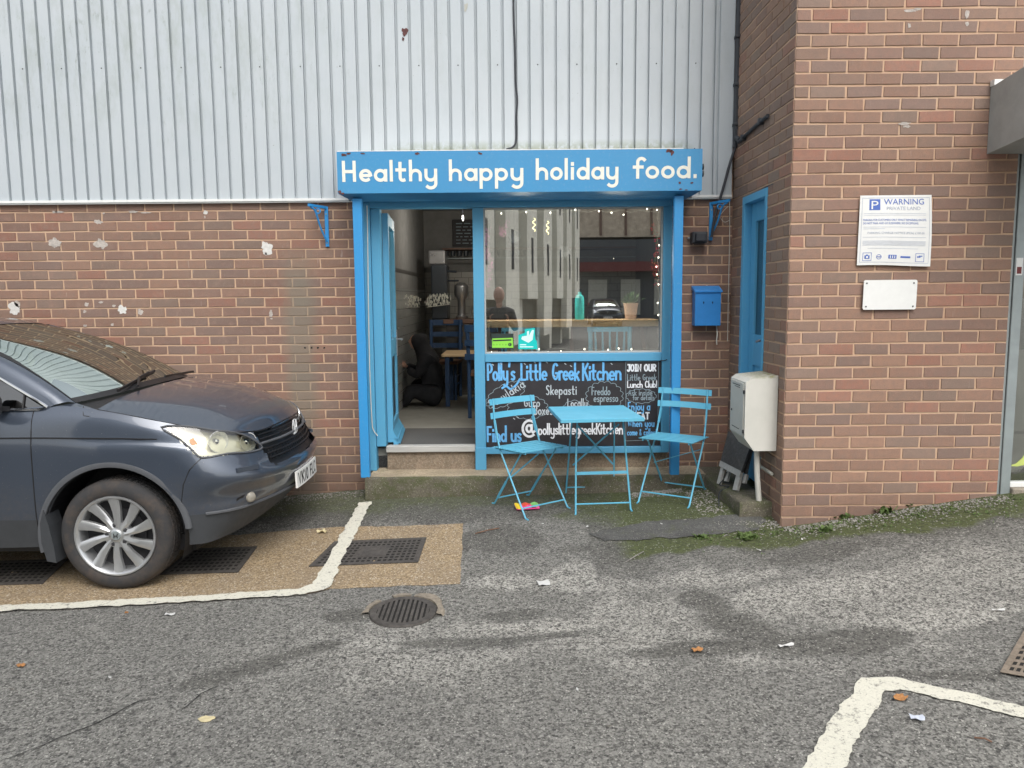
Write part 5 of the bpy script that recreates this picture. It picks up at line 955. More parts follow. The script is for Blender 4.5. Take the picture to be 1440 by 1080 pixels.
def region(x, d, z, sx, sy, i=0):
    """which panel a skin face belongs to"""
    if d > .45 and any(math.hypot(x-wx, z-WZ) < RW-.004 for wx in (0, WXR)): return None
    if x > .2 and inpoly(sx, sy, hl_poly): return 'lamp'
    if x > .70 and d < .50 and z > .675 and z < .885: return 'grille'
    if i < KU: return 'plastic' if x > .4 else 'sill'
    if -1.45 < x < -.452 and z < 1.2: return 'door'
    if -2.28 < x < -1.458 : return 'reardoor'
    return 'body'
faces = {}
for i in range(NU-1):
    for j in range(NV-1):
        q = [NET[i][j], NET[i][j+1], NET[i+1][j+1], NET[i+1][j]]; c = sum(q, Vector())/4
        ins = all(v[1] > .5 and any(math.hypot(v[0]-wx, v[2]-WZ) < RW for wx in (0, WXR)) for v in q)
        if ins: continue
        sx, sy = proj(W_(*c)); rg = region(c.x, c.y, c.z, sx, sy, i)
        if rg is None: rg = 'body' if c.z > .45 else ('plastic' if c.x > .3 else 'sill')
        faces.setdefault(rg, []).append((i, j))
def panel(rg, off=0, sides=(1, -1)):
    m = MB()
    for sgn in sides:
        idx = {}; vv = []; ff = []
        for i, j in faces.get(rg, []):
            f = []
            for a, b in ((i, j), (i, j+1), (i+1, j+1), (i+1, j)):
                if (a, b) not in idx:
                    p = snapv(NET[a][b]); pn = Vector(p)
                    if off:
                        t1 = Vector(NET[min(NU-1, a+1)][b])-Vector(NET[max(0, a-1)][b]); t2 = Vector(NET[a][min(NV-1, b+1)])-Vector(NET[a][max(0, b-1)]); n_ = t1.cross(t2).normalized()
                        if n_.y < 0 or (abs(n_.y) < .3 and n_.x < 0): n_ = -n_
                        pn = pn+n_*off
                    idx[(a, b)] = len(vv); vv.append(W_(pn[0], pn[1]*sgn, pn[2]))
                f.append(idx[(a, b)])
            ff.append(f if sgn > 0 else f[::-1])
        m.add(vv, ff)
    return m
def weld(o):
    bm = bmesh.new(); bm.from_mesh(o.data); bmesh.ops.remove_doubles(bm, verts=bm.verts, dist=.0008); bm.to_mesh(o.data); bm.free(); return o
body = panel('body').build('body', 'car_paint', car, smooth=True, angle=60, normals=False); weld(body)
fds = {}
for s_ in (1, -1): fds[s_] = panel('door', sides=(s_,)).build('front_door', 'car_paint', car, smooth=True, angle=60, normals=False); panel('reardoor', sides=(s_,)).build('rear_door', 'car_paint', car, smooth=True, angle=60, normals=False)
fd_ = fds[1]
weld(panel('plastic', .0).build('lower_bumper', 'car_plastic', body, smooth=True, angle=60, normals=False))
for s_ in (1, -1): panel('sill', sides=(s_,)).build('sill', 'car_plastic', body, smooth=True, angle=60, normals=False)
weld(panel('grille', -.035).build('grille', 'car_black', car, smooth=True, angle=60, normals=False))
# ---- bonnet
hood = [[(-.08,.803,1.081),(-.04,.62,1.125),(0,.32,1.152),(.02,0,1.162)],[(.12,.798,1.040),(.16,.60,1.098),(.19,.31,1.128),(.20,0,1.138)],[(.35,.77,.985),(.38,.56,1.052),(.41,.29,1.090),(.42,0,1.100)],[(.52,.715,.944),(.56,.51,.993),(.60,.27,1.025),(.615,0,1.036)],[(.62,.655,.922),(.68,.465,.945),(.725,.25,.968),(.742,0,.976)],[(.672,.618,.906),(.747,.438,.888),(.79,.23,.896),(.806,0,.901)]]
hn = net(hood, 6, 6)
m = MB()
for sgn in (1, -1): m.grid([[W_(p.x, p.y*sgn, p.z+.004) for p in r] for r in hn], flip=sgn < 0)
# rolled lip
bon = weld(m.build('bonnet', 'car_paint', car, smooth=True, angle=60, normals=False))
m = MB(); r7 = [p for p in NET[-1]]
for sgn in (1, -1):
    e = [hn[i][0] for i in range(len(hn))]; m.tube([W_(p.x, p.y*sgn, p.z+.001) for p in e], .0028, 5)
m.tube([W_(p.x, p.y, p.z-.002) for p in hn[-1]]+[W_(p.x, -p.y, p.z-.002) for p in hn[-1][::-1]][1:], .004, 5); m.build('panel_gap', 'car_black', bon)
# ---- cowl
m = MB(); base = catmull([(-.24,.745,1.115),(-.13,.60,1.135),(-.04,.3,1.158),(-.02,0,1.163)], 6)
hb = [hn[0][k] for k in range(0, len(hn[0]))]
for sgn in (1, -1):
    n_ = min(len(base), len(hb)); m.grid([[W_(hb[k].x, hb[k].y*sgn, hb[k].z-.006), W_(base[k].x+.0, base[k].y*sgn, base[k].z-.012)] for k in range(n_)])
    m.add([W_(-.32,.795*sgn,1.105), W_(-.05,.805*sgn,1.073), W_(-.08,.803*sgn,1.078), W_(-.24,.745*sgn,1.108)], [(0,1,2,3)])
m.build('cowl', 'car_black', car)
# ---- windscreen
topc = catmull([(-1.16,.585,1.525),(-1.12,.42,1.552),(-1.09,.2,1.562),(-1.08,0,1.565)], 6); bs2 = catmull([(-.24,.745,1.115),(-.13,.60,1.135),(-.04,.3,1.158),(-.02,0,1.163)], 6)
def ws(t, k, o=0):
    a, b = Vector(bs2[k]), Vector(topc[k]); p = a.lerp(b, t); bow = math.sin(math.pi*t)*.05; return Vector((p.x+bow*.55+o*.5, p.y, p.z+bow+o))
NW = 14; m = MB()
for sgn in (1, -1): m.grid([[W_(*(lambda p: (p.x, p.y*sgn, p.z))(ws(i/NW, k))) for k in range(len(bs2))] for i in range(NW+1)], flip=sgn > 0)
wsn = weld(m.build('windscreen', 'car_glass', car, smooth=True, angle=60, normals=False))
m = MB()
for sgn in (1, -1):
    m.grid([[W_(*(lambda p: (p.x, p.y*sgn, p.z))(ws(i/NW, 0, .002)*1+(Vector((0, -.035*q, .01*q))))) for q in (0, 1)] for i in range(NW+1)])
m.grid([[W_(*(lambda p: (p.x, p.y, p.z))(ws(t, k, .0015))) for t in (0, .045)] for k in range(len(bs2))]); m.grid([[W_(*(lambda p: (p.x, -p.y, p.z))(ws(t, k, .0015))) for t in (0, .045)] for k in range(len(bs2))])
m.build('screen_border', 'car_black', wsn, normals=False)
# ---- A pillars, roof, greenhouse
def gh(x, t):   # greenhouse skin at station x, t 0 belt .. 1 roof edge
    zb = 1.09 if x > -3.2 else 1.1; xr = max(-3.38, x); lean = .215
    d = .80-.015*(abs(x+1.7)/1.7)**2; dt = .60-.04*max(0, (abs(x+2.0)-.9))
    return None
def pil_curve(sgn, o=0):
    out = []
    for i in range(NW+1):
        p = ws(i/NW, 0); out.append(p)
    return out
pc = pil_curve(1)
outer = catmull([(-.36,.802,1.100),(-.62,.762,1.25),(-.92,.705,1.41),(-1.25,.642,1.528)], 5); inner = [ws(i/15, 0) for i in range(16)]
m = MB()
for sgn in (1, -1):
    g_ = []
    for i in range(16):
        a, b = Vector(inner[i]), Vector(outer[i]); mid = a.lerp(b, .5)+Vector((.012, .012, .016)); g_.append([W_(p.x, p.y*sgn, p.z) for p in (a, a.lerp(mid, .6)+Vector((.004,.002,.006)), mid, mid.lerp(b, .6)+Vector((.002,.006,.004)), b)])
    m.grid(g_, flip=sgn < 0)
    m.add([W_(-.24,.745*sgn,1.115), W_(-.36,.802*sgn,1.10), W_(-.32,.797*sgn,1.104), W_(-.08,.803*sgn,1.081)], [(0,1,2,3)])
# roof rails + roof
roofe = catmull([(-1.22,.625,1.53),(-1.6,.615,1.585),(-2.2,.60,1.60),(-2.8,.585,1.585),(-3.2,.56,1.53)], 6); 
rows = []
for k, e in enumerate(roofe):
    t = k/(len(roofe)-1); cz = e.z+.055-.02*t; xoff = .14*(1-min(1, t*3)); rows.append([(e.x, e.y, e.z), (e.x+xoff*.3, e.y*.9, e.z+.026), (e.x+xoff*.7, e.y*.5, e.z+(cz-e.z)*.85), (e.x+xoff, 0, cz)])
for r_ in rows[:1]: pass
rn = net([[Vector(p) for p in r_] for r_ in rows], 1, 5)
for k in range(len(rn[0])):
    tt = k/(len(rn[0])-1); tp = Vector(topc[min(len(topc)-1, int(round(tt*(len(topc)-1))))]); rn[0][k] = Vector((tp.x, tp.y, tp.z+.003))
for sgn in (1, -1): m.grid([[W_(p.x, p.y*sgn, p.z) for p in r_] for r_ in rn], flip=sgn < 0)
m.build('roof', 'car_paint', car, smooth=True, angle=50)
# side glass + pillars
simple('dummy_unused', (.1, .1, .1))
sg = MB(); fr_ = MB()
for sgn in (1, -1):
    def sp(x, z, o=0):
        t = (z-1.09)/(1.55-1.09); d = .80+(.61-.80)*t+.02*math.sin(math.pi*min(1, max(0, t))); return W_(x, (d+o)*sgn, z)
    win = [(-.40,1.105),(-.62,1.225),(-.92,1.38),(-1.28,1.51),(-1.7,1.545),(-2.4,1.55),(-2.95,1.5),(-3.15,1.3),(-3.1,1.12),(-1.6,1.098)]
    fr_.add([sp(x, z) for x, z in win], [tuple(range(len(win)))]) if False else None
    # frame strips around: body coloured side surface with holes approximated by strips
    for (a, b) in (((-1.46,1.09),(-1.52,1.56)), ((-1.52,1.09),(-1.46,1.56)), ((-2.45,1.09),(-2.5,1.56)), ((-3.3,1.09),(-3.15,1.56))): 
        fr_.add([sp(a[0]+.03, a[1], .002), sp(a[0]-.03, a[1], .002), sp(b[0]-.03, b[1]+.02, .002), sp(b[0]+.03, b[1]+.02, .002)], [(0,1,2,3)])
    top_ = [(-.86,1.375),(-1.26,1.505),(-1.7,1.545),(-2.4,1.55),(-2.95,1.53),(-3.2,1.5)]
    fr_.grid([[sp(x, z, .003), sp(x-.0, z+.05, .001)] for x, z in top_])
    sg.add([sp(x, z, -.003) for x, z in ((-.40,1.095),(-.62,1.225),(-.92,1.385),(-1.28,1.52),(-1.7,1.56),(-2.4,1.565),(-3.1,1.55),(-3.3,1.09),(-1.6,1.09))], [tuple(range(9))])
fr_.build('window_pillars', 'car_black', car, normals=False); sg.build('side_windows', 'side_glass', car, normals=False)
# rear glass + tailgate upper
m = MB(); m.grid([[W_(-3.2,.56,1.53), W_(-3.15,.3,1.585), W_(-3.12,0,1.60), W_(-3.15,-.3,1.585), W_(-3.2,-.56,1.53)], [W_(-3.40,.66,1.1), W_(-3.44,.4,1.1), W_(-3.45,0,1.1), W_(-3.44,-.4,1.1), W_(-3.40,-.66,1.1)]]); m.build('rear_window', 'side_glass', car, normals=False)
for sg_ in (1, -1):
    m = MB(); m.bbox(W_(-3.53, .56*sg_, .92), W_(-3.36, .73*sg_, 1.35), .02); m.build('tail_lamp', 'bauble_red', car)
m = MB(); m.bbox(W_(-3.60, -.26, .78), W_(-3.575, .26, .89), .003); m.build('rear_plate', 'plate_white', car)
# chrome window trim
m = MB()
tr = [(-1.45,1.082),(-.9,1.083),(-.5,1.085),(-.415,1.087),(-.385,1.098),(-.392,1.113),(-.62,1.240),(-.92,1.398),(-1.28,1.53)]
def spo(x, z, o): t = (z-1.09)/(1.55-1.09); d = .80+(.61-.80)*t+.02*math.sin(math.pi*min(1, max(0, t))); return W_(x, d+o, z)
m.tube(catmull([spo(x, z, .008) for x, z in tr], 3), .008, 6); m.build('window_trim', 'chrome', car, smooth=True)
m = MB(); m.tube([spo(-.52, 1.09, .002), spo(-.52, 1.18, .002)], .006, 5); m.build('quarter_divider', 'car_black', car)
# seams
def skin_at(x, z, o=.002):
    best = None; bd_ = 9
    for i in range(NU):
        for j in range(20, NV):
            p = NET[i][j]; dd_ = (p.x-x)**2+(p.z-z)**2
            if dd_ < bd_ and p.y > .3: bd_ = dd_; best = p
    return W_(x, best.y+o, z)
m = MB()
for xx in (-.452, -1.454): m.tube([skin_at(xx+.012*(1-abs(z-.75)/.35 if False else 0), z, .0005) for z in np.linspace(.3, 1.08, 14)], .0032, 5)
m.tube([skin_at(x, .925-.02*max(0, x+.4)-.025*max(0, x-.1), .001) for x in np.linspace(-2.2, .27, 26)], .0045, 5)
sm_ = [(.262,.62),(.33,.68),(.42,.745),(.53,.80)]; m.tube([skin_at(.40,.53,.001)]+[skin_at(x, z, .001) for x, z in ((.405,.56),(.42,.64),(.46,.73),(.53,.80))], .0028, 5)
m.tube([skin_at(-.17,1.10,-.01), skin_at(-.155,1.05,.001), skin_at(-.12,1.045,.001)], .003, 5)
m.build('panel_gap', 'car_black', body)
# sill cladding edge highlight, wheel arch lips, mud flap
for wx in (0, WXR):
    for sgn in (1, -1):
        m = MB(); g_ = []
        for k in range(45):
            a = rad((5 if wx == 0 else -12)+(187 if wx == 0 else 204)*k/44); ca, sa = math.cos(a), math.sin(a); row = []
            for r_, o in ((RW-.012, -.03), (RW-.008, .006), (RW+.010, .009), (RW+.022, .006), (RW+.026, -.004)):
                x, z = wx+r_*ca, WZ+r_*sa; dd_ = .866 if wx else (.866 if x < .2 else .866-.28*(max(0, x-.2))**1.6); row.append(W_(x, (dd_+o)*sgn, z))
            g_.append(row)
        m.grid(g_); m.build('arch_trim', 'car_trim_light', body, smooth=True, angle=35)
        m = MB(); n_ = 31; g_ = [[W_(wx+(RW-.01)*math.cos(rad(-20+220*k/30)), d*sgn, WZ+(RW-.01)*math.sin(rad(-20+220*k/30))) for d in (.86, .5)]+[W_(wx, .5*sgn, WZ-.1)] for k in range(31)]; m.grid(g_)
        m.build('arch_liner', 'car_black', body, normals=False)
for sgn in (1, -1): m = MB(); m.prism([(-.40,.50),(-.425,.42),(-.425,.30),(-.40,.19),(-.345,.18),(-.355,.28),(-.375,.40)], lambda u, v, t: W_(u, t*sgn, v), .74, .878); m.build('mud_flap', 'car_plastic', body)
m = MB(); m.box(W_(-3.3,-.72,.20), W_(.42,.72,.30)); m.build('underside', 'car_black', body)
# lower bumper light trim line
def nose_at(d, z, o):     # point on the skin nearest (d,z) on the front corner
    best = None; bd_ = 9
    for i in range(NU):
        for j in range(int(NV*.6), NV):
            p = NET[i][j]; q = (p.y-d)**2+(p.z-z)**2
            if q < bd_ and p.x > .25: bd_ = q; best = p
    n_ = Vector((.7+(1-d)*.3, d*.9, 0)).normalized(); return Vector((best.x, best.y, best.z))+n_*o
m = MB()
for sgn in (1, -1):
    pts = [(p.x, p.y+.004 if p.x < .7 else p.y, p.z) for p in NET[KU][::3] if p.x > .455 and p.y > .02]; pts = [(x+.006*(1-d), d, z) for x, d, z in pts]; m.tube([W_(x, d*sgn, z) for x, d, z in pts], .010, 6)
m.build('bumper_trim', 'car_trim_light', car, smooth=True)
# fog lamps
for sgn in (1, -1):
    r_ = MB(); p = nose_at(.64, .50, .004); c_ = W_(p.x+.006, p.y*sgn, .505)
    M = Matrix.Translation(c_) @ Matrix.Rotation(rad(-46)*sgn, 4, 'Z') @ Matrix.Rotation(rad(90), 4, 'Y')
    mm = MB(); mm.lathe([(.0001, .012), (.022, .010), (.030, .004), (.034, -.01)], 18); r_.add([M @ Vector(v) for v in mm.v], mm.f); fl = r_.build('fog_lamp', 'fog_glass', car, smooth=True)
    m = MB(); g_ = []
    for k in range(9):
        d0 = .70-.27*k/8; a = nose_at(d0, .50, .003); b = nose_at(d0, .46, .003); g_.append([W_(a.x, a.y*sgn, .515+.022*math.sin(math.pi*min(1, k/5))), W_(b.x, b.y*sgn, .478+.03*k/8)])
    m.grid(g_); m.build('fog_recess', 'car_black', fl)
# headlamp washer cover
for sgn in (1, -1):
    m = MB(); p = nose_at(.70, .70, .004); a = nose_at(.745,.70,.006); b = nose_at(.635,.70,.006); m.bar(W_(a.x+.004, a.y*sgn+.004*sgn, .70), W_(b.x+.004, b.y*sgn+.004*sgn, .698), .016, .026); m.build('washer_cover', 'car_paint', body)
# headlamps
for sgn in (1, -1):
    def lamp(off, shrink=1, name='', matn='', par=None):
        pp = MB(); idx = {}; vv = []; ff = []
        for i, j in faces['lamp']:
            f = []
            for a, b in ((i, j), (i, j+1), (i+1, j+1), (i+1, j)):
                if (a, b) not in idx: p = Vector(NET[a][b]); n_ = Vector((p.x*.6, p.y, .35)).normalized(); p = p+n_*off; idx[(a, b)] = len(vv); vv.append(W_(p.x, p.y*sgn, p.z))
                f.append(idx[(a, b)])
            ff.append(f)
        pp.add(vv, ff); return pp.build(name, matn, par, smooth=True, normals=False)
    # clean lens outline: polygon patch fan mapped to skin
    hl = lamp(-.055, 1, 'headlight', 'lamp_white', car); lamp(.004, 1, 'lens', 'lamp_lens', hl)
    # outline tube hides the stepped edge
    def unpx(px, py):
        best = None; bd_ = 1e9
        for i in range(NU):
            for j in range(int(NV*.55), NV):
                p = NET[i][j]; s_ = proj(W_(*p)); q = (s_[0]-px)**2+(s_[1]-py)**2
                if q < bd_: bd_ = q; best = (i, j)
        i, j = best; p = Vector(NET[i][j]); return p
    if sgn == 1: HP = [unpx(*q) for q in hl_poly]
    m = MB(); 
    m.tube(catmull([W_(p.x+.003, (p.y+.003)*sgn, p.z+.002) for p in HP], 3, closed=True), .0065, 6, closed=True); m.build('lamp_surround', 'car_trim_light', hl, smooth=True)
    for (x, d, z, r_) in ((.575,.70,.865,.062), (.705,.555,.835,.055)):
        M = Matrix.Translation(W_(x-.02, (d-.02)*sgn, z)) @ Matrix.Rotation(rad(-38)*sgn, 4, 'Z') @ Matrix.Rotation(rad(90), 4, 'Y'); mm = MB(); mm.lathe([(.0001, -.03), (r_*.45, -.025), (r_*.85, 0), (r_, .03), (r_*1.08, .03)], 20); q = MB(); q.add([M @ Vector(v) for v in mm.v], mm.f); q.build('reflector', 'emblem_silver', hl, smooth=True)
        mm = MB(); mm.lathe([(.0001, .022), (.014, .016), (.018, 0), (.018, -.03)], 12); q = MB(); q.add([M @ Vector(v) for v in mm.v], mm.f); q.build('bulb', 'chrome', hl, smooth=True)
    m = MB(); m.bar(W_(.45, .785*sgn, .90), W_(.47, .775*sgn, .86), .05, .03); m.build('indicator', 'lamp_amber', hl)
# grille bars, chrome wing, emblem
def gpt(d, z, o=.0):
    p = nose_at(abs(d), z, o); return W_(p.x, d, z)
m = MB()
for z in (.715, .745, .775, .805, .835, .862): m.tube([gpt(d, z, -.012) for d in np.linspace(-.47, .47, 19)], .006, 5)
for d in np.linspace(-.44, .44, 23): m.tube([gpt(d, .70, -.018), gpt(d, .765, -.018)], .003, 4)
m.build('grille_bars', 'car_black', car)
m = MB(); m.tube([gpt(d, .812+.03*abs(d)*0, .004) for d in np.linspace(-.50, .50, 21)], .009, 8); m.build('grille_wing', 'car_trim_light', car, smooth=True)
ex = nose_at(0, .83, 0).x+.012
m = MB(); 
for sg_ in (1, -1): m.tube([W_(ex, sg_*.030, .885), W_(ex+.006, sg_*.020, .84), W_(ex+.006, sg_*.022, .80), W_(ex, sg_*.034, .79)], .0065, 6)
m.tube([W_(ex+.006, -.022, .832), W_(ex+.006, .022, .832)], .007, 6); m.tube(catmull([W_(ex, .046*math.cos(t)*(1+.12*math.sin(t)), .838+.052*math.sin(t)) for t in np.linspace(0, 2*math.pi, 13)[:-1]], 3, closed=True), .0035, 5, closed=True); m.build('emblem', 'emblem_silver', car, smooth=True)
# number plate
px_ = .985; npl = None
m = MB(); g_ = []
def pl_pt(u, v, h=0): return W_(.928-.16*(u*.50-.25)**2+h-.004*v, .25-u*.50, .462+v*.111)
for i in range(9): g_.append([pl_pt(i/8, v) for v in (0, 1)])
m.grid(g_); 
for i in range(8):
    m.add([pl_pt(i/8,0), pl_pt((i+1)/8,0), pl_pt((i+1)/8,0,-.012), pl_pt(i/8,0,-.012)], [(0,1,2,3)]); m.add([pl_pt(i/8,1), pl_pt((i+1)/8,1), pl_pt((i+1)/8,1,-.012), pl_pt(i/8,1,-.012)], [(0,1,2,3)])
m.add([pl_pt(0,0), pl_pt(0,1), pl_pt(0,1,-.012), pl_pt(0,0,-.012)], [(0,1,2,3)])
npl = m.build('number_plate', 'plate_white', car, normals=False); LP = Lettering(lambda u, v, h: pl_pt(u/.52, v/.111, h)); LP.text('VK10', .032, .018, .041, .0135, width=.215, sp=.3); LP.text('FLC', .305, .018, .041, .0135, width=.17, sp=.3); LP.build('registration', 'plate_black', npl)
# wipers, mirror, freshener
m = MB(); m.tube([W_(-.02,.42,1.178), W_(-.09,.26,1.215), W_(-.10,.10,1.235)], .008, 6); m.bar(W_(-.06,.60,1.17), W_(-.125,-.04,1.232), .012, .016); m.build('wiper', 'car_black', car)
m = MB(); m.bar(W_(-.06,-.05,1.19), W_(-.10,-.62,1.17), .012, .016); m.build('wiper', 'car_black', car)
for sgn in (1, -1):
    m = MB(); m.bbox((-.0,-.09,-.06), (.10,.09,.06), .028, M=Matrix.Translation(W_(-.70,.93*sgn,1.12))); m.bar(W_(-.62,.80*sgn,1.09), W_(-.63,.90*sgn,1.11), .05, .03); m.build('wing_mirror', 'car_black', fd_, smooth=True)
m = MB(); m.bbox((-.04,-.12,-.03), (-.015,.12,.03), .008, M=Matrix.Translation(W_(-.96,0,1.46))); m.build('rear_view_mirror', 'car_black', car)
tp_ = P(43, 505, Y=5.02); fr = [(-.012,-.05),(.012,-.05),(.012,-.036),(.026,-.034),(.018,-.022),(.030,-.015),(.018,.0),(.026,.006),(.014,.018),(.018,.026),(.006,.046),(-.006,.046),(-.018,.026),(-.014,.018),(-.026,.006),(-.018,0),(-.03,-.015),(-.018,-.022),(-.026,-.034),(-.012,-.036)]
m = MB(); m.prism(fr, lambda u, v, t: (tp_.x+u, tp_.y+t, tp_.z+v), 0, .003); m.tube([(tp_.x, tp_.y, tp_.z+.045), (tp_.x-.03, tp_.y+.05, tp_.z+.12)], .001, 4); solo(m, 'air_freshener', 'freshener_yellow', tp_, 'yellow tree shaped air freshener hanging behind the car windscreen', 'air freshener')
# interior
m = MB(); g_ = net([[(-.12,.72,1.09),(-.1,.3,1.12),(-.1,0,1.125),(-.1,-.3,1.12),(-.12,-.72,1.09)],[(-.5,.74,1.06),(-.5,.3,1.09),(-.5,0,1.10),(-.5,-.3,1.09),(-.5,-.74,1.06)],[(-.72,.74,.98),(-.75,.3,1.02),(-.75,0,1.0),(-.75,-.3,1.02),(-.72,-.74,.98)],[(-.75,.74,.5),(-.78,.3,.5),(-.78,0,.5),(-.78,-.3,.5),(-.75,-.74,.5)]], 3, 3); m.grid([[W_(*p) for p in r_] for r_ in g_]); m.box(W_(-3.2,-.78,.34), W_(-.5,.78,.4)); m.build('dashboard', 'dash', car, smooth=True, normals=False)
for d in (.36, -.36):
    m = MB(); m.bbox(W_(-1.75,d-.24,.5), W_(-1.2,d+.24,.70), .04); m.bbox((-.06,-.23,0), (.06,.23,.62), .04, M=Matrix.Translation(W_(-1.72,d,.66)) @ Matrix.Rotation(rad(-16), 4, 'Y')); m.bbox((-.04,-.13,.64), (.04,.13,.84), .03, M=Matrix.Translation(W_(-1.72,d,.66)) @ Matrix.Rotation(rad(-16), 4, 'Y')); m.build('seat', 'seat_cloth', car, smooth=True)
M = Matrix.Translation(W_(-.98,.36,1.0)) @ Matrix.Rotation(rad(-65), 4, 'Y'); m = MB(); m.tube([M @ Vector((.18*math.cos(t), .18*math.sin(t), 0)) for t in np.linspace(0, 2*math.pi, 25)[:-1]], .014, 6, closed=True); m.bar(M @ Vector((0,-.17,0)), M @ Vector((0,.17,0)), .03, .02); m.build('steering_wheel', 'car_black', car)
# wheels
def wheel(x, sgn, spin):
    y0 = .85; c_ = W_(x, y0*sgn, WZ)
    def tr_(v): return (c_[0]+v[0], c_[1]-v[2]*sgn, c_[2]+v[1])     # local: xy = wheel plane, z = outward
    def put(mm, name, mats, par, sm=True): 
        q = MB(); q.add([tr_(v) for v in mm.v], mm.f); q.mi = mm.mi; return q.build(name, mats, par, smooth=sm, angle=45)
    wr = MB(); R = .333
    wr.lathe([(.236,-.19),(.25,-.205),(.30,-.215),(.325,-.20),(R,-.165),(R,-.03),(.326,-.008),(.312,.006),(.29,.014),(.262,.014),(.243,.004),(.236,-.01),(.236,-.19)], 64); ty = put(wr, 'wheel', 'tyre_rubber', car)
    tr2 = MB()
    for k in range(72):
        a = 2*math.pi*k/72
        for zz in (-.15,-.115,-.08,-.045): 
            b = a+(.02 if zz in (-.15,-.08) else 0); M = Matrix.Rotation(b, 4, 'Z') @ Matrix.Translation((R-.001, 0, zz)); tr2.box((-.004,-.0115,-.014), (.0045,.0115,.014), 0, M)
    put(tr2, 'tread', 'tyre_rubber', ty, False)
    br = MB(); br.lathe([(.0001,-.09),(.215,-.085),(.232,-.19)], 48); put(br, 'wheel_well', 'rim_shadow', ty)
    bd2 = MB(); bd2.lathe([(.05,-.078),(.15,-.078),(.15,-.07),(.05,-.07)], 40); put(bd2, 'brake_disc', 'rim_shadow', ty)
    rm = MB(); rm.lathe([(.237,-.012),(.243,.006),(.240,.012),(.232,.012),(.224,.004),(.214,-.02),(.212,-.09)], 64)
    for k in range(10):
        a = spin+2*math.pi*k/10; tw = .13
        secs = []
        for (r_, w_, z, da, th_) in ((.045,.018,-.012,0,.03),(.09,.020,-.010,.25*tw,.026),(.14,.0245,-.008,.6*tw,.024),(.19,.030,-.006,tw,.022),(.228,.035,.002,tw*1.2,.02)):
            ang = a+da; c2, s2 = math.cos(ang), math.sin(ang); ctr = Vector((r_*c2, r_*s2, 0)); tt = Vector((-s2, c2, 0))
            secs.append([ctr-tt*w_+Vector((0,0,z-th_)), ctr-tt*w_*.9+Vector((0,0,z-.006)), ctr-tt*w_*.15+Vector((0,0,z+.005)), ctr+tt*w_*.95+Vector((0,0,z-.002)), ctr+tt*w_+Vector((0,0,z-th_))])
        rm.grid(secs)
    rm.lathe([(.0001,-.004),(.028,-.004),(.032,-.008),(.045,-.012),(.078,-.016),(.082,-.05)], 40)
    ri = put(rm, 'rim', 'rim_alloy', ty)
    cp = MB(); cp.lathe([(.0001,.001),(.026,0),(.029,-.004)], 28); put(cp, 'centre_cap', 'aluminium', ri)
    em = MB()
    for sx_ in (-1, 1): em.tube([(sx_*.012,.014,.003),(sx_*.009,.002,.004),(sx_*.010,-.014,.003)], .0022, 5)
    em.tube([(-.010,0,.004),(.010,0,.004)], .002, 5); put(em, 'cap_emblem', 'car_black', ri)
    for k in range(5):
        a = spin+.3+2*math.pi*k/5; nu = MB(); nu.lathe([(.0001,.004),(.007,.004),(.009,.0),(.0095,-.014)], 6, (.058*math.cos(a), .058*math.sin(a), -.010)); nu.lathe([(.010,-.012),(.0145,-.0125)], 12, (.058*math.cos(a), .058*math.sin(a), 0)); put(nu, 'wheel_nut', 'rim_shadow', ri, False)
for x in (0, WXR):
    for s_ in (1, -1): wheel(x, s_, .18 if x == 0 else .5)
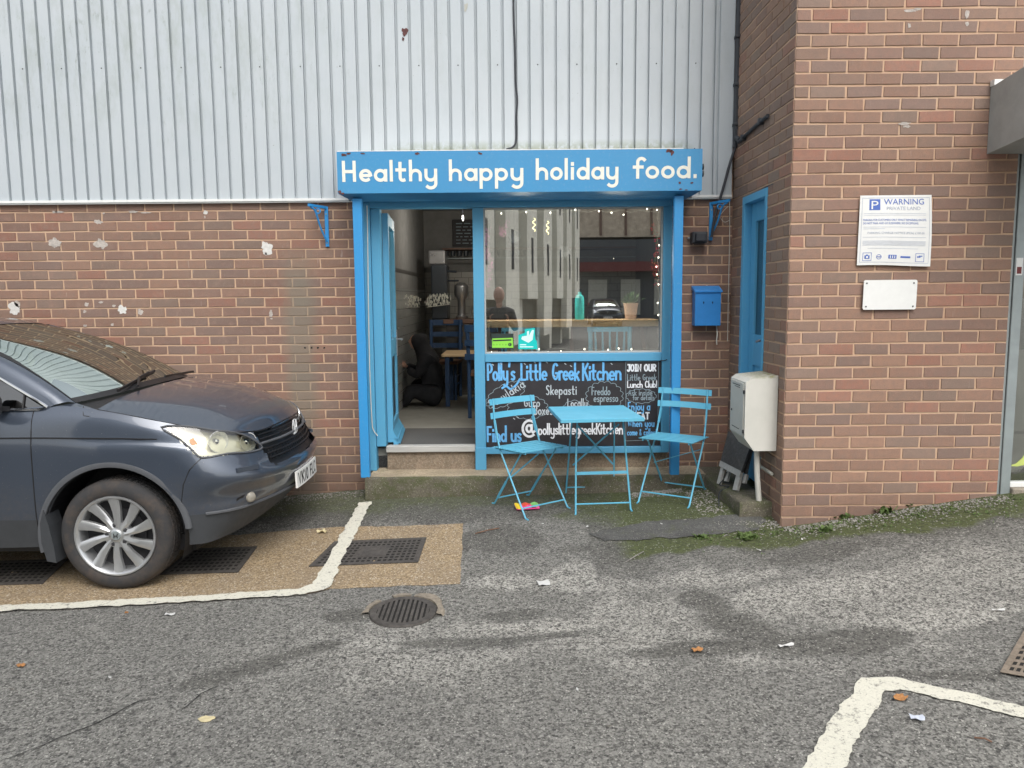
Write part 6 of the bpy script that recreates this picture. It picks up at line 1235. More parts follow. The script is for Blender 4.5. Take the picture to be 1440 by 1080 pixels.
# ================================================================== FOLDING FURNITURE
def folding_chair(label, ctr, fdir, zf):
    """ctr ground centre (x,y), fdir unit forward"""
    f = Vector((fdir[0], fdir[1], 0)).normalized(); l = Vector((-f.y, f.x, 0)); c = Vector((ctr[0], ctr[1], 0)); g = G(*ctr)
    t = thing('folding_chair', label, 'chair', (ctr[0], ctr[1], g), 'sky blue folding metal cafe chairs')
    def p(a, b, z): q = c+l*a+f*b; return Vector((q.x, q.y, (G(q.x, q.y) if z < .03 else g)+z))
    hw = .195
    for s_ in (-1, 1):
        m = MB(); a = p(s_*hw, .22, .008); b = p(s_*hw*.97, -.09, .44); d = p(s_*hw*.94, -.155, .60); e = p(s_*hw*.90, -.19, .80)
        m.tube([a, b, d, e], [.0065, .0065, .0062, .006], 6); m.bar(p(s_*hw*.95, -.13, .53), p(s_*hw*.92, -.165, .64), .007, .026); m.tube([a+Vector((0,0,-.001)), a+f*.03-Vector((0,0,.004))], .006, 6); m.build('back_leg', 'chair_paint', t)
        m = MB(); a = p(s_*hw*.84, -.20, .008); b = p(s_*hw*.84, .13, .435); m.tube([a, b], .0062, 6); m.bar(lerp(a, b, .12), lerp(a, b, .45), .018, .006, up=tuple(l)); m.tube([a, a-f*.028-Vector((0,0,.003))], .006, 6); m.build('front_leg', 'chair_paint', t)
    m = MB(); m.tube([p(-hw, .185, .055), p(hw, .185, .055)], .0055, 6); m.build('stretcher', 'chair_paint', t)
    m = MB(); m.tube([p(-hw*.84, -.165, .055), p(hw*.84, -.165, .055)], .0055, 6); m.build('stretcher', 'chair_paint', t)
    m = MB(); m.bar(p(-hw*.84, .01, .245), p(hw*.84, -.08, .36), .012, .004); m.build('brace', 'chair_paint', t)
    m = MB(); 
    for i in range(6):
        b0 = -.155+i*.062
        q = [p(-hw*1.06, b0, .445+.002*i), p(hw*1.06, b0, .445+.002*i), p(hw*1.06, b0+.048, .447+.002*i), p(-hw*1.06, b0+.048, .447+.002*i)]; m.add(q+[v+Vector((0,0,.005)) for v in q], [(0,3,2,1),(4,5,6,7),(0,1,5,4),(1,2,6,5),(2,3,7,6),(3,0,4,7)])
    for s_ in (-1, 1): m.bar(p(s_*hw*.9, -.16, .438), p(s_*hw*.9, .20, .449), .008, .014)
    m.build('seat', 'chair_paint', t)
    for (z0, b0) in ((.775, -.187), (.675, -.174)):
        m = MB(); g_ = []
        for k in range(9):
            a = -hw*1.08+2*hw*1.08*k/8; bow = -.022*(1-(a/hw)**2); g_.append([p(a, b0+bow+.006, z0-.022), p(a, b0+bow-.002, z0+.022), p(a, b0+bow-.006, z0+.022), p(a, b0+bow+.002, z0-.022)])
        for r_ in range(8): 
            A_, B_ = g_[r_], g_[r_+1]; m.add(A_+B_, [(0,1,5,4),(1,2,6,5),(2,3,7,6),(3,0,4,7)])
        m.add(g_[0], [(0,1,2,3)]); m.add(g_[8], [(3,2,1,0)]); m.build('back_slat', 'chair_paint', t)
    return t
folding_chair('left sky blue folding chair, turned towards the table, with its back to the doorway', (.112, 5.575), (.60, -.80), .1)
folding_chair('right sky blue folding chair beside the blue post, angled towards the table', (1.215, 5.66), (-.54, -.84), .1)
tb = thing('folding_table', 'square sky blue folding metal table between the two folding chairs', 'table', (.62, 5.60, G(.62, 5.6)))
ta = rad(5); tf = Vector((math.sin(ta), -math.cos(ta), 0)); tl_ = Vector((math.cos(ta), math.sin(ta), 0)); tc = Vector((.625, 5.63, 0)); tg = G(.62, 5.6)
def tp(a, b, z): q = tc+tl_*a+tf*b; return Vector((q.x, q.y, (G(q.x, q.y) if z < .03 else tg)+z))
m = MB(); tz = .705
def tq(a, b, z): q = tc+tf*.13+Vector((-.045,0,0))+tl_*a+tf*b; return Vector((q.x, q.y, tg+z))
prof = [(-.29,-.31),(.29,-.31),(.29,.31),(-.29,.31)]
m.add([tq(a, b, tz) for a, b in prof]+[tq(a, b, tz-.022) for a, b in prof]+[tq(a*.985, b*.985, tz+.003) for a, b in prof], [(8,9,10,11),(0,1,9,8),(1,2,10,9),(2,3,11,10),(3,0,8,11),(0,4,5,1),(1,5,6,2),(2,6,7,3),(3,7,4,0)]); m.build('table_top', 'chair_paint', tb)
for s_ in (-1, 1):
    m = MB(); a = tp(s_*.20, .25, .008); b = tp(s_*.185, .16, .40); c_ = tp(s_*.17, -.10, .68); m.tube([tp(s_*.205,.27,.004), a, tp(s_*.185,.17,.36), tp(s_*.165,.12,.68)], .0068, 6); m.build('front_leg', 'chair_paint', tb)
    m = MB(); m.tube([tp(s_*.195,-.28,.004), tp(s_*.19,-.26,.01), tp(s_*.16,-.12,.68)], .0065, 6); m.build('rear_leg', 'chair_paint', tb)
m = MB(); m.tube([tp(-.197,.24,.06), tp(.197,.24,.06)], .0055, 6); m.build('stretcher', 'chair_paint', tb); m = MB(); m.tube([tp(-.187,-.25,.06), tp(.187,-.25,.06)], .0055, 6); m.build('stretcher', 'chair_paint', tb)
m = MB(); m.bar(tp(-.185,.20,.275), tp(.185,.20,.275), .006, .022); m.build('cross_bar', 'chair_paint', tb)
for s_ in (-1, 1): m = MB(); m.bar(tp(s_*.155,.05,.60), tp(-s_*.155,-.14,.26), .006, .012); m.build('brace', 'chair_paint', tb)
# ================================================================== CAFE INTERIOR
FZ = .42
room = thing('cafe_room', 'dim cafe room with tiled walls seen through the open door', 'room', (.3, 8, FZ))
m = MB(); m.box((-1.3, 6.201, FZ-.06), (1.755, 11.2, FZ)); m.build('floor', 'cafe_floor', room)
m = MB(); m.box((-1.3, 6.26, FZ), (-1.22, 11.2, 1.75)); m.build('side_tiling', 'wall_tile_side', room); m = MB(); m.box((-1.3, 6.26, 1.751), (-1.22, 11.2, 2.85)); m.box((1.757, 6.26, FZ), (1.82, 11.2, 2.85)); m.box((-1.3, 10.95, 2.0), (1.757, 11.1, 2.85)); m.box((-1.3, 6.26, 2.85), (1.82, 11.2, 2.95)); m.build('plaster', 'cafe_plaster', room)
m = MB(); m.box((-1.219, 10.96, FZ), (1.756, 11.1, 1.999)); m.build('back_tiling', 'wall_tile_back', room)
m = MB(); m.box((-1.22, 6.24, 1.92), (-1.219+.004, 10.9, 1.96)); m.build('tile_border', 'slate_wood', room)
m = MB(); m.box((-1.30, 6.26, FZ), (-1.166, 6.262, 2.85)); m.box((1.263, 6.30, FZ-.1), (1.757, 6.46, 2.85)); m.box((-.213, 6.30, FZ-.1), (1.263, 6.34, 1.13)); m.build('front_lining', 'cafe_plaster', room)
m = MB(); m.bbox((-1.0, 6.25, FZ+.001), (-.22, 7.1, FZ+.012), .004); solo(m, 'door_mat', 'door_mat', (-.6, 6.7, FZ), 'dark grey mat just inside the cafe door', 'mat')
# counter with equipment
ct = thing('counter', 'wooden topped service counter at the back of the cafe', 'counter', (0, 9.9, FZ))
m = MB(); m.bbox((-.85, 9.6, 1.32), (1.7, 10.25, 1.37), .006); m.build('counter_top', 'counter_wood', ct); m = MB(); m.box((-.82, 9.66, FZ), (1.7, 10.2, 1.319)); m.build('counter_front', 'slate_wood', ct)
def at(px, py, Y): return P(px, py, Y=Y)
a = at(606, 400, 9.7); mc_ = thing('coffee_machine', 'tall dark coffee machine on the cafe counter', 'coffee machine', (a.x+.1, 9.8, 1.37))
m = MB(); b = at(626, 372, 9.7); m.bbox((a.x, 9.7, 1.371), (b.x+.02, 10.1, b.z), .02); m.build('body', 'appliance_dark', mc_); m = MB(); m.bbox((a.x-.03, 9.72, b.z), (b.x, 10.05, b.z+.18), .02); m.build('hopper', 'appliance_steel', mc_); m = MB(); m.tube([(b.x, 9.75, b.z-.08), (b.x+.14, 9.7, b.z-.09)], .015, 8); m.tube([(b.x, 9.8, b.z-.2), (b.x+.16, 9.74, b.z-.2)], .012, 8); m.build('group_handle', 'appliance_dark', mc_)
a = at(648, 430, 9.7); m = MB(); m.lathe([(.0001,0),(.07,0),(.08,.03),(.05,.05),(.05,.25),(.09,.3),(.09,.42),(.04,.46),(.0001,.46)], 16, (a.x, 9.85, 1.371)); solo(m, 'coffee_grinder', 'appliance_steel', (a.x, 9.85, 1.371), 'steel coffee grinder on the cafe counter right of the coffee machine', 'grinder', smooth=True)
m = MB(); m.tube(catmull([(a.x+.13, 9.8, 1.38), (a.x+.12, 9.8, 1.48), (a.x+.18, 9.78, 1.53), (a.x+.24, 9.8, 1.44)], 4), .012, 6); m.tube(catmull([(a.x+.2, 9.8, 1.38), (a.x+.2, 9.8, 1.45), (a.x+.26, 9.78, 1.49), (a.x+.3, 9.8, 1.42)], 4), .012, 6); solo(m, 'steel_stand', 'appliance_steel', (a.x+.2, 9.8, 1.38), 'bent steel rack on the cafe counter by the window side', 'rack')
# wall blackboard + mug rail
a, b = at(636, 309, 10.9), at(690, 346, 10.9); mb_ = thing('menu_blackboard', 'small blackboard menu hung high on the back wall of the cafe', 'blackboard', (a.x+.3, 10.9, b.z)); m = MB(); m.bbox((a.x, 10.90, b.z), (b.x, 10.95, a.z), .005); m.build('slate', 'chalkboard', mb_)
m = MB(); rr = random.Random(2)
for k in range(7):
    z = a.z-.06-k*.045; x = a.x+.05
    while x < b.x-.08: w_ = rr.uniform(.03, .09); m.box((x, 10.897, z), (x+w_, 10.8995, z+.012)); x += w_+.025
m.build('chalk_lines', 'chalk_faint', mb_)
a, b = at(622, 351, 10.6), at(668, 360, 10.6); sh = thing('mug_shelf', 'wall shelf with a row of cups below the blackboard at the back', 'shelf', (a.x, 10.7, b.z)); m = MB(); m.box((a.x, 10.6, a.z), (1.7, 10.95, a.z+.02)); m.build('board', 'counter_wood', sh); m = MB(); m.tube([(a.x, 10.58, b.z-.03), (1.7, 10.58, b.z-.03)], .008, 6); m.build('rail', 'aluminium', sh)
for k in range(14): m = MB(); m.lathe([(.0001,0),(.03,.005),(.035,.07)], 10, (a.x+.05+k*.09, 10.65, b.z+.0)); m.build('hanging_cup', 'appliance_dark', sh)
# tinsel along the side wall
rr = random.Random(8)
for nm, (p0, p1), lab in (('tinsel', ((550, 424, 8.2), (590, 424, 9.9)), 'sparkling tinsel strip along the left tiled wall of the cafe'), ('tinsel', ((600, 424, 9.62), (632, 420, 9.62)), 'sparkling tinsel and glass row along the cafe counter edge')):
    a, b = at(*p0), at(*p1); m = MB()
    for k in range(150):
        p = a.lerp(b, rr.random()); p = p+Vector((rr.gauss(0, .01), rr.gauss(0, .01), rr.uniform(-.06, .07))); s_ = rr.uniform(.004, .012); m.box(p-Vector((s_*.5, s_*.3, s_*1.5)), p+Vector((s_*.5, s_*.3, s_*1.5)))
    m.tube([a-Vector((0,0,.07)), b-Vector((0,0,.07))], .005, 5); solo(m, nm, 'tinsel_foil', a, lab, 'tinsel')
a = at(651, 307, 9.0); pd = thing('pendant_lamp', 'small lit pendant lamp hanging in the cafe above the blackboard', 'lamp', (a.x, 9, a.z)); m = MB(); m.lathe([(.0001,-.03),(.007,-.025),(.010,0),(.007,.03),(.0001,.035)], 12, (a.x, 9, a.z)); m.build('bulb', 'pendant_glow', pd, smooth=True); m = MB(); m.tube([(a.x, 9, a.z+.06), (a.x, 9, 2.85)], .004, 5); m.build('flex', 'cable_black', pd)
ld = bpy.data.lights.new('pendant_light', 'POINT'); ld.energy = 9; ld.color = (1, .93, .82); ld.shadow_soft_size = .01; lo = bpy.data.objects.new('pendant_light', ld); COL.objects.link(lo); lo.parent = pd; lo.location = (0, -.1, -.12)
# chairs in the cafe
def spindle_chair(label, x, y, rz, matn='navy_paint', ladder=False, group='painted wooden chairs inside the cafe'):
    t = thing('wooden_chair', label, 'chair', (x, y, FZ), group); M = Matrix.Rotation(rz, 4, 'Z')
    def q(a, b, z): v = M @ Vector((a, b, z)); return Vector((x+v.x, y+v.y, FZ+z))
    m = MB(); sq = [(-.2,-.2),(.2,-.2),(.21,.2),(-.21,.2)]; m.add([q(a,b,.43) for a,b in sq]+[q(a,b,.465) for a,b in sq], [(0,3,2,1),(4,5,6,7),(0,1,5,4),(1,2,6,5),(2,3,7,6),(3,0,4,7)]); m.build('seat', 'brown_wood' if ladder else matn, t)
    for a, b in ((-.18,.18),(.18,.18)): m = MB(); m.tube([q(a,b,0), q(a,b,.43)], .019, 8); m.build('leg', matn, t)
    for s_ in (-1, 1): m = MB(); m.tube([q(s_*.18,-.19,0), q(s_*.18,-.19,.45), q(s_*.185,-.24,.95)], .021, 8); m.build('back_post', matn, t)
    g_ = [(a, -.245-.02*(1-(a/.19)**2)) for a in np.linspace(-.21, .21, 7)]
    for (z0, z1) in (((.89,.96),) if not ladder else ((.88,.95),(.74,.80),(.60,.66))):
        m = MB()
        for k in range(6): 
            (a0, b0), (a1, b1) = g_[k], g_[k+1]; m.add([q(a0,b0,z0), q(a1,b1,z0), q(a1,b1,z1), q(a0,b0,z1), q(a0,b0-.018,z0), q(a1,b1-.018,z0), q(a1,b1-.018,z1), q(a0,b0-.018,z1)], [(0,1,2,3),(7,6,5,4),(0,4,5,1),(2,6,7,3),(1,5,6,2),(3,7,4,0)])
        m.build('back_rail', matn, t)
    if not ladder:
        for a in (-.11,-.055,0,.055,.11): m = MB(); m.tube([q(a,-.19,.46), q(a*1.15,-.22,.62), q(a*1.25,-.245,.90)], [.007,.014,.008], 8); m.build('spindle', matn, t, smooth=True)
    m = MB()
    for z in (.18, .28): m.tube([q(-.18,.18,z), q(-.18,-.19,z)], .011, 6); m.tube([q(.18,.18,z), q(.18,-.19,z)], .011, 6)
    m.build('stretcher', matn, t); return t
simple('chair_blue_in', (.10, .42, .62), .5)
p = P(858, 470, Y=7.2); spindle_chair('light blue spindle back chair seen through the lower right of the cafe window', p.x, 6.98, math.pi, 'chair_blue_in'); 
p = P(735, 470, Y=7.3); spindle_chair('light blue chair partly hidden behind the window stickers', p.x, 7.25, math.pi+.15, 'chair_blue_in')
a = P(660, 588, Z=FZ); spindle_chair('navy ladder back chair standing at the right edge of the doorway', a.x+.21, a.y+.17, rad(-8), 'navy_paint', True)
a = P(615, 480, Y=9.2); spindle_chair('navy ladder back chair behind the seated person', a.x+.05, 9.35, rad(175), 'navy_paint', True)
# small table between
tb2 = thing('wooden_table', 'small wooden table with blue legs inside the cafe right of the seated person', 'table', (-.25, 8.9, FZ)); a = P(622, 497, Y=8.7); m = MB(); m.bbox((a.x, 8.55, a.z-.03), (a.x+.85, 9.25, a.z), .008); m.build('table_top', 'pine', tb2)
for dx_ in (.06, .79):
    for y_ in (8.62, 9.18): m = MB(); m.bbox((a.x+dx_-.025, y_-.025, FZ), (a.x+dx_+.025, y_+.025, a.z-.031), .004); m.build('leg', 'navy_paint', tb2)
# window shelf with things
ws_ = thing('window_shelf', 'long pine breakfast bar running behind the cafe window', 'shelf', (.5, 6.4, 1.4)); m = MB(); m.bbox((-.208, 6.25, 1.395), (1.19, 6.55, 1.452), .005); m.build('board', 'pine', ws_)
for x in (-.1, .5, 1.1): m = MB(); m.bar((x, 6.54, 1.394), (x, 6.34, 1.14), .03, .02); m.build('support', 'counter_wood', ws_)
wbx = P(815, 430, Y=6.36).x; m = MB(); m.lathe([(.0001,0),(.036,0),(.038,.01),(.038,.17),(.03,.195),(.014,.205),(.014,.225),(.0001,.226)], 20, (wbx, 6.36, 1.4525)); wb = m.build('x', 'bottle_teal', None, smooth=True); wb.name = 'water_bottle'; wb.data.transform(Matrix.Translation((-wbx, -6.36, -1.4525))); wb.location = (wbx, 6.36, 1.4525); tag(wb, 'turquoise water bottle standing on the pine window bar', 'bottle')
m = MB(); m.lathe([(.0001,.226),(.016,.227),(.016,.25),(.0001,.252)], 14, (0,0,0)); cp_ = m.build('cap', 'appliance_dark', None, smooth=True); cp_.parent = wb
px_ = P(887, 440, Y=6.38).x; pp_ = thing('potted_plant', 'small green plant in a pale pink tapered pot on the window bar', 'plant', (px_, 6.38, 1.4525)); m = MB(); m.lathe([(.0001,0),(.044,0),(.058,.12),(.062,.122),(.062,.132),(.054,.132),(.05,.11),(.0001,.11)], 24, (px_, 6.38, 1.4525)); m.build('pot', 'pot_pink', pp_, smooth=True)
m = MB(); rr = random.Random(6)
for k in range(90):
    a = rr.uniform(0, 6.28); e = rr.uniform(.3, 1.5); L = rr.uniform(.05, .13); d_ = Vector((math.cos(a)*math.cos(e), math.sin(a)*math.cos(e)*.6, math.sin(e))); o = Vector((px_+rr.uniform(-.02,.02), 6.38, 1.56)); t_ = o+d_*L; s2 = Vector((-math.sin(a), math.cos(a), .2))*.009; m.add([o+d_*L*.5, t_-d_*L*.2+s2, t_, t_-d_*L*.2-s2], [(0,1,2,3)])
m.build('leaves', 'plant_green', pp_, normals=False)
# fairy lights round the window
fl_ = thing('fairy_lights', 'string of small warm lights round the edge of the cafe window', 'string lights', (.5, 6.18, 1.2))
bp = [(x, y) for x, y in ((705,300),(740,298),(774,299),(809,295),(842,297),(860,299),(877,302),(910,294),(924,295),(932,330),(927,345),(926,362),(923,375),(924,386),(926,400),(925,426),(926,443),(679,340),(679,391),(680,408),(682,424),(680,490),(691,495),(758,491),(771,495),(789,494),(822,491),(855,492),(870,490),(888,491))]
m = MB(); q = [P(px, py, Y=6.17) for px, py in bp]
top_ = [P(px, 297+2*math.sin(px*.2), Y=6.175) for px in range(684, 930, 12)]; m.tube(top_, .0018, 4); m.tube([P(926+1.5*math.sin(py*.2), py, Y=6.175) for py in range(297, 490, 10)], .0018, 4); m.tube([P(px, 491+2*math.sin(px*.15), Y=6.175) for px in range(684, 928, 12)], .0018, 4); m.build('cable', 'cable_white', fl_)
for v in q: m = MB(); m.lathe([(.0001,-.007),(.0048,-.004),(.0058,0),(.0048,.004),(.0001,.007)], 8, tuple(v)); m.build('bulb', 'bulb_glow', fl_, smooth=True)
for lx, lz in ((.1, 1.95), (.85, 1.95)):  # added point lights, no bulbs hang here; they brighten the pine shelf
    l2 = bpy.data.lights.new('shelf_fill_light', 'POINT'); l2.energy = 11; l2.color = (1, .9, .75); l2.shadow_soft_size = .004; lo2 = bpy.data.objects.new('shelf_fill_light', l2); COL.objects.link(lo2); lo2.parent = fl_; lo2.location = (lx-.5, .24, lz-1.2)
# garland of pink flowers left of window, red baubles right
def garland(pts, n, spread, matn, size, name, label, cat, seed):
    m = MB(); rr = random.Random(seed); L = catmull([P(px, py, Y=6.24) for px, py in pts], 6)
    for _ in range(n):
        c_ = L[rr.randrange(len(L))]+Vector((rr.gauss(0, spread), rr.gauss(0, .02), rr.gauss(0, spread*.7)))
        for k in range(4): a = rr.uniform(0, 6.28); u = Vector((math.cos(a), .4*math.sin(a*2), math.sin(a)))*size*rr.uniform(.6, 1.2); v = Vector((-math.sin(a), .3, math.cos(a)))*size*.4; m.add([c_, c_+u*.5+v, c_+u, c_+u*.5-v], [(0,1,2,3)], 1 if rr.random() < .25 else 0)
    m.tube(L, .002, 4, 1); return solo(m, name, [matn, 'plant_green'], L[0], label, cat)
garland([(687,318),(684,350),(690,372),(686,402)], 110, .010, 'petal_pink', .014, 'flower_garland', 'pink flower garland hanging at the left edge of the cafe window', 'garland', 1)
garland([(711,312),(708,330),(704,318)], 50, .014, 'petal_pink', .013, 'flower_spray', 'loose spray of pink flowers near the top left of the cafe window', 'garland', 2)
garland([(915,310),(924,340),(921,370),(925,400)], 70, .012, 'bauble_red', .010, 'christmas_garland', 'red and green festive garland down the right of the cafe window', 'garland', 3)
a = P(924, 375, Y=6.2); m = MB(); m.lathe([(.0001,-.016),(.011,-.011),(.016,0),(.011,.011),(.0001,.016)], 14, tuple(a)); solo(m, 'red_bauble', 'bauble_red', a, 'shiny red bauble hanging at the right edge of the cafe window', 'bauble', smooth=True)
# window stickers (on the glass)
GY = FY0+.047
def gp(px, py): p = P(px, py, Y=GY); return p.x, p.z
def spoly(px, h0, h1, name, matn, par=None):
    m = MB(); m.prism([gp(*q) for q in px], lambda u, v, t: (u, GY-t, v), h0, h1); return m.build(name, matn, par)
hg = thing('hygiene_sticker', 'black and bright green food hygiene rating sticker low on the cafe window', 'window sticker', (gp(706,481)[0], GY, gp(706,481)[1]))
spoly([(691,469),(722,469),(723,492),(714,491),(710,489),(692,491)], .0003, .0012, 'card', 'sticker_dark', hg); spoly([(692,476),(721,475),(722,489),(692,489)], .0013, .0019, 'rating_panel', 'sticker_green', hg)
spoly([(693,478),(719,477),(719,479),(693,480)], .002, .0024, 'wording', 'sticker_dark', hg); m = MB(); c_ = gp(717,484.5); m.lathe([(.0001,0),(.014,0)], 18, (c_[0], GY-.0024, c_[1]), 'Y'); m.build('rating_disc', 'sticker_dark', hg, normals=False)
print_text('5', .02, lambda x, y, h: (c_[0]-.006+x, GY-.003, c_[1]-.007+y), hg, 'numeral', 'sticker_green')
for k in range(5): m = MB(); c2 = gp(694.5+k*4.2, 484.7); m.lathe([(.003,0),(.0045,0)], 10, (c2[0], GY-.0022, c2[1]), 'Y'); m.build('rating_ring', 'sticker_dark', hg, normals=False)
dl2 = thing('delivery_sticker', 'turquoise delivery sticker with a pale kangaroo head shape on the cafe window', 'window sticker', (gp(743,478)[0], GY, gp(743,478)[1]))
spoly([(729,471),(738,468),(738,463),(752,461),(753,478),(755,479),(756,491),(729,491)], .0003, .0012, 'backing', 'sticker_teal', dl2)
simple('sticker_pale', (.62, .82, .80), .5, var=.03); spoly([(734,473),(741,472),(741,466),(744,465),(744,472),(748,464),(751,464),(749,478),(743,482),(733,477)], .0013, .0018, 'head_emblem', 'sticker_pale', dl2)
for v in (484, 487): spoly([(731,v),(750 if v == 487 else 740,v),(750 if v == 487 else 740,v+1.5),(731,v+1.5)], .0013, .0018, 'wording', 'sticker_pale', dl2)

# pendants over the window seat
for i, (px, py, r_, lb) in enumerate(((723, 333, .058, 'dark octagonal lamp shade hanging behind the left of the cafe window'), (793, 355, .045, 'small dark lamp shade hanging behind the middle of the cafe window'))):
    p = P(px, py, Y=6.75); t = thing('lamp_shade', lb, 'lamp shade', p); m = MB(); m.lathe([(.02, .06), (r_*.8, .045), (r_, .0), (r_*.75, -.04), (.02, -.055), (.0001, -.055)], 8, tuple(p)); m.build('shade', 'appliance_dark', t); m = MB(); m.tube([p+Vector((0,0,.055)), (p.x, p.y, 2.85)], .004, 5); m.build('flex', 'cable_black', t)
emis('filament_glow', (1, .85, .35), 3.5)
for px, py, lb in ((751, 316, 'lit twisted filament bulb hanging left of the yellow green one in the cafe window'), (770, 320, 'lit coiled filament bulb hanging right of its twin in the cafe window')):
    p = P(px, py, Y=6.6); t = thing('filament_lamp', lb, 'lamp', p); m = MB(); m.tube(catmull([p+Vector((.012*math.sin(k*1.9), .008*math.cos(k*1.9), .055-.014*k)) for k in range(9)], 3), .0028, 5); m.build('filament', 'filament_glow', t); m = MB(); m.tube([p+Vector((0,0,.06)), (p.x, p.y, 2.85)], .003, 5); m.lathe([(.0001,.085),(.012,.08),(.012,.06),(.0001,.055)], 8, tuple(p)); m.build('flex', 'cable_black', t)
# ================================================================== PEOPLE
def skin_body(name, V, E, matn, parent, org, sub=2, root='pelvis'):
    names = list(V); me = bpy.data.meshes.new(name); me.from_pydata([V[n][0] for n in names], [(names.index(a), names.index(b)) for a, b in E], []); o = bpy.data.objects.new(name, me); COL.objects.link(o)
    sk = o.modifiers.new('s', 'SKIN'); sk.use_smooth_shade = True; sl = me.skin_vertices[0].data
    for i, n in enumerate(names): r = V[n][1]; sl[i].radius = r if isinstance(r, tuple) else (r, r); sl[i].use_root = (n == root)
    sb_ = o.modifiers.new('b', 'SUBSURF'); sb_.levels = sb_.render_levels = sub
    bpy.context.view_layer.update(); dg = bpy.context.evaluated_depsgraph_get(); m2 = bpy.data.meshes.new_from_object(o.evaluated_get(dg)); bpy.data.objects.remove(o)
    m2.name = name; m2.materials.clear(); m2.materials.append(MATS[matn]); m2.transform(Matrix.Translation(-Vector(org))); 
    for p_ in m2.polygons: p_.use_smooth = True
    o2 = bpy.data.objects.new(name, m2); COL.objects.link(o2); o2.parent = parent; ORG[o2.name] = Vector(org); return o2
def head(org, c, r, yaw, par, hood=False, tilt=0):
    """face towards -Y turned by yaw"""
    M = Matrix.Translation(c) @ Matrix.Rotation(yaw, 4, 'Z') @ Matrix.Rotation(tilt, 4, 'X'); m = MB(); N1, N2 = 16, 20; g_ = []
    for i in range(N1+1):
        t = math.pi*i/N1; row = []
        for j in range(N2+1):
            a = 2*math.pi*j/N2; x = math.sin(t)*math.cos(a); y = math.sin(t)*math.sin(a); z = math.cos(t); sx_ = .76*(1 if z > -.1 else 1+.28*(z+.1)); v = Vector((x*sx_, y*.95*(1 if z > -.2 else 1-.12*(-z)), z*1.18)); 
            fr_ = max(0, -y); 
            if fr_ > .75 and -.35 < z < .1: v.y -= .16*max(0, 1-abs(x)/.16)*(1-abs(z+.12)/.3)
            if fr_ > .6 and -.02 < z < .22: v.y += .07*max(0, 1-abs(abs(x)-.3)/.2)
            row.append(M @ (v*r))
        g_.append(row)
    m.grid(g_); return m, M
# ---- seated person in the doorway
sc_ = P(604, 572, Z=FZ); sp0 = Vector((sc_.x, sc_.y+.12, FZ)); ps_ = thing('person', 'person in a black hooded coat crouched on the cafe floor holding a phone', 'person', sp0)
def a_(x, y, z): return (sp0.x+x, sp0.y+y, FZ+z)
V = dict(pelvis=(a_(.08,.02,.13),(.20,.17)), waist=(a_(.06,.02,.28),(.19,.16)), chest=(a_(.00,0,.46),(.19,.15)), upper=(a_(-.04,0,.58),(.16,.13)), neck=(a_(-.08,-.01,.67),(.09,.085)), hood1=(a_(-.115,-.02,.745),(.125,.13)), hood2=(a_(-.12,-.02,.83),.085),
  hipn=(a_(.05,-.10,.11),.12), kneen=(a_(-.20,-.16,.20),.095), footn=(a_(-.27,-.18,.055),.055), toen=(a_(-.38,-.18,.045),.045), hipf=(a_(.05,.12,.11),.12), kneef=(a_(-.18,.18,.24),.09), footf=(a_(-.25,.15,.05),.05),
  shn=(a_(-.03,-.14,.55),.085), elbn=(a_(-.12,-.20,.36),.062), wrn=(a_(-.235,-.15,.43),.042), shf=(a_(-.03,.14,.55),.085), elbf=(a_(-.14,.20,.38),.06), wrf=(a_(-.27,.06,.45),.04))
E_ = [('pelvis','waist'),('waist','chest'),('chest','upper'),('upper','neck'),('neck','hood1'),('hood1','hood2'),('pelvis','hipn'),('hipn','kneen'),('kneen','footn'),('footn','toen'),('pelvis','hipf'),('hipf','kneef'),('kneef','footf'),('upper','shn'),('shn','elbn'),('elbn','wrn'),('upper','shf'),('shf','elbf'),('elbf','wrf')]
skin_body('body', V, E_, 'black_cloth', ps_, sp0)
m, M = head(sp0, Vector(a_(-.158,-.03,.73)), .070, rad(-78), ps_, tilt=rad(-12)); m.build('face', 'skin', ps_, smooth=True)
def hand(c, d, curl_n, side, par, org, s_=1.0):
    """palm at c pointing d; fingers curl about side axis"""
    d = Vector(d).normalized(); n_ = Vector(curl_n).normalized(); b_ = d.cross(n_).normalized(); c = Vector(c); V = {}; E2 = []
    V['pelvis'] = (tuple(c-d*.04*s_), .024*s_); V['palm'] = (tuple(c+d*.02*s_), (.034*s_, .015*s_)); E2.append(('pelvis', 'palm'))
    for k, (o_, L) in enumerate(((-.028, .06), (-.010, .068), (.009, .064), (.026, .05))):
        p0 = c+b_*o_*s_+d*.045*s_; p1 = p0+(d*.8+n_*.5).normalized()*L*.5*s_; p2 = p1+(d*.2+n_*1).normalized()*L*.35*s_; V['a%d' % k] = (tuple(p0), .0092*s_); V['b%d' % k] = (tuple(p1), .0085*s_); V['c%d' % k] = (tuple(p2), .0075*s_); E2 += [('palm', 'a%d' % k), ('a%d' % k, 'b%d' % k), ('b%d' % k, 'c%d' % k)]
    t0 = c-b_*.032*s_+d*.0*s_; t1 = t0+(d*.6-b_*.6+n_*.5).normalized()*.035*s_; t2 = t1+(d*.8+n_*.5).normalized()*.028*s_; V['t0'] = (tuple(t0), .012*s_); V['t1'] = (tuple(t1), .010*s_); V['t2'] = (tuple(t2), .008*s_); E2 += [('pelvis', 't0'), ('t0', 't1'), ('t1', 't2')]
    return skin_body('hand', V, E2, 'skin', par, org, 1)
hand(a_(-.275,-.15,.475), (-.6,.0,.8), (-.7,.5,-.5), 1, ps_, sp0); hand(a_(-.31,.02,.50), (-.7,-.3,.6), (-.5,-.6,-.4), -1, ps_, sp0)
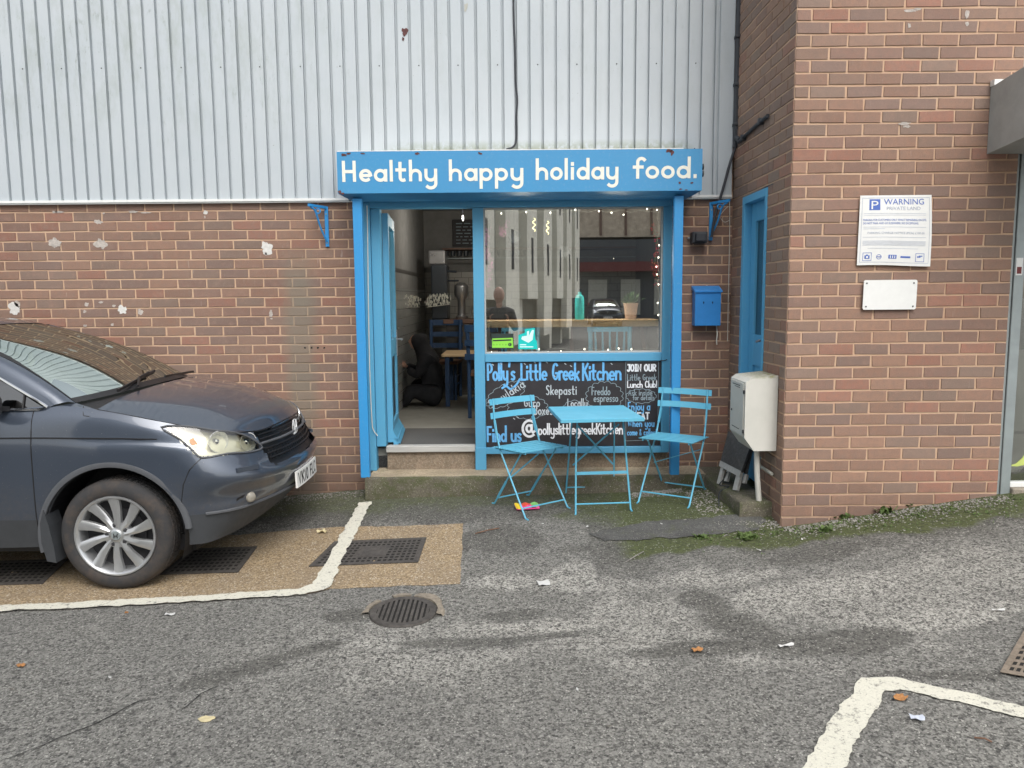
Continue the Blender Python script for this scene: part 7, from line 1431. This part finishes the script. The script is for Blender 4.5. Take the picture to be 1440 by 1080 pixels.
M = Matrix.Translation(a_(-.335,-.10,.53)) @ Matrix.Rotation(rad(-40), 4, 'Z') @ Matrix.Rotation(rad(-50), 4, 'Y'); m = MB(); m.bbox((-.006,-.04,-.075), (.006,.04,.075), .004, M=M); solo(m, 'phone', 'appliance_dark', a_(-.335,-.10,.53), 'dark phone held in the hands of the person crouched in the doorway', 'phone')
# ---- photographer reflected in the window (stands behind the camera)
g0 = G(-.2, -.42); px0 = Vector((-.2, -.42, g0)); pg = thing('person', 'bald person in a dark jacket with a tablet, mirrored in the window', 'person', px0)
def b_(x, y, z): return (px0.x+x, px0.y+y, g0+z*1.07)
V = dict(pelvis=(b_(0,-.05,.95),(.17,.13)), waist=(b_(0,-.05,1.10),(.16,.12)), chest=(b_(0,-.04,1.32),(.20,.13)), upper=(b_(0,-.04,1.46),(.17,.11)), neck=(b_(0,-.02,1.55),.065),
  shl=(b_(-.2,-.03,1.44),.075), ell=(b_(-.27,.06,1.17),.06), wrl=(b_(-.16,.22,1.33),.04), shr=(b_(.2,-.03,1.44),.075), elr=(b_(.27,.06,1.17),.06), wrr=(b_(.16,.22,1.33),.04))
E_ = [('pelvis','waist'),('waist','chest'),('chest','upper'),('upper','neck'),('upper','shl'),('shl','ell'),('ell','wrl'),('upper','shr'),('shr','elr'),('elr','wrr')]
skin_body('jacket', V, E_, 'jacket', pg, px0)
V = dict(pelvis=(b_(0,-.05,.92),(.165,.12)), hl=(b_(-.1,-.05,.84),.095), kl=(b_(-.12,-.03,.48),.065), fl=(b_(-.13,-.05,.09),.05), tl=(b_(-.14,.1,.05),.045), hr=(b_(.1,-.05,.84),.095), kr=(b_(.12,-.03,.48),.065), fr=(b_(.13,-.05,.09),.05), tr=(b_(.14,.1,.05),.045))
skin_body('trousers', V, [('pelvis','hl'),('hl','kl'),('kl','fl'),('fl','tl'),('pelvis','hr'),('hr','kr'),('kr','fr'),('fr','tr')], 'jeans', pg, px0)
m, M = head(px0, Vector(b_(0,0,1.70)), .118, math.pi, pg); m.tube([b_(0,-.02,1.50), b_(0,-.01,1.62)], .055, 10); m.build('head', 'skin', pg, smooth=True)
for s_ in (-1, 1): hand(b_(s_*.13,.26,1.36), (0,.6,.8), (-s_*.6,.6,0), s_, pg, px0)
m = MB(); m.bbox((px0.x-.13, -.13, g0+1.44), (px0.x+.13, -.118, g0+1.62), .004); solo(m, 'tablet', 'appliance_dark', (px0.x, -.12, g0+1.4), 'dark tablet held up by the reflected photographer', 'tablet')
# ================================================================== ACROSS THE YARD (seen mirrored in the cafe glass)
cb_ = thing('opposite_building', 'long cream building with tall piers and slit windows, reflected in the cafe window', 'building', (0, -12, -.2))
A0 = Vector((-.75, 12.3-15.9, 0)); dirv = Vector((.2, -1, 0)).normalized(); nrm = Vector((-dirv.y, dirv.x, 0))*-1
nrm = Vector((dirv.y, -dirv.x, 0)); nrm = nrm if nrm.x > 0 else -nrm
L_ = 19.5
def bx(m, s0, s1, h0, h1, z0, z1, mi=0):
    q = []
    for z in (z0, z1):
        for s_, h in ((s0,h0),(s1,h0),(s1,h1),(s0,h1)): p = A0+dirv*s_+nrm*h; q.append((p.x, p.y, z))
    m.add(q, [(0,3,2,1),(4,5,6,7),(0,1,5,4),(1,2,6,5),(2,3,7,6),(3,0,4,7)], mi)
m = MB(); bx(m, 0, L_, -7, -.25, 1.62, 8.5); m.build('wall', 'pier_grey', cb_)
m = MB(); bx(m, 0, L_, -7, -.9, -.5, 1.62); m.build('lower_wall', 'slit_dark', cb_)
i = 0; s_ = .2
while s_ < L_-1:
    m = MB(); bx(m, s_, s_+1.75, -.25, 0, 1.60 if i % 2 == 0 else .4, 8.5); m.build('pier', 'cream_render', cb_)
    for z0, z1 in ((2.35, 3.35), (4.6, 5.6)): m = MB(); bx(m, s_+.72, s_+.98, -.1, .02, z0, z1); m.build('slit_window', 'slit_dark', cb_)
    m = MB(); bx(m, s_+.3, s_+.8, -.85, -.3, -.3, 1.6); m.build('ground_pier', 'cream_render', cb_)
    s_ += 2.98; i += 1
fb = thing('far_building', 'dark fronted unit with vertical timber boarding above, reflected beyond the cream building', 'building', (9, -41, 0))
m = MB(); m.box((2.2, -46, 5.6), (20, -40.4, 10)); m.build('boarding', 'timber_boards', fb)
m = MB(); m.box((2.2, -46, -.3), (20, -40, 5.4)); m.build('lower_front', 'charcoal_cladding', fb)
m = MB(); m.box((4.5, -40, 3.3), (13, -38.8, 3.9)); m.build('awning', 'awning_red', fb)
for x in (5.2, 7.4, 9.6): m = MB(); m.box((x, -39.98, .4), (x+1.3, -39.9, 2.8)); m.build('shop_window', 'pier_grey', fb)
for k in range(10): m = MB(); m.box((2.6+k*1.7, -40.39, 5.7), (2.75+k*1.7, -40.3, 9.8)); m.build('batten', 'counter_wood', fb)
# second car, a silver-grey copy seen only in the reflection
c2 = copy_thing(car, (5.6, -33, G(5.6, -33)), rad(90), 'distant grey car parked across the yard, seen only as a reflection', 'cars')
